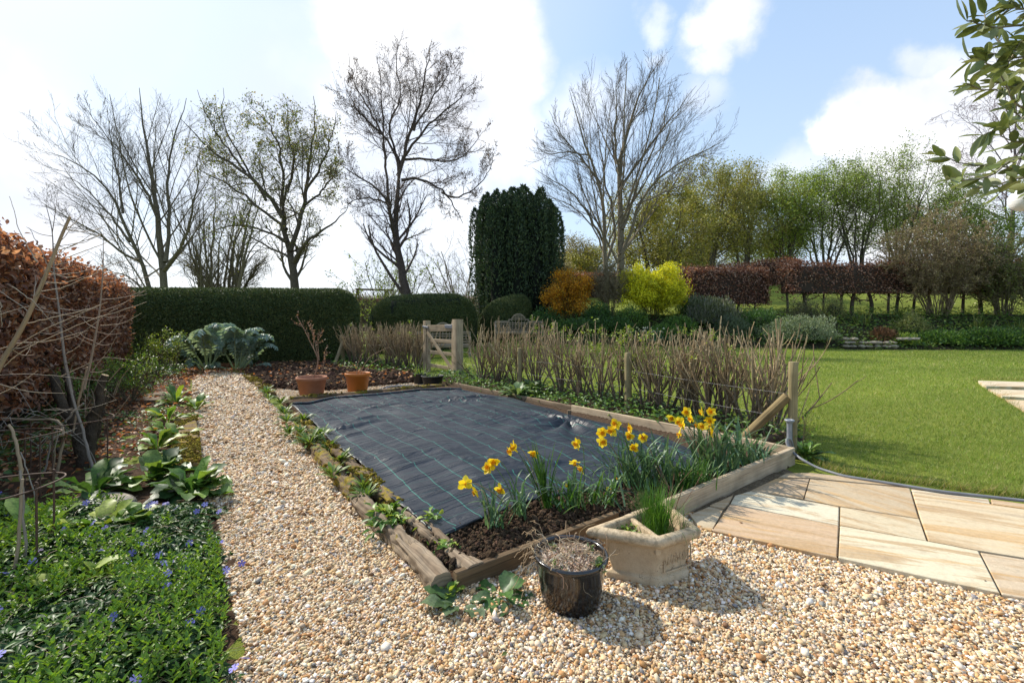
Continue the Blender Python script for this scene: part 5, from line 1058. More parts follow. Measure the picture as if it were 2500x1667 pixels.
t = thing('bare_sapling', 'sparse leaning twigs in the orange pot', 'sapling', B2+A(0, 0, .32)); mb = MB(); YP = B2[1]; st = np.array([poly([B2+A(.0, 0, .3), Pt(892, 885, YP), Pt(905, 868, YP), Pt(925, 858, YP), Pt(945, 848, YP)], 14), poly([B2+A(.02, 0, .3), Pt(900, 893, YP), Pt(915, 880, YP), Pt(935, 872, YP)], 14), poly([B2+A(-.02, 0, .3), Pt(872, 890, YP), Pt(880, 870, YP), Pt(888, 855, YP)], 14)])
tubes(mb, st, np.linspace(.007, .003, 14)[None].repeat(3, 0), 5, (.33, .22, .14)); Q, R = grow(st, np.full((3, 14), .005), rg, 5, .4, 1, (35, 10), .3, n=5, rr=.5, rmin=.0025); tubes(mb, Q, R, 3, (.33, .22, .14)); part('branches', mb, M['twig'], t)
for b, nl, lab in ((B3, 60, 'short weedy sprouts in the wide black pot'), (B4, 40, 'grassy green plant in the smaller black pot')):
    mb = MB(); straps(mb, np.random.default_rng(nl), b+A(0, 0, .2), nl, .16 if nl == 60 else .30, .004, .08, (35, 85), .5, CFL+LIME); solo('pot_plant', mb, M['leaf'], lab, 'plant', loc=b+A(0, 0, .2))
mb = MB(); c = G(985, 951, .02)
for k in range(11):
    a = np.linspace(0, 2*PI, 40); rr = .30+.035*(k % 4)+rg.normal(0, .01); z = .015+.018*(k//4)+.008*np.sin(a*2+k); tubes(mb, np.stack([c[0]+rr*np.cos(a)*1.15+rg.normal(0, .02), c[1]+rr*np.sin(a)*.9+rg.normal(0, .02), z+.004*rg.random()], 1)[None], np.full((1, 40), .010), 6)
solo('hose_coil', mb, M['grey'], 'coil of grey garden hose lying on the gravel beside the black pots', 'hose')

# ------------------------------------------------------------------ fence posts, gate, wire, standpipe
def rpost(label, base, h, r, seed, name='fence_post', lean=(0, 0)):
    b = np.asarray(base, float); mb = MB(); p = np.array([b+A(lean[0]*z/h, lean[1]*z/h, z) for z in np.linspace(-.05, h, 9)]); pr = np.stack([r*np.cos(np.arange(16)*PI/8), r*np.sin(np.arange(16)*PI/8)], 1)
    p = np.vstack([p, p[-1]+A(0, 0, .008)]); loft(mb, p, pr, (0, 1, 0), (1, 1, .92), True, .006, seed, 2., np.concatenate([np.ones(9), [.9]])); return solo(name, mb, M['wood_post'], label, 'post', 'round posts of the currant fence')
PA, PB, PCc = A(2.99, 4.86, 0), A(1.80, 7.05, .02), A(.15, 8.85, .02)
rpost('corner fence post with round top beside the grey pipe', PA, 1.02, .047, 1, lean=(.015, 0))
rpost('thick greenish fence post amid the currant stems behind the sheet', PB, .93, .055, 2)
rpost('slim fence post beside the pale flowerless leafy plant', PCc, .88, .048, 3)
rpost('short fence post at the dark yew end of the currant hedge', on(838, 14.2), .95, .06, 4, lean=(-.05, 0))
mb = MB(); e = PA+A(-.03, .02, .66); s0 = G(1800, 1083, .05); loft(mb, np.array([s0+(e-s0)*k/7 for k in range(8)]), np.stack([.05*np.cos(np.arange(14)*PI/7), .05*np.sin(np.arange(14)*PI/7)], 1), (0, 0, 1), (.92, .85, .75), True, .004, 5); solo('brace_pole', mb, M['wood_post'], 'slanting round brace pole propping the corner fence post', 'pole')
mb = MB(); s0 = on(815, 13.6, .02); e = on(837, 14.1, .75); loft(mb, np.array([s0+(e-s0)*k/7 for k in range(8)]), np.stack([.05*np.cos(np.arange(10)*PI/5), .05*np.sin(np.arange(10)*PI/5)], 1)); solo('brace_pole', mb, M['wood_post'], 'short slanting prop against the post by the dark yew hedge', 'pole')
b0 = G(1866, 1102, .06); mb = MB(); stick(mb, [b0+A(-.12, .0, .05), b0+A(.1, .12, .1), b0+A(.33, .2, .12)], .035, .05, (.18, .12, .08), 8, 10, .006, 3); solo('old_log', mb, M['bark'], 'short rough log lying behind the corner of the boards', 'log')
# gate
GL, GR = on(1042, 12.25), on(1116, 11.15); gd = nrm(GR-GL); gw = np.linalg.norm(GR-GL); gn = A(-gd[1], gd[0], 0)
def sqpost(label, base, h, w_, seed, col=(1, 1, 1)):
    mb = MB(); b = np.asarray(base); loft(mb, np.array([b+A(0, 0, z) for z in np.linspace(-.03, h, 10)]), rrect(w_, w_, .008), gn, col, True, .003, seed); return solo('gate_post', mb, M['wood_gate'], label, 'gate post', 'gate posts')
sqpost('hinge side oak gate post nearest the dense currant hedge', GL, 1.38, .15, 1); sqpost('thicker oak gate post on the latch side', GR+gd*.02, 1.42, .20, 2)
t = thing('garden_gate', 'weathered oak garden gate with diagonal brace and metal latch', 'gate', GL+gd*gw/2)
def gb(p0, p1, w_, h_, nm, seed, label=None): mb = MB(); bar(mb, p0, p1, w_, h_, .006, 8, gn if abs(p1[2]-p0[2]) > .5 and nm == 'stile' else (0, 0, 1), jit=.002, seed=seed); part(nm, mb, M['wood_gate'], t)
g0, g1_ = GL+gd*.12-gn*.02, GR-gd*.13-gn*.02
gb(g0+A(0, 0, .08), g0+A(0, 0, 1.2), .09, .07, 'stile', 11); gb(g1_+A(0, 0, .1), g1_+A(0, 0, 1.36), .08, .07, 'stile', 12)
gb(g0+A(0, 0, 1.17)-gn*.01, g1_+A(0, 0, 1.21)-gn*.01, .07, .17, 'top_rail', 13)
for z, s_ in ((.86, 14), (.55, 15), (.2, 16)): gb(g0+A(0, 0, z), g1_+A(0, 0, z), .03, .09, 'rail', s_)
gb(g0+A(0, 0, 1.08)-gn*.035, g1_+A(0, 0, .18)-gn*.035, .025, .10, 'brace', 17)
mb = MB(); bar(mb, g1_-gd*.3+A(0, 0, 1.24)-gn*.055, g1_+gd*.1+A(0, 0, 1.24)-gn*.055, .02, .09, .004, 4); bar(mb, g1_+gd*.0+A(0, 0, 1.28)-gn*.06, g1_+gd*.14+A(0, 0, 1.28)-gn*.06, .03, .03, .004, 4); part('latch', mb, M['iron'], t)
mb = MB(); bar(mb, g0-gd*.2+A(0, 0, 1.22)-gn*.06, g0+gd*.08+A(0, 0, 1.2)-gn*.055, .02, .05, .004, 4); part('hinge', mb, M['iron'], t)
mb = MB(); bar(mb, on(1020, 12.5)+A(0, 0, .0), GL+A(-.06, .05, .55), .07, .07, .006, 5); solo('brace_pole', mb, M['wood_gate'], 'square timber prop leaning on the hinge side gate post', 'pole')
# straining wires with loosely woven netting
def wire(mb, a, b, z, sag=.01): p = np.array([a+(b-a)*k/12+A(0, 0, z-sag*math.sin(k/12*PI)) for k in range(13)]); tubes(mb, p[None], np.full((1, 13), .0016), 3)
mb = MB(); run = [GR, PCc, PB, PA]
for a, b in zip(run[:-1], run[1:]):
    for z in (.02, .42, .68): wire(mb, a*[1, 1, 0], b*[1, 1, 0], z)
    n = int(np.linalg.norm(b-a)/.09)
    for k in range(n):  # hexagonal netting: zigzag verticals
        q0_ = a+(b-a)*k/n; q1_ = a+(b-a)*(k+1)/n; q0_[2] = q1_[2] = 0; pz = [((q0_*.7+q1_*.3) if j % 4 in (0, 1) else (q0_*.3+q1_*.7))+A(0, 0, .02+j*.035) for j in range(20)]
        if k % 1 == 0: tubes(mb, np.array(pz)[None], np.full((1, 20), .0007), 3)
solo('wire_netting', mb, M['wire'], 'thin wire netting stretched between the gate and the corner post', 'netting')
mb = MB()
for z in (.3, .7): wire(mb, on(838, 14.2), GL, z, .02)
solo('straining_wire', mb, M['wire'], 'plain wires from the gate to the post by the yew hedge', 'wire')
t = thing('standpipe', 'grey pipe with a flared top standing against the corner post', 'pipe', PA+A(-.075, -.08, 0)); b = PA+A(-.075, -.08, 0)
part('pipe', lathe(MB(), [(.026, .06), (.026, .38), (.03, .40), (.046, .415), (.047, .428), (.036, .432), (.027, .42), (.024, .36)], b, 20), M['zinc'], t)
hp = poly([b+A(.02, -.02, .12), b+A(0, -.045, .22), b+A(-.06, -.06, .27), b+A(-.085, -.07, .22), b+A(-.06, -.10, .14), G(1955, 1120, .10), G(1995, 1142, .05), G(2060, 1162, .045), G(2150, 1176, .045), G(2300, 1200, .045), G(2520, 1224, .045), G(3000, 1275, .045)], 90)
mb = MB(); tubes(mb, hp[None], np.full((1, 90), .0135), 8, (1, 1, 1), True); solo('hose', mb, M['grey'], 'grey hose looping from the pipe along the paving and lawn edge', 'hose')

# ------------------------------------------------------------------ currant hedge: pruned bushes
CUR = [(.39, .295, .165), (.30, .22, .12), (.46, .36, .21), (.23, .17, .10)]
def currant(label, base, hgt, n0, seed, lean=(0, 0), leafy=0., spread=20, group='pruned currant bushes along the fence'):
    rg = np.random.default_rng(seed); b = np.asarray(base, float); n = 8; a = rg.uniform(0, 6.28, n0); el = np.radians(np.clip(rg.normal(90-spread, 13, n0), 35, 90)); P_ = np.zeros((n0, n, 3)); P_[:, 0] = b+np.stack([np.cos(a), np.sin(a), 0*a], 1)*.08*rg.uniform(0, 1, (n0, 1)); d = np.stack([np.cos(a)*np.cos(el)+lean[0], np.sin(a)*np.cos(el)+lean[1], np.sin(el)], 1)
    d = nrm(d); L0 = hgt*rg.uniform(.5, .75, n0)
    for k in range(1, n): d = nrm(d+rg.normal(0, .07, (n0, 3))+A(0, 0, .05)); P_[:, k] = P_[:, k-1]+d*(L0/(n-1))[:, None]
    R_ = np.linspace(.0175, .011, n)[None]*rg.uniform(.6, 1.25, (n0, 1)); t = thing('currant_bush', label, 'bush', b, group)
    mb = MB(); cl = pick(rg, [(.12, .085, .065), (.16, .12, .085), (.10, .075, .06)], n0); cl2 = pick(rg, CUR, n0); fr = np.linspace(0, 1, n)[None, :, None]; tubes(mb, P_, R_, 6, cl[:, None]*(1-fr)+(cl[:, None]*.5+cl2[:, None]*.5)*fr); part('stems', mb, M['twig'], t)
    Q, R = grow(P_, R_, rg, 4, .3, 1.02, (22, 9), .98, n=8, rr=.62, tip=.8, up=.65, wob=.045, taper_len=.25, rmin=.0055)
    # pruned to an even height: cut shoots that pass the top
    top = b[2]+hgt*rg.uniform(.9, 1.05, len(Q)); over = Q[:, -1, 2] > top; zr = np.where(over, (top-Q[:, 0, 2])/np.maximum(Q[:, -1, 2]-Q[:, 0, 2], .01), 1.); zr = np.clip(zr, .15, 1); Q = Q[:, :1]+(Q-Q[:, :1])*zr[:, None, None]
    mb = MB(); tubes(mb, Q, R, 5, pick(rg, CUR, len(Q)), True, (.42, .35, .23)); Q2, R2 = grow(Q, R, rg, 1, .3, 1, (30, 10), .5, n=6, rr=.6, tip=.7, up=.6, rmin=.003); k = Q2[:, -1, 2] < b[2]+hgt*1.05; tubes(mb, Q2[k], R2[k], 4, pick(rg, CUR, int(k.sum()))); part('shoots', mb, M['twig'], t)
    nl = int(leafy)
    if nl:
        pts = np.concatenate([Q[:, 5:].reshape(-1, 3), Q2[:, 2:].reshape(-1, 3)]); c = pts[rg.integers(len(pts), size=max(2, nl//14))]; pp = c[rg.integers(len(c), size=nl)]+rg.normal(0, .028, (nl, 3))
        part('leaves', leaves(MB(), pp, rg.normal(size=(nl, 3))+A(0, 0, .4), rg.normal(size=(nl, 3))*.6+A(0, 0, 1), .032*rg.uniform(.6, 1.2, nl), .024, LENS, pick(rg, YG+LIME, nl)), M['leaf'], t)
BUSH = [(1175, 9.7, 1.03, 9, -.1, 30, 'currant bush leaning across the latch side of the gate'), (1216, 9.35, 1.12, 13, .0, 30, 'dense upright currant bush standing before the gap between the domed hedges'), (1262, 9.0, 1.0, 7, .0, 20, 'thin currant bush beside the slim post'), (1312, 8.6, 1.10, 11, -.2, 40, 'currant bush in front of the far bench'),
        (1368, 8.15, 1.08, 10, -.35, 40, 'currant bush with dark leaning stems next to the pale leafy clump'), (1418, 7.75, 1.06, 12, -.3, 50, 'wide currant bush leaning over the pale leafy clump'), (1462, 7.5, 1.08, 9, .0, 420, 'currant bush with patches of lime leaves'), (1515, 7.2, 1.02, 8, .1, 520, 'leafiest currant bush just before the thick post'), (1575, 6.8, 1.0, 9, .0, 340, 'currant bush just past the thick post with fresh leaves'),
        (1625, 6.5, 1.06, 11, .1, 60, 'currant bush behind the tall daffodil leaves'), (1672, 6.25, 1.13, 12, .15, 50, 'tall pale currant bush in front of the grey rosemary'), (1722, 6.0, 1.10, 11, .1, 30, 'currant bush with purplish lower stems behind the many headed daffodils'), (1775, 5.75, 1.10, 10, .0, 30, 'currant bush with one stout grey stem'), (1835, 5.45, 1.08, 11, .15, 20, 'currant bush above the slanting brace pole'), (1885, 5.25, 1.07, 9, .3, 20, 'last currant bush leaning out over the lawn by the corner post')]
for i, (px, Y, h, n0, ln, lf, lab) in enumerate(BUSH): currant(lab, on(px, Y+.28), h*1.25*(1+.07*math.sin(i*2.3)), n0+2, 600+i, (ln*.5, 0), lf, 17)
BUSH2 = [(862, 14.0, 'thin currant bush nearest the yew hedge and the short post'), (888, 13.7, 'currant bush second from the short post'), (915, 13.5, 'currant bush below the middle yew hedge, behind the orange pot'), (945, 13.2, 'densest currant bush of the farther run'), (972, 13., 'currant bush in the farther run with spreading stems'), (998, 12.8, 'currant bush in the farther run, two from the gate'), (1022, 12.5, 'currant bush right beside the hinge side gate post')]
for i, (px, Y, lab) in enumerate(BUSH2): currant(lab, on(px, Y), 1.32, 15, 640+i, (.05*(i-3), 0), 60, 15)
groundweeds('verge_weeds', VERGE, 420, 650, .06, .065, CF+CFL+[(.06, .12, .03)], thr=-.75, fr=2., hmax=.22, lab='nettles and weeds under the currant hedge')
rplant('foxglove', 'pale green broad leaved clump at the fence side of the sheet', 'plant', G(1262, 968, .1), 40, .34, .06, [(.16, .23, .1), (.2, .28, .12), (.1, .17, .06)], 655, elev=(15, 75), droop=.6, wave=.2)
rplant('foxglove', 'second pale leaved rosette close to the slim post', 'plant', G(1300, 955, .1), 26, .3, .055, [(.14, .22, .08), (.09, .16, .05)], 656, elev=(20, 75), droop=.6, wave=.2)
rplant('small_weed', 'weedy tuft hugging the corner post at the lawn edge', 'weed', PA+A(.14, -.02, 0), 40, .26, .03, CF+CFL, 657, elev=(10, 80), droop=.6)
sprouting('rose_sucker', 'thin thorny stem with few leaves on the lawn side of the corner post', PA+A(.16, .1, 0), 4, .55, 18, 658, CFL+YG, 60, .04, r=.005)

# ------------------------------------------------------------------ benches, swing frame
def bench(label, base, ang, W_=1.9, m='wood_grey', s_=1.0):
    """slatted garden bench with stepped back and round arched centre"""
    b = np.asarray(base, float); ux = A(cos(ang), sin(ang), 0); uy = A(-sin(ang), cos(ang), 0)      # uy points backwards
    def L(x, y, z): return b+s_*(ux*x+uy*y+A(0, 0, z))
    t = thing('garden_bench', label, 'bench', b)
    def bb(nm, lst):
        mb = MB()
        for i, (p, q, w_, h_) in enumerate(lst): bar(mb, L(*p), L(*q), w_*s_, h_*s_, .006, 4, uy if abs(q[2]-p[2]) > .1 and abs(q[0]-p[0]) < .1 else (0, 0, 1), jit=.001, seed=i)
        return part(nm, mb, M[m], t)
    hw = W_/2
    for x, y, h in ((-hw, 0, .62), (hw, 0, .62), (-hw, .55, .86), (hw, .55, .86)): bb('leg', [((x, y, 0), (x, y, h), .07, .07)])
    bb('seat', [((-hw, y, .43), (hw, y, .43), .07, .025) for y in (.04, .125, .21, .295, .38, .465)]+[((-hw, .0, .38), (hw, .0, .38), .03, .08)])
    for x in (-hw, hw):
        mb = MB(); p = poly([L(x, -.03, .58), L(x, .0, .66), L(x, .25, .67), L(x, .5, .67)], 10); loft(mb, p, rrect(.08*s_, .05*s_, .012)); a = np.linspace(0, 2*PI, 16)
        part('armrest', mb, M[m], t)
    bk = [((-hw, .55, .84), (-.42, .55, .84), .05, .06), ((.42, .55, .84), (hw, .55, .84), .05, .06), ((-hw, .55, .5), (hw, .55, .5), .04, .05), ((-.42, .55, .93), (-.3, .55, .93), .05, .05), ((.42, .55, .93), (.3, .55, .93), .05, .05), ((-.42, .55, .84), (-.42, .55, .95), .05, .05), ((.42, .55, .84), (.42, .55, .95), .05, .05)]
    for z in (.6, .7, .78): bk.append(((-hw, .55, z), (hw, .55, z), .022, .035))
    for x in np.linspace(-hw+.12, hw-.12, 15): bk.append(((x, .555, .5), (x, .555, .84), .03, .018))
    bb('backrest', bk)
    mb = MB(); a = np.linspace(0, PI, 22); loft(mb, np.array([L(.30*cos(q), .55, .86+.30*sin(q)) for q in a]), rrect(.05*s_, .065*s_, .01), uy)
    for z in (.93, 1.0, 1.07):
        x = math.sqrt(max(.0, .28**2-(z-.86)**2)); bar(mb, L(-x, .55, z), L(x, .55, z), .022*s_, .035*s_, .004, 3)
    for x in (-.13, 0, .13): bar(mb, L(x, .556, .84), L(x, .556, .86+math.sqrt(.28**2-x*x)), .02*s_, .026*s_, .004, 3, uy)
    part('arch', mb, M[m], t); return t
bench('teak bench with arched back showing behind the garden gate', on(1080, 15.3), .12, 1.85)
bench('teak bench with arched back standing below the dark domed hedge', on(1268, 18.2), .05, 2.0, 'wood_grey', .95)
bench('far pale bench with arched back glimpsed through the stilted hedge', on(2337, 25.), -.1, 2.1)
swb = on(893, 27.); t = thing('swing_frame', 'wooden garden swing frame standing between the yew hedges', 'swing frame', swb); h = 2.9; r_ = .055
def pole(nm, a, b, r): mb = MB(); p = np.array([a+(b-a)*k/5 for k in range(6)]); tubes(mb, p[None], np.full((1, 6), r), 10, (.55, .5, .5), True); part(nm, mb, M['wood_post'], t)
x0, x1 = swb+A(-.48, 0, 0), swb+A(.95, .9, 0)
pole('crossbar', x0+A(-.12, -.05, h), x1+A(.4, .1, h), .06)
for q in (x0, x1):
    pole('leg', q+A(-.62, .5, 0), q+A(-.02, 0, h-.02), r_); pole('leg', q+A(.42, -.35, 0), q+A(.02, 0, h-.02), r_); pole('brace', q+A(-.32, .25, h*.5), q+A(.2, -.16, h*.52), .04)

# ------------------------------------------------------------------ trees
def tree(name, label, base, limbs, levels, seed, bark=(.16, .13, .085), tbark=(.12, .095, .07), leaves_=None, group=None, ell=None, minr=.006, trunkk=10, cat='tree', jit=.04, mat_='bark', sway=.0):
    """limbs: traced main limbs [(points, r0, r1)]; levels: dicts for grow()"""
    rg = np.random.default_rng(seed); t = thing(name, label, cat, base, group); n = 14
    P_ = np.array([poly(p, n) for p, _, _ in limbs]); P_[:, 1:-1] += rg.normal(0, jit, P_[:, 1:-1].shape)*np.array([1, 1, .5]); R_ = np.array([np.linspace(a if i == 0 else a*.8, b*.4, n) for i, (_, a, b) in enumerate(limbs)]); R_[:, 0] *= 1.12
    part('trunk', tubes(MB(), P_, R_, trunkk, bark), M[mat_], t)
    keep = None
    if ell is not None:
        c, rad = np.asarray(ell[0]), np.asarray(ell[1]); keep = lambda q: (((q-c)/rad)**2).sum(1) < 1.0+.12*rg.normal(size=len(q))
    Q, R = P_, R_; mb = MB(); tips = []
    for i, lv in enumerate(levels):
        lv = dict(lv); k = lv.pop('k', 4); Q, R = grow(Q, R, rg, rmin=minr, keep=keep, **lv); tubes(mb, Q, R, k, tbark if i else bark); tips.append(Q)
    part('branches', mb, M['twig'], t)
    if leaves_:
        nl, L, cols, sp, mt, src = leaves_; al = np.concatenate([q[:, 1:].reshape(-1, 3) for q in tips[-src:]]); i = rg.integers(len(al), size=nl); c = pick(rg, cols, nl, None, .3)
        mb = leaves(MB(), al[i]+rg.normal(0, sp, (nl, 3)), rg.normal(size=(nl, 3))+A(0, 0, -.1), rdir(rg, nl)+A(0, 0, .5), L*rg.uniform(.5, 1.3, nl), L*.6*rg.uniform(.7, 1.2, nl), DIA, c); part('crown', mb, M[mt], t)
    return t
def limb(pts, Y, w0, w1, dy=0.):
    """limb traced as column/row points with depth offsets; widths in px"""
    return ([Pt(p[0], p[1], Y+(p[2] if len(p) > 2 else dy*i/max(1, len(pts)-1))) for i, p in enumerate(pts)], SZ(w0, Y)/2, SZ(w1, Y)/2)
# bare ash like tree left of the row
Y = 27.; TB = [(395, 795), (400, 700)]
L1 = [limb([(398, 800), (400, 690), (396, 640), (388, 560), (384, 500), (372, 420), (345, 300), (340, 215)], Y, 19, 3, .6), limb([(404, 640), (415, 590), (410, 520), (405, 440), (420, 360), (440, 290), (455, 240)], Y, 12, 3, 1.6),
      limb([(375, 800), (372, 690), (345, 640), (318, 590), (300, 520), (285, 490), (240, 430), (190, 390), (110, 370)], Y, 15, 2, -1.8), limb([(318, 590), (280, 540), (230, 480), (185, 440), (150, 430)], Y, 8, 2, 2.), limb([(388, 540), (350, 450), (300, 380), (250, 320), (215, 270)], Y, 9, 2, -2.4),
      limb([(400, 660), (430, 620), (460, 570), (475, 510), (480, 440), (490, 370)], Y, 10, 3, -1.2), limb([(345, 640), (300, 620), (240, 570), (200, 550), (110, 500)], Y, 8, 2, -2.5), limb([(360, 790), (340, 690), (300, 670), (265, 660), (240, 650)], Y, 9, 2, 1.), limb([(300, 520), (290, 430), (270, 350), (262, 260)], Y, 7, 2, 1.5)]
LV = [dict(cnt=16, t0=.15, ang=(36, 9), ratio=.55, n=8, rr=.42, up=.45, wob=.06, taper_len=.62), dict(cnt=9, t0=.12, ang=(36, 10), ratio=.52, n=7, rr=.5, up=.4, wob=.07, k=3), dict(cnt=6, t0=.15, ang=(35, 10), ratio=.52, n=5, rr=.6, up=.35, wob=.07, k=3)]
tree('bare_tree', 'wide leafless tree spreading to the copper hedge, farthest along the row', on(398, Y), L1, LV, 700, (.17, .145, .10), (.13, .105, .08), (900, .07, [(.2, .19, .08), (.16, .12, .07)], .08, 'leaf', 1), ell=(Pt(330, 440, Y), A(SZ(250, Y), 6, SZ(250, Y))))
# dense many stemmed tree behind
Y = 31.; rg = np.random.default_rng(701); L2 = []
for k in range(16):
    x0 = rg.uniform(470, 590); x1 = x0+(x0-540)*1.2+rg.normal(0, 30); y1 = rg.uniform(395, 520)+abs(x1-540)*.45; L2.append(limb([(x0, 815), (x0+rg.normal(0, 3), 690), ((x0*.6+x1*.4)+rg.normal(0, 8), 600), (x1, y1)], Y+rg.normal(0, .8), rg.uniform(7, 14), 2.5, rg.normal(0, 1.)))
for k in range(10):
    sg = 1 if k % 3 else -1; L2.append(limb([(545+sg*rg.uniform(10, 40), 790), (560+sg*40, 690), (550+sg*rg.uniform(70, 110), rg.uniform(600, 670)), (545+sg*rg.uniform(60, 125), rg.uniform(620, 690))], Y, 6, 2))
tree('bare_tree', 'dense many stemmed leafless tree between the wide tree and the sprouting chestnut', on(530, Y), L2, [dict(cnt=12, t0=.2, ang=(38, 12), ratio=.4, n=7, rr=.5, up=.35, wob=.1, taper_len=.6), dict(cnt=7, t0=.2, ang=(38, 12), ratio=.55, n=6, rr=.55, up=.3, wob=.12, k=3), dict(cnt=3, t0=.25, ang=(35, 12), ratio=.5, n=5, rr=.6, up=.25, wob=.1, k=3)], 701, (.17, .15, .10), (.15, .125, .085), (1300, .09, [(.24, .25, .06), (.2, .17, .08)], .1, 'leaf', 1), ell=(Pt(535, 590, Y), A(SZ(140, Y), 4, SZ(210, Y))))
# chestnut breaking leaf
Y = 23.5
L3 = [limb([(718, 800), (717, 700), (716, 650), (708, 610), (692, 560), (690, 520), (700, 450)], Y, 26, 9, .3), limb([(716, 640), (735, 605), (760, 580), (790, 560), (825, 540), (850, 505)], Y, 13, 3, -1.5), limb([(708, 612), (735, 540), (745, 480), (752, 420), (765, 340), (770, 270), (765, 235)], Y, 15, 3, .8), limb([(690, 530), (660, 480), (600, 420), (530, 380), (480, 335), (440, 290)], Y, 14, 3, -.5), limb([(700, 560), (650, 520), (590, 470), (540, 440), (470, 410)], Y, 10, 3, 1.6), limb([(690, 500), (690, 420), (680, 350), (650, 290), (610, 260)], Y, 10, 3, -1.4), limb([(700, 470), (720, 400), (700, 320), (700, 250)], Y, 9, 3, 1.), limb([(745, 470), (790, 400), (810, 340), (820, 280)], Y, 9, 3, -1.), limb([(650, 490), (580, 370), (540, 300), (545, 215)], Y, 8, 2, .8), limb([(600, 420), (540, 340), (500, 280), (482, 220)], Y, 7, 2, -1.2), limb([(745, 500), (770, 480), (810, 440), (825, 400)], Y, 8, 3, 1.5), limb([(700, 590), (640, 560), (580, 545), (520, 560), (470, 600)], Y, 8, 2, -1.)]
tree('chestnut_tree', 'spreading chestnut breaking into green leaf above the long yew hedge', on(717, Y), L3, [dict(cnt=17, t0=.15, ang=(45, 12), ratio=.48, n=8, rr=.4, up=.3, wob=.16, taper_len=.7), dict(cnt=9, t0=.2, ang=(45, 14), ratio=.55, n=7, rr=.55, up=.2, wob=.17, k=3), dict(cnt=6, t0=.2, ang=(42, 14), ratio=.6, n=6, rr=.6, up=.3, wob=.15, k=3)], 702, (.12, .098, .07), (.15, .13, .075), (7500, .12, [(.16, .2, .03), (.24, .25, .04), (.12, .15, .03), (.26, .2, .04)], .12, 'leaf', 1), minr=.0065, ell=(Pt(655, 430, Y), A(SZ(225, Y), 5, SZ(215, Y))))
# tall budding tree
Y = 22.5
L4 = [limb([(1000, 815), (993, 710), (975, 640), (965, 560), (968, 500), (972, 430), (985, 380)], Y, 27, 13, 0), limb([(985, 690), (958, 560), (950, 495), (930, 460), (890, 440), (850, 425), (830, 400)], Y, 17, 3, -1.4), limb([(950, 495), (940, 400), (935, 330), (930, 230), (920, 130)], Y, 9, 2, 1.), limb([(975, 420), (950, 340), (900, 300), (860, 260), (840, 190)], Y, 9, 2, -.6), limb([(972, 430), (1000, 330), (1025, 250), (1045, 160), (1055, 95)], Y, 12, 2, .5), limb([(985, 385), (1030, 320), (1085, 270), (1130, 240), (1165, 185)], Y, 9, 2, -1.2), limb([(980, 440), (1020, 435), (1080, 460), (1110, 510), (1130, 545)], Y, 9, 3, -.8), limb([(1080, 470), (1110, 490), (1150, 470), (1190, 430), (1208, 370)], Y, 6, 2, .4), limb([(985, 390), (1040, 385), (1100, 400), (1150, 370), (1180, 320)], Y, 8, 2, 1.5), limb([(978, 400), (940, 320), (985, 240), (960, 130), (985, 85)], Y, 8, 2, .4), limb([(955, 500), (900, 480), (860, 490), (830, 520)], Y, 7, 2, 1.2), limb([(1010, 320), (1060, 230), (1095, 190), (1105, 130)], Y, 7, 2, -.5), limb([(935, 330), (890, 250), (860, 190), (850, 130)], Y, 6, 2, .6)]
tree('budding_tree', 'tall dark budding tree rising behind the middle yew hedge', on(997, Y), L4, [dict(cnt=16, t0=.15, ang=(42, 12), ratio=.46, n=7, rr=.4, up=.4, wob=.14, taper_len=.7), dict(cnt=9, t0=.15, ang=(40, 14), ratio=.58, n=6, rr=.55, up=.4, wob=.14, k=3), dict(cnt=6, t0=.2, ang=(38, 12), ratio=.6, n=5, rr=.6, up=.4, wob=.12, k=3)], 703, (.105, .08, .065), (.125, .09, .08), (7500, .075, [(.12, .075, .06), (.16, .10, .07), (.09, .07, .05)], .05, 'leaf', 1), minr=.007, ell=(Pt(1000, 350, Y), A(SZ(215, Y), 4.6, SZ(272, Y))))
# small fresh green tree and pale bare one between
sprouting('young_tree', 'loose young tree in fresh leaf around the leaning trunk', on(965, 25), 16, 5.2, 38, 704, [(.18, .25, .04), (.13, .2, .03), (.24, .3, .06)], 2600, .11, 'tree', .035, (.13, .115, .06), .2, None, 2, 9, 'leaf', .007, 5)
sprouting('bare_sapling_tree', 'pale leafless slender tree just left of the dark yew column'.replace('left of', 'beside'), on(1135, 26), 11, 6.2, 24, 705, YG, 0, .05, 'tree', .05, (.3, .25, .19), .3, None, 3, 8, 'leaf', .007, 5)
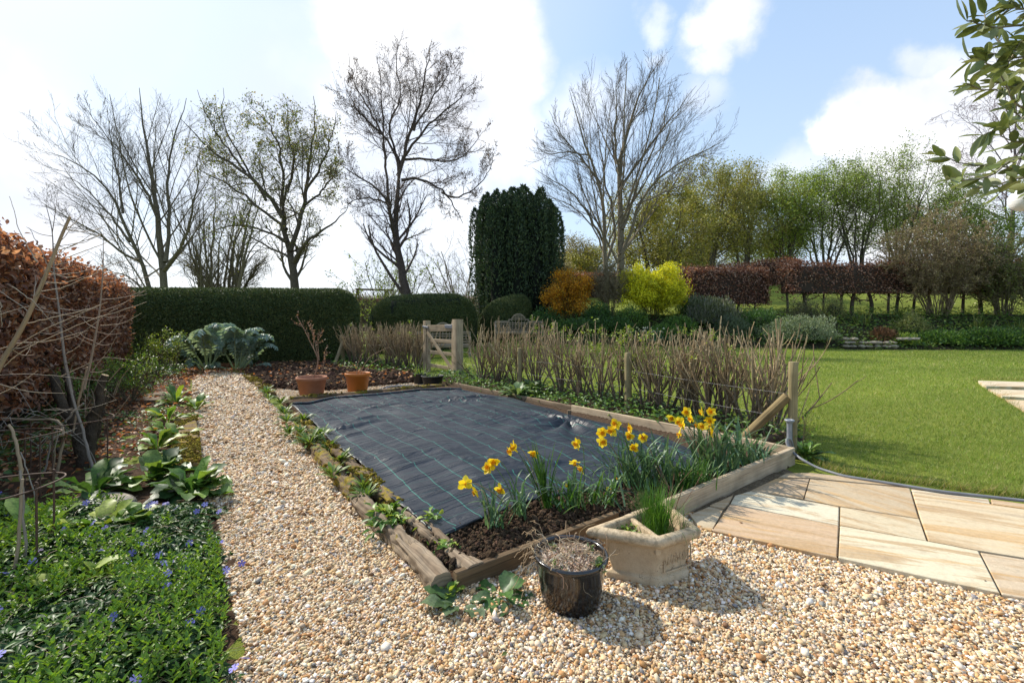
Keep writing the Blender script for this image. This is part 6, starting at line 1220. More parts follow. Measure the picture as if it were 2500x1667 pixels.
# multi stemmed bare maple
Y = 26.
L5 = [limb([(1508, 790), (1512, 690), (1517, 640), (1520, 560), (1512, 490), (1508, 420), (1525, 330), (1560, 230), (1610, 150)], Y, 22, 2.5, .5), limb([(1478, 790), (1480, 690), (1480, 640), (1476, 560), (1468, 450), (1440, 380), (1410, 300), (1390, 220)], Y, 18, 2.5, -.8), limb([(1480, 640), (1500, 590), (1508, 540), (1490, 500), (1475, 430), (1465, 340), (1450, 240)], Y, 9, 2.5, 1.4), limb([(1517, 620), (1548, 560), (1555, 500), (1600, 440), (1650, 400), (1720, 370), (1780, 335)], Y, 11, 2, -1.5), limb([(1476, 600), (1440, 530), (1400, 470), (1350, 440), (1300, 410)], Y, 8, 2, -1.6), limb([(1475, 620), (1450, 560), (1400, 500), (1370, 490), (1310, 470)], Y, 6, 2, 1.8), limb([(1512, 470), (1540, 420), (1600, 340), (1660, 260), (1700, 210)], Y, 9, 2, .8), limb([(1510, 420), (1500, 330), (1505, 240), (1510, 170)], Y, 8, 2, -1.), limb([(1468, 450), (1430, 400), (1370, 330), (1340, 270)], Y, 7, 2, 1.), limb([(1520, 560), (1545, 480), (1580, 400), (1620, 300), (1640, 190)], Y, 9, 2, 1.8), limb([(1440, 380), (1380, 370), (1330, 380), (1300, 340)], Y, 5, 2, -1.), limb([(1555, 500), (1620, 470), (1700, 440), (1745, 400)], Y, 6, 2, 1.5), limb([(1508, 400), (1540, 300), (1590, 230), (1600, 155)], Y, 6, 2, -1.6)]
LV5 = [dict(cnt=16, t0=.2, ang=(32, 8), ratio=.58, n=8, rr=.42, up=.45, wob=.04, taper_len=.62), dict(cnt=9, t0=.12, ang=(32, 9), ratio=.5, n=7, rr=.5, up=.4, wob=.05, k=3), dict(cnt=6, t0=.15, ang=(32, 9), ratio=.5, n=5, rr=.6, up=.35, wob=.05, k=3)]
tree('bare_tree', 'vase shaped leafless tree with pale twin trunks behind the yellow shrub', on(1495, Y), L5, LV5, 706, (.23, .19, .13), (.12, .098, .075), minr=.0062, ell=(Pt(1535, 400, Y), A(SZ(248, Y), 6, SZ(262, Y))))

# tall Irish yew
base = on(1262, 22.3); rg = np.random.default_rng(710); t = thing('yew_tree', 'tall dense dark yew of many upright spires behind the small domed hedge', 'tree', base); pos = []; nn = []
mbc = MB(); topz = CH-(455-HY)/FO*22.3
for k in range(44):
    a = k*2.4; rr = 1.72*math.sqrt((k+.5)/44); cx, cy = base[0]+rr*cos(a), base[1]+rr*sin(a)*.9; hgt = topz-base[2]-.34*rr**2-rg.uniform(0, .55); w0 = rg.uniform(.38, .66)
    n = 2100; s_ = rg.uniform(0, 1, n)**.85; wd = w0*np.sqrt(np.clip(np.sin(np.clip(s_*.92+.1, 0, 1)*PI)**.8, 0, 1))*(1-.25*s_); th = rg.uniform(0, 6.28, n); lean = A((cx-base[0])*.10, (cy-base[1])*.10, 0)
    bump = (1+.45*vnoise(np.stack([np.cos(th)*2+k*3.1, np.sin(th)*2, s_*11], 1), 711))*rg.uniform(.8, 1.12, n); p = np.stack([cx+wd*bump*np.cos(th), cy+wd*bump*np.sin(th), base[2]+.15+s_*hgt], 1)+lean*s_[:, None]*hgt*.5; pos.append(p); nn.append(np.stack([np.cos(th), np.sin(th), 0*th+.35], 1))
    zz = np.linspace(0, 1, 10); lathe(mbc, np.stack([w0*.72*np.sqrt(np.clip(np.sin((zz*.92+.08)*PI), 0, 1))*(1-.3*zz)+.001, .1+zz*hgt*.93], 1), (cx, cy, base[2]), 10, (.006, .009, .004))
pos = np.concatenate(pos); nn = np.concatenate(nn); N = len(pos); part('trunk', mbc, M['twig'], t)  # solid dark cores inside the foliage, one per spire
part('crown', leaves(MB(), pos, nn*.8+A(0, 0, .7)+rg.normal(0, .5, (N, 3)), nn+rg.normal(0, .5, (N, 3)), .15*rg.uniform(.6, 1.3, N), .055, DIA, pick(rg, [(.036, .065, .03), (.055, .09, .038), (.085, .12, .045), (.024, .044, .022)], N, None, .3)), M['yew'], t)

# distant hedge and field beyond the swing
t, *_ = hedge_box('field_hedge', 'thin leafless field hedge beyond the swing frame', on(620, 37)[:2], on(1190, 37)[:2], 1.4, .1, 2.9, 'beech', 160, .12, .05, [(.16, .10, .07), (.2, .12, .08), (.12, .12, .05)], 720, DIA, (.11, .085, .06), .4, ragged=.2)
rg = np.random.default_rng(721); m_ = 500; s_ = rg.uniform(0, 1, m_); b = on(620, 37)[None]+(on(1190, 37)-on(620, 37))[None]*s_[:, None]+rg.normal(0, .4, (m_, 3))*[1, 1, 0]; P_ = np.stack([b+A(0, 0, 1)*q+rg.normal(0, .1, (m_, 3))*q for q in np.linspace(.2, 3.0, 7)], 1)
mb = MB(); tubes(mb, P_, np.full((m_, 7), .012), 3, (.13, .10, .075)); part('twigs', mb, M['twig'], t)
sprouting('far_tree', 'small round dark evergreen peeping over the copper hedge end', on(268, 40), 8, 3.6, 35, 722, [(.06, .08, .03), (.08, .1, .04)], 1500, .3, 'tree', .05, (.1, .08, .05), .1, None, 1, 8, 'yew', .01)

# ------------------------------------------------------------------ the bank: copper hedges on stilts, wood behind
def stilts(t, p0, p1, n, z0, z1, seed, r=.06):
    rg = np.random.default_rng(seed)
    for k in range(n):
        s_ = (k+.5+rg.uniform(-.25, .25))/n; b = p0+(p1-p0)*s_; x, y = b; hb = float(H(x, y)); P_ = poly([A(x, y, hb-.05), A(x+rg.normal(0, .06), y, hb+z0*.5), A(x+rg.normal(0, .12), y, hb+z0), A(x+rg.normal(0, .25), y, hb+z1)], 10); rr = r*rg.uniform(.6, 1.3)
        mb = MB(); tubes(mb, P_[None], np.linspace(rr, rr*.5, 10)[None], 7, (.10, .08, .06)); Q, R = grow(P_[None], np.linspace(rr, rr*.5, 10)[None], rg, 22, .25, 1, (65, 20), .5, ls=.8, n=6, rr=.4, up=.2, wob=.25, rmin=.008); tubes(mb, Q, R, 4, (.12, .095, .07)); Q2, R2 = grow(Q, R, rg, 4, .2, 1, (50, 15), .6, n=5, rr=.5, wob=.25, rmin=.006); tubes(mb, Q2, R2, 3, (.12, .09, .065)); part('trunk', mb, M['bark'], t)
BP2 = [(.19, .085, .05), (.27, .14, .085), (.14, .06, .038), (.36, .22, .15), (.10, .05, .032), (.44, .3, .22)]
hA0, hA1 = on(1668, 21.), on(1863, 21.6); t, *_ = hedge_box('beech_hedge', 'square cut copper beech hedge beside the yellow shrub', hA0[:2], hA1[:2], 1.1, .36, 2.05, 'beech', 760, .085, .05, BP2, 730, LENS, (.05, .032, .022), .2, ragged=.13, extra=straggle, uporient=-.1, group='copper beech hedges on the bank', thin=lambda w, rg: rg.random(len(w)) < .75); stilts(t, hA0[:2], hA1[:2], 5, .6, 2., 731)
hB0, hB1 = on(1912, 20.6), on(2560, 20.6); t, *_ = hedge_box('beech_hedge', 'long copper beech hedge on bare gnarled stems across the bank', hB0[:2], hB1[:2], 1.1, .95, 2.3, 'beech', 760, .085, .05, BP2, 732, LENS, (.05, .035, .025), .3, ragged=.2, extra=straggle, uporient=-.1, group='copper beech hedges on the bank', thin=lambda w, rg: rg.random(len(w)) < .45+.6*(vnoise(w*1.9, 3)+.4)); stilts(t, hB0[:2], hB1[:2], 17, 1.1, 2.3, 733, .075)
hC0, hC1 = on(1350, 30), on(1950, 29.); hedge_box('beech_hedge', 'distant copper hedge seen through the gap and behind the twin trunks', hC0[:2], hC1[:2], 1.2, .0, 1.5, 'beech', 300, .11, .07, BP2, 734, DIA, (.05, .03, .02), .25, ragged=.15, uporient=-.1, group='copper beech hedges on the bank')

WOODC = {'olive': [(.26, .26, .05), (.32, .31, .06), (.19, .19, .04), (.36, .31, .08)], 'green': [(.22, .29, .05), (.28, .35, .06), (.16, .22, .04)], 'brown': [(.26, .22, .11), (.32, .27, .15), (.2, .17, .08)], 'lime': [(.28, .36, .06), (.34, .41, .07), (.21, .28, .05)]}
def woodtree(label, px, Y, topy, wpx, kind, seed, nst=6, nleaf=5200, lean=0., leafL=.15, bark=(.14, .12, .085), crown0=.25, group='trees of the wood on the bank', basepx=None, lv3=3):
    rg = np.random.default_rng(seed); b = on(px, Y, -.05); top = CH-(topy+34-HY)/FO*Y; hgt = top-b[2]; w_ = SZ(wpx, Y)/2; limbs = []; c = A(b[0]+lean, b[1], b[2]+hgt*.58); rad = A(w_*1.12, w_*1.1, hgt*.50)
    for k in range(nst):
        a = k*2.4+rg.uniform(0, 1); rr = rg.uniform(.25, .85); e = c+A(cos(a)*rad[0]*rr, sin(a)*rad[1]*rr, rad[2]*math.sqrt(max(.05, 1-rr*rr))*rg.uniform(.75, .98)); s0 = b+A(cos(a), sin(a), 0)*rg.uniform(0, .35); m1 = s0+(e-s0)*.35+A(0, 0, hgt*.06)+rg.normal(0, .15, 3); limbs.append(([s0, m1, (m1+e)/2+rg.normal(0, .2, 3), e], rg.uniform(.09, .16), .02))
    tree('wood_tree', label, b, limbs, [dict(cnt=10, t0=crown0, ang=(48, 14), ratio=.5, n=7, rr=.5, up=.25, wob=.15), dict(cnt=6, t0=.2, ang=(48, 14), ratio=.55, n=6, rr=.55, up=.15, wob=.16, k=3), dict(cnt=lv3, t0=.3, ang=(42, 14), ratio=.55, n=5, rr=.6, up=.2, wob=.15, k=3)], seed, bark, (.13, .11, .07), (int(nleaf*3.6), leafL*.92, WOODC[kind], .28, 'leaf', 2), group, (c, rad*1.12), .011, 7)
for i, a in enumerate([('broad olive tree with dark forked trunk behind the bare twin trunked tree', 1600, 31, 440, 330, 'olive', 7, 9000), ('olive tree with bare purple twigs poking out at its top', 1725, 35, 372, 230, 'olive', 6, 6200), ('rounded yellow green tree standing second in the wood', 1815, 36, 392, 210, 'olive', 6, 7000), ('bright green tree at the middle of the wood', 1915, 37, 385, 210, 'lime', 6, 6200),
        ('thin leaved many stemmed tree under the big white cloud', 2010, 37, 375, 200, 'green', 8, 3600), ('airy tree with several dark leaning stems behind the long hedge', 2095, 36, 372, 210, 'green', 8, 3400), ('tallest airy tree of the wood near the olive sprays', 2190, 37, 345, 240, 'green', 8, 3400), ('leaning dark stemmed tree behind the brown scrub', 2290, 37, 420, 220, 'green', 7, 3600), ('thin tree between the brown scrub and the photo edge', 2420, 35, 470, 220, 'green', 6, 2600)]):
    woodtree(a[0], a[1], a[2], a[3], a[4], a[5], 740+i, a[6], a[7], crown0=.18 if i > 3 else .1)
for i, a in enumerate([('pale budding tree peeping out between yew column and twin trunks', 1395, 38, 560, 150, 'brown', 5, 2600), ('small golden tinged tree behind the twin trunks', 1440, 36, 580, 130, 'olive', 5, 3200), ('grey brown bushy tree against the side of the yew column', 1345, 29, 600, 110, 'brown', 9, 1800)]):
    woodtree(a[0], a[1], a[2], a[3], a[4], a[5], 760+i, a[6], a[7])
woodtree('low understory tree filling the wood behind the square cut hedge', 1690, 40, 560, 260, 'olive', 764, 8, 5000); woodtree('low understory tree below the bright green tree', 1880, 41, 540, 240, 'green', 765, 8, 4200)
# brown twiggy scrub grown into the hedge
def scrub(name, label, base, rad, nst, seed, col, lcols, nleaf, L=.09, cat='shrub', r=.03, lv=(9, 6, 4), up=.15, z0=.3, group=None, mt='leaf', minr=.008):
    rg = np.random.default_rng(seed); b = np.asarray(base, float); limbs = []; rad = np.asarray(rad, float)
    for k in range(nst):
        a = rg.uniform(0, 6.28); rr = math.sqrt(rg.uniform(.02, .95)); e = b+A(cos(a)*rad[0]*rr, sin(a)*rad[1]*rr, rad[2]*(.35+.65*math.sqrt(max(0, 1-rr**2)))*rg.uniform(.8, 1.)); s0 = b+A(cos(a)*rad[0]*.15, sin(a)*rad[1]*.15, 0); limbs.append(([s0, s0+(e-s0)*.4+A(0, 0, rad[2]*.12)+rg.normal(0, .1, 3)*rad[2]*.3, e], r*rg.uniform(.6, 1.2), r*.25))
    return tree(name, label, b, limbs, [dict(cnt=lv[0], t0=z0, ang=(45, 15), ratio=.42, n=6, rr=.5, up=up, wob=.2), dict(cnt=lv[1], t0=.2, ang=(45, 15), ratio=.55, n=5, rr=.55, up=up, wob=.2, k=3), dict(cnt=lv[-1], t0=.3, ang=(42, 14), ratio=.55, n=4, rr=.6, up=up, wob=.18, k=3)][:len(lv)], seed, col, tuple(1.15*x for x in col), (nleaf, L, lcols, .04, mt, len(lv)) if nleaf else None, group, None, minr, 5, cat, .02, 'twig')
scrub('twiggy_scrub', 'dense brown twiggy scrub grown up through the stilted hedge', on(2290, 19.9), (2.6, 1.1, 4.7), 46, 770, (.2, .15, .09), [(.32, .25, .13), (.27, .2, .11), (.24, .23, .08), (.36, .27, .16)], 20000, .065, r=.026, z0=.25)
scrub('twiggy_scrub', 'greener brown scrub at the edge of the photo below the lamp', on(2450, 19.8), (1.7, 1., 3.3), 28, 771, (.15, .12, .075), [(.19, .24, .06), (.25, .22, .09), (.15, .18, .045)], 13000, .075, r=.024, z0=.2)
# purple birch
Y = 42.; b = on(2462, Y); rg = np.random.default_rng(775); lim = [([b, b+A(.3, 0, 4), b+A(.5, 0, 11), b+A(.8, 0, 19)], .22, .03)]+[([b+A(.3, 0, 2+k*.9), b+A(.3+2.4*cos(k*2.4), 2.4*sin(k*2.4), 4.6+k*1.1), b+A(.3+4.6*cos(k*2.4), 4.4*sin(k*2.4), 6.2+k*1.15)], .07, .02) for k in range(13)]
tree('birch_tree', 'fine purplish leafless birch behind the olive sprays', b, lim, [dict(cnt=12, t0=.2, ang=(40, 12), ratio=.42, n=7, rr=.5, up=.1, wob=.12), dict(cnt=7, t0=.2, ang=(38, 12), ratio=.55, n=6, rr=.55, up=-.1, wob=.14, k=3), dict(cnt=4, t0=.25, ang=(35, 12), ratio=.55, n=5, rr=.6, up=-.2, wob=.12, k=3)], 775, (.16, .13, .13), (.2, .15, .165), minr=.013)

# ------------------------------------------------------------------ border shrubs on the bank
def blossom(t, b, rad, n, L, cols, seed, mt='petal', nc=90, cl=.15):
    rg = np.random.default_rng(seed); d = rdir(rg, nc); d[:, 2] = d[:, 2]*.75+.25; d = nrm(d); c = np.asarray(b)+A(0, 0, rad[2]*.52)+d*np.asarray(rad)*[1, 1, .5]*rg.uniform(.35, 1.12, (nc, 1))*(1+.25*vnoise(d*2.2, seed))[:, None]; i = rg.integers(nc, size=n); p = c[i]+rg.normal(0, cl, (n, 3))
    part('blossom', leaves(MB(), p, rdir(rg, n)+A(0, 0, .3), rdir(rg, n)+A(0, -.3, .4), L*rg.uniform(.6, 1.3, n), L*.6, DIA, pick(rg, cols, n, None, .2)), M[mt], t)
b = on(1392, 19.9); t = scrub('berberis', 'orange flowering shrub under the dark yew tree', b, (1.05, .9, 2.05), 34, 780, (.10, .07, .04), [(.66, .30, .015), (.72, .40, .03), (.52, .22, .015), (.3, .22, .04)], 11000, .07, r=.014, lv=(9, 6), z0=.1, mt='petal', minr=.004); blossom(t, b, (1.05, .8, 2.0), 8000, .075, [(.66, .30, .015), (.72, .40, .03), (.52, .22, .015), (.3, .16, .03)], 784, nc=48, cl=.12)
b = on(1590, 19.7); t = scrub('forsythia', 'brilliant yellow flowering shrub beside the square cut copper hedge', b, (1.5, 1.1, 2.2), 44, 781, (.13, .11, .04), [(.70, .68, .02), (.80, .76, .04), (.56, .58, .03), (.34, .40, .03)], 22000, .065, r=.016, lv=(9, 7), z0=.2, mt='petal', minr=.004, up=.05); blossom(t, b, (1.42, 1.0, 2.25), 15000, .075, [(.70, .68, .02), (.80, .76, .04), (.56, .58, .03)], 785, nc=80, cl=.14)
scrub('twiggy_shrub', 'grey brown twiggy shrub between the orange and yellow shrubs', on(1488, 19.8), (.95, .75, 2.5), 44, 782, (.19, .155, .095), [(.2, .2, .09), (.16, .15, .07)], 1500, .05, r=.014, lv=(8, 6, 3), up=.5, minr=.0045)
def mound(name, label, base, rad, n, L, Wd, cols, seed, m='leaf', upw=.7, tm=DIA, cat='shrub', group=None, core=(.03, .035, .015)):
    rg = np.random.default_rng(seed); b = np.asarray(base, float); d = rdir(rg, n); d[:, 2] = np.abs(d[:, 2]); rr = rg.uniform(.6, 1.06, n)*(1+.4*vnoise(d*2.4, seed)+.22*vnoise(d*6.5, seed+1)); p = b+d*np.asarray(rad)*rr[:, None]; t = thing(name, label, cat, b, group)
    part('leaves', leaves(MB(), p, d*.7+A(0, 0, upw)+rg.normal(0, .45, (n, 3)), d+rg.normal(0, .6, (n, 3)), L*rg.uniform(.6, 1.3, n), Wd*rg.uniform(.7, 1.2, n), tm, pick(rg, cols, n, None, .28)), M[m], t)
    ph = np.linspace(0, PI/2, 8); mb = MB(); lathe(mb, np.stack([np.cos(ph)+1e-4, np.sin(ph)], 1), (0, 0, 0), 18, core); V = np.concatenate(mb.V); V = V*(1+.35*vnoise(V*2.4, seed))[:, None]*.6*np.asarray(rad)+b; mb.V = [V]; part('branches', mb, M['twig'], t)  # solid lumpy core inset under the leaves, one even dark colour
GREY = [(.22, .26, .16), (.29, .34, .23), (.15, .2, .11)]
mound('rosemary', 'upright grey green rosemary with hazy flowers before the copper hedge', on(1740, 19.), (1.1, .8, 1.05), 6500, .14, .026, [(.15, .175, .09), (.19, .21, .115), (.1, .125, .06), (.24, .24, .22)], 790, upw=1.6, tm=DIA)
mound('grey_shrub', 'wide grey leaved mound at the lawn edge', on(1945, 17.7), (1.45, .8, .95), 8500, .075, .03, GREY, 791)
mound('grey_shrub', 'small grey leaved mound near the rosemary', on(1785, 18.1), (.75, .6, .75), 3600, .075, .03, [(.13, .17, .10), (.09, .12, .07)], 792)
mound('dark_shrub', 'dark olive rounded bush under the hedge gap', on(1962, 19.1), (.75, .6, .95), 3800, .06, .025, [(.055, .065, .03), (.075, .085, .04), (.10, .10, .05)], 793)
mound('green_shrub', 'bushy green shrub at the foot of the yellow shrub', on(1655, 18.5), (.7, .6, .5), 2400, .08, .035, CF+CFL, 794)
mound('green_shrub', 'green mound in front of the orange shrub', on(1420, 18.5), (1.2, .6, .45), 3000, .08, .04, CF+[(.06, .11, .03)], 795)
mound('green_shrub', 'dark leafy mound below the twiggy shrub', on(1500, 18.4), (.9, .6, .55), 2600, .08, .04, CF, 796)
for i, (px, Y, rx, h, lab, cols) in enumerate([(1330, 19.3, .8, .75, 'shadowy green bush at the foot of the dark yew tree', CF), (1545, 18.8, .7, .8, 'green bush between the twiggy shrub and the yellow one', CF+CFL), (1690, 19.9, .7, .8, 'leafy bush at the foot of the square cut hedge', CF), (1850, 18.6, .7, .7, 'dark green bush between rosemary and the dark olive bush', CF), (1460, 19.2, .6, .7, 'small leafy bush right of the orange shrub'.replace('right of', 'next to'), CF), (1620, 18.0, .8, .45, 'low green cushion around the white daffodils', CFL+CF)]):
    mound('green_shrub', lab, on(px, Y), (rx, .6, h), 2600, .08, .038, cols, 860+i)
mound('spurge', 'lime green clump above the dry stone edging', on(2205, 17.3), (.5, .35, .42), 1400, .07, .03, LIME+CFL, 797, cat='plant')
mound('reddish_shrub', 'reddish brown twiggy clump above the dry stone edging', on(2160, 17.6), (.55, .4, .5), 1800, .12, .012, [(.2, .1, .06), (.26, .15, .09), (.14, .08, .05)], 798, upw=1.6)
mound('variegated_shrub', 'pale yellow variegated bush right above the reddish clump', on(2225, 18.3), (.75, .5, .75), 2800, .06, .035, [(.3, .3, .12), (.2, .24, .07), (.15, .18, .05)], 799)
mound('variegated_shrub', 'loose pale budded shrub beside the dark olive bush', on(2035, 19.4), (.5, .4, 1.05), 1700, .06, .03, [(.24, .23, .09), (.17, .19, .06)], 800)
mound('green_shrub', 'spreading green cover at the far end of the border', on(2420, 17.3), (1.6, .6, .55), 5200, .09, .04, CF+CFL+[(.05, .1, .025)], 801)
mound('green_shrub', 'bright green tangle at the middle of the border', on(2310, 17.4), (1.1, .55, .5), 3600, .08, .04, CFL+CF, 802)
for i, (px, Y, L, n, lab) in enumerate([(2390, 18.3, .8, 80, 'sword leaved clump with yellowing blades in the border'), (2480, 18.1, .75, 80, 'sword leaved clump at the photo edge in the border'), (2100, 18.9, .65, 60, 'grassy clump below the stilted hedge'), (2200, 19.2, .8, 60, 'tall grassy clump among the hedge stems')]):
    mb = MB(); straps(mb, np.random.default_rng(810+i), on(px, Y), n, L, .014, .16, (35, 85), .45, [(.1, .15, .03), (.15, .19, .04), (.06, .11, .025), (.3, .3, .1)]); solo('sword_leaf_clump', mb, M['leaf'], lab, 'plant', 'strap leaved clumps in the border', loc=on(px, Y))
b = on(1600, 17.7); rg = np.random.default_rng(820); mb = MB(); straps(mb, rg, b, 160, .42, .012, .35, (50, 85), .4, DL); t = thing('white_daffodils', 'clump of small white daffodils at the far lawn edge below the yellow shrub', 'daffodil', b); part('leaves', mb, M['leaf'], t); n = 34; p = b+np.stack([rg.normal(0, .5, n), rg.normal(0, .3, n), rg.uniform(.28, .5, n)], 1)
mb = MB(); leaves(mb, np.repeat(p, 5, 0), rdir(rg, n*5)+A(0, -.2, .2), A(0, -1, .5)+rg.normal(0, .3, (n*5, 3)), .05, .04, DIA, pick(rg, [(.75, .73, .6), (.7, .66, .4)], n*5)); part('flowers', mb, M['petal'], t, kind='stuff')
BORDER = [on(1290, 17.5), on(1500, 17.2), on(1900, 16.9), on(2120, 16.7), on(2560, 16.6), on(2560, 20.4), on(1900, 20.4), on(1660, 20.2), on(1300, 20.5)]
groundweeds('border_plants', BORDER, 170, 830, .02, .10, CFL+CF+[(.16, .24, .05), (.2, .25, .06)], thr=-.9, fr=.9, hmax=.42, lab='mixed low border plants on the bank', onH=True)
sheet('border_soil', BORDER, .02, M['soil'], (.05, .045, .025), .03, 8, .15)
# narcissi dotted in the rough grass
rg = np.random.default_rng(833); x = rg.uniform(on(1880, 23)[0], on(2500, 23)[0], 420); y = rg.uniform(21.5, 27, 420); k = vnoise(np.stack([x, y], 1)*.5, 833) > .1; x, y = x[k], y[k]; n = len(x); mb = MB(); leaves(mb, np.stack([x, y, H(x, y)+.2], 1), rdir(rg, n), A(0, -1, 1)+rg.normal(0, .3, (n, 3)), .09, .08, DIA, pick(rg, [(.7, .66, .2), (.75, .7, .4)], n)); solo('wild_narcissi', mb, M['petal'], 'pale flowers dotted through the rough grass', 'flowers', kind='stuff')
# dry stone edging
rg = np.random.default_rng(840)
for k in range(19):
    px = 2062+(k % 7)*20+rg.uniform(-4, 4) if k < 16 else 2200+(k-16)*16; row = k//7; b = on(px, 16.9+.06*row, .02+.12*row); m_ = MB(); s3 = A(rg.uniform(.13, .24), .14, rg.uniform(.05, .08)); V = IV*(1+rg.uniform(-.18, .18, (12, 1)))*s3
    a = rg.normal(0, .15); V = np.column_stack([V[:, 0]*cos(a)-V[:, 1]*sin(a), V[:, 0]*sin(a)+V[:, 1]*cos(a), V[:, 2]])
    m_.add(V+b+A(0, 0, .06), IF, np.ones(3)*rg.uniform(.8, 1.15)); solo('edging_stone', m_, M['stone'], 'one of the flat rough stones of the dry edging below the border', 'stone', 'dry edging stones below the border', smooth=False)
# steps cut into the lawn
STP = [[(2388, 929), (2600, 935), (2640, 948), (2408, 942)], [(2412, 949), (2640, 957), (2700, 982), (2447, 967)], [(2452, 974), (2700, 990), (2800, 1040), (2500, 1003)]]
mb = MB()
for i, q in enumerate(STP):
    z = .15-.045*i; p = np.array([GH(a, b_, .06-.02*i) for a, b_ in q]); lo = p.copy(); lo[:, 2] -= .2; mid = p.copy(); mid[:, 2] -= .006; V = np.vstack([p, lo]); F_ = [(3, 2, 1, 0)]+[(k, (k+1) % 4, 4+(k+1) % 4, 4+k) for k in range(4)]
    mb.add(V, np.array(F_), ((.58, .52, .43), (.6, .53, .42), (.55, .45, .33))[i], np.column_stack([V[:, 0]*1.2, V[:, 1], np.full(8, i*2.)]))
solo('stone_steps', mb, M['paving'], 'pale sandstone steps let into the lawn', 'steps', smooth=False)

# ------------------------------------------------------------------ mown lawn: blades over the turf
rg = np.random.default_rng(850); PV = [np.array(c8(*q)) for q in [(700, 795), (853, 796), (1494, 885), (2800, 1070), (4200, 1260), (4600, 2200), (1000, 2000), (85, 1060)]]
LAWN = [G(1945, 1118), G(1985, 1140), G(2060, 1158), G(2500, 1217), G(3000, 1268), A(14, 4, 0), on(2560, 17.1), on(2120, 17.0), on(1900, 17.1), on(1290, 18.2), on(1000, 17.6), on(880, 20), on(846, 15), on(1050, 12.6), GR, PCc+A(.25, .25, 0), PB+A(.2, .2, 0), PA+A(.1, .1, 0)]
STO = [GH(2380, 926), GH(2700, 934), GH(2900, 1050), GH(2500, 1010)]
mb = MB()
for y0, y1, dens, w_, h_ in ((3.3, 5.2, 5200, .0042, .042), (5.2, 7.5, 2800, .0062, .042), (7.5, 11, 1300, .0095, .042), (11, 20.5, 520, .016, .045)):
    x, y = scatter(rg, LAWN, dens); k = (y >= y0) & (y < y1) & view(x, y, 20); x, y = x[k], y[k]; k = ~inpoly(x, y, STO); x, y = x[k], y[k]; N = len(x)
    v = vnoise(np.stack([x*.55, y*1.5], 1), 851); v2 = vnoise(np.stack([x*6, y*6], 1), 852); hh = h_*rg.uniform(.5, 1.2, N)*(1+.25*v2); a = rg.uniform(0, 6.28, N); base = np.stack([x, y, H(x, y)-.003], 1); sd = np.stack([np.cos(a), np.sin(a), 0*a], 1)*w_*.5; tip = base+np.stack([rg.normal(0, .5, N)*hh, rg.normal(0, .5, N)*hh, hh], 1)
    V = np.stack([base-sd, base+sd, tip], 1).reshape(-1, 3); f = np.arange(3*N).reshape(N, 3); c = pick(rg, [(.175, .25, .045), (.22, .295, .06), (.135, .2, .034), (.28, .32, .09), (.40, .36, .17)], N, [.28, .28, .2, .14, .1]); c = c*(1+.34*v+.14*v2)[:, None]*(1+np.clip(v, 0, 1)[:, None]*A(.12, .02, .0))
    mb.add(V, f, np.repeat(np.clip(c, 0, 1), 3, 0))
# longer blades along the edges
edge_ = [(G(1945, 1116), G(2060, 1158), 500), (G(2060, 1158), G(2500, 1217), 900), (G(2500, 1217), G(3000, 1268), 500), (GH(2380, 926), GH(2500, 1010), 300), (GH(2380, 926), GH(2700, 934), 500)]
for a0, b0, n in edge_:
    p = a0+(b0-a0)*rg.uniform(0, 1, (n, 1)); p[:, 0] += rg.normal(0, .04, n); p[:, 1] += .03+rg.normal(0, .04, n); p[:, 2] = H(p[:, 0], p[:, 1]); hh = rg.uniform(.04, .11, n); a = rg.uniform(0, 6.28, n); sd = np.stack([np.cos(a), np.sin(a), 0*a], 1)*.0025; tip = p+np.stack([rg.normal(0, .6, n)*hh, rg.normal(-.25, .5, n)*hh, hh], 1)
    mb.add(np.stack([p-sd, p+sd, tip], 1).reshape(-1, 3), np.arange(3*n).reshape(n, 3), np.repeat(pick(rg, [(.12, .18, .03), (.16, .2, .04), (.3, .25, .1), (.36, .29, .15)], n), 3, 0))
solo('lawn_grass', mb, M['grassb'], 'short mown green grass of the lawn', 'grass', kind='stuff'); print('lawn', mb.n)

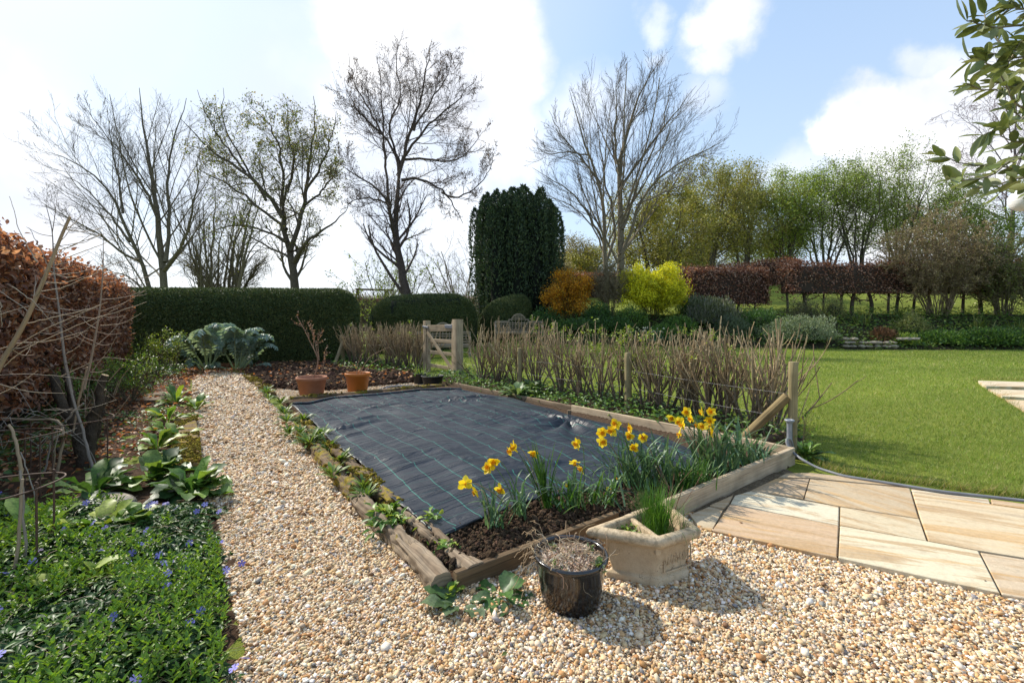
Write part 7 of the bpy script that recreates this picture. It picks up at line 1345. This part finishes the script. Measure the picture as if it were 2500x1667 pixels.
# ------------------------------------------------------------------ olive branches close by, with a small white globe lamp
t = thing('olive_tree', 'olive tree whose grey green leafy sprays hang into the photo corner', 'tree', A(1.78, 1.15, 0)); rg = np.random.default_rng(860); Yo = 1.12
tr = poly([A(1.78, 1.15, 0), A(1.76, 1.13, .7), A(1.80, 1.12, 1.3), A(1.74, 1.14, 1.9), A(1.66, 1.12, 2.6)], 20); mb = MB(); tubes(mb, tr[None], np.linspace(.035, .012, 20)[None], 10, (.2, .18, .14)); part('trunk', mb, M['bark'], t)
SPR = [[(2720, 470), (2560, 440), (2500, 430), (2420, 455), (2385, 465), (2340, 430)], [(2720, 470), (2560, 415), (2480, 410), (2400, 402), (2345, 405), (2305, 375), (2285, 378)], [(2720, 420), (2560, 400), (2480, 380), (2420, 430), (2390, 440), (2310, 437)], [(2700, 250), (2560, 240), (2500, 290), (2470, 300), (2430, 320), (2400, 330)], [(2650, 180), (2520, 200), (2450, 215), (2400, 222), (2360, 205)], [(2650, 180), (2560, 150), (2470, 140), (2420, 130), (2370, 145)], [(2600, 90), (2520, 110), (2450, 110), (2410, 75), (2402, 35)], [(2600, 60), (2540, 30), (2480, 20), (2455, 25)], [(2600, 90), (2500, 60), (2440, 70), (2400, 60), (2365, 50)], [(2620, 300), (2540, 270), (2480, 260), (2440, 175), (2400, 150)], [(2700, 350), (2560, 310), (2490, 290), (2470, 265)], [(2640, 130), (2560, 90), (2490, 100), (2460, 160)], [(2650, 180), (2560, 215), (2500, 205), (2460, 200), (2425, 210)], [(2620, 40), (2560, -20), (2500, -20), (2460, 5)], [(2720, 420), (2600, 350), (2520, 350), (2460, 345), (2440, 320)], [(2640, 120), (2540, 150), (2480, 175)], [(2720, 440), (2620, 455), (2540, 470), (2480, 455), (2440, 470)]]
mb = MB(); tw = []
for i, s_ in enumerate(SPR):
    p = poly([Pt(a, b_, Yo+.12*math.sin(i*2.1)+.03*j*math.cos(i)) for j, (a, b_) in enumerate(s_)], 22)+rg.normal(0, .0012, (22, 3)); tw.append(p); tubes(mb, p[None], np.linspace(.0038, .0012, 22)[None], 5, (.26, .23, .17)); tubes(mb, poly([tr[int(8+i*.65) if i < 17 else 18], (tr[int(8+i*.65)]+p[0])/2+A(0, 0, .03), p[0]], 8)[None], np.linspace(.006, .0038, 8)[None], 5, (.26, .23, .17))
part('twigs', mb, M['twig'], t); mb = MB(); OT = ltmpl([0, .12, .35, .65, .88, 1], [.06, .3, .5, .46, .25, .02], .07, .1)
for i, p in enumerate(tw):
    for j in range(7, 22, 1):
        T = nrm(p[min(j+1, 21)]-p[j-1])
        if rg.random() < .22 and j < 20: continue
        for sg in (-1, 1):
            q = nrm(np.cross(T, nrm(rg.normal(size=3)+A(0, 0, 1)))); d = nrm(T*rg.uniform(.5, 1.1)+sg*q*.9+A(0, 0, .12)); c = pick(rg, [(.17, .19, .06), (.2, .225, .08), (.12, .145, .045), (.24, .26, .12)], 1)
            leaves(mb, p[j][None], d[None], (nrm(A(0, -.5, .8)+rg.normal(0, .6, 3)))[None], np.array([.046*rg.uniform(.7, 1.2)*(1.15 if j > 17 else .9)]), np.array([.0165*rg.uniform(.8, 1.15)]), OT, c)
part('leaves', mb, M['olive'], t)
c = Pt(2497, 489, 1.32); ph = np.linspace(.05, PI-.05, 30); r_ = .0315*np.sin(ph)*(1+.03*np.cos(ph*26)); t = thing('globe_lamp', 'small white ribbed globe lamp hanging among the olive twigs', 'lamp', c); part('globe', lathe(MB(), np.stack([r_, -.0315*np.cos(ph)], 1), c, 32), M['white'], t); mb = MB(); tubes(mb, poly([c+A(0, 0, .03), c+A(.01, 0, .06), Pt(2540, 420, 1.15)], 8)[None], np.full((1, 8), .001), 4); part('cord', mb, M['blackpl'], t)
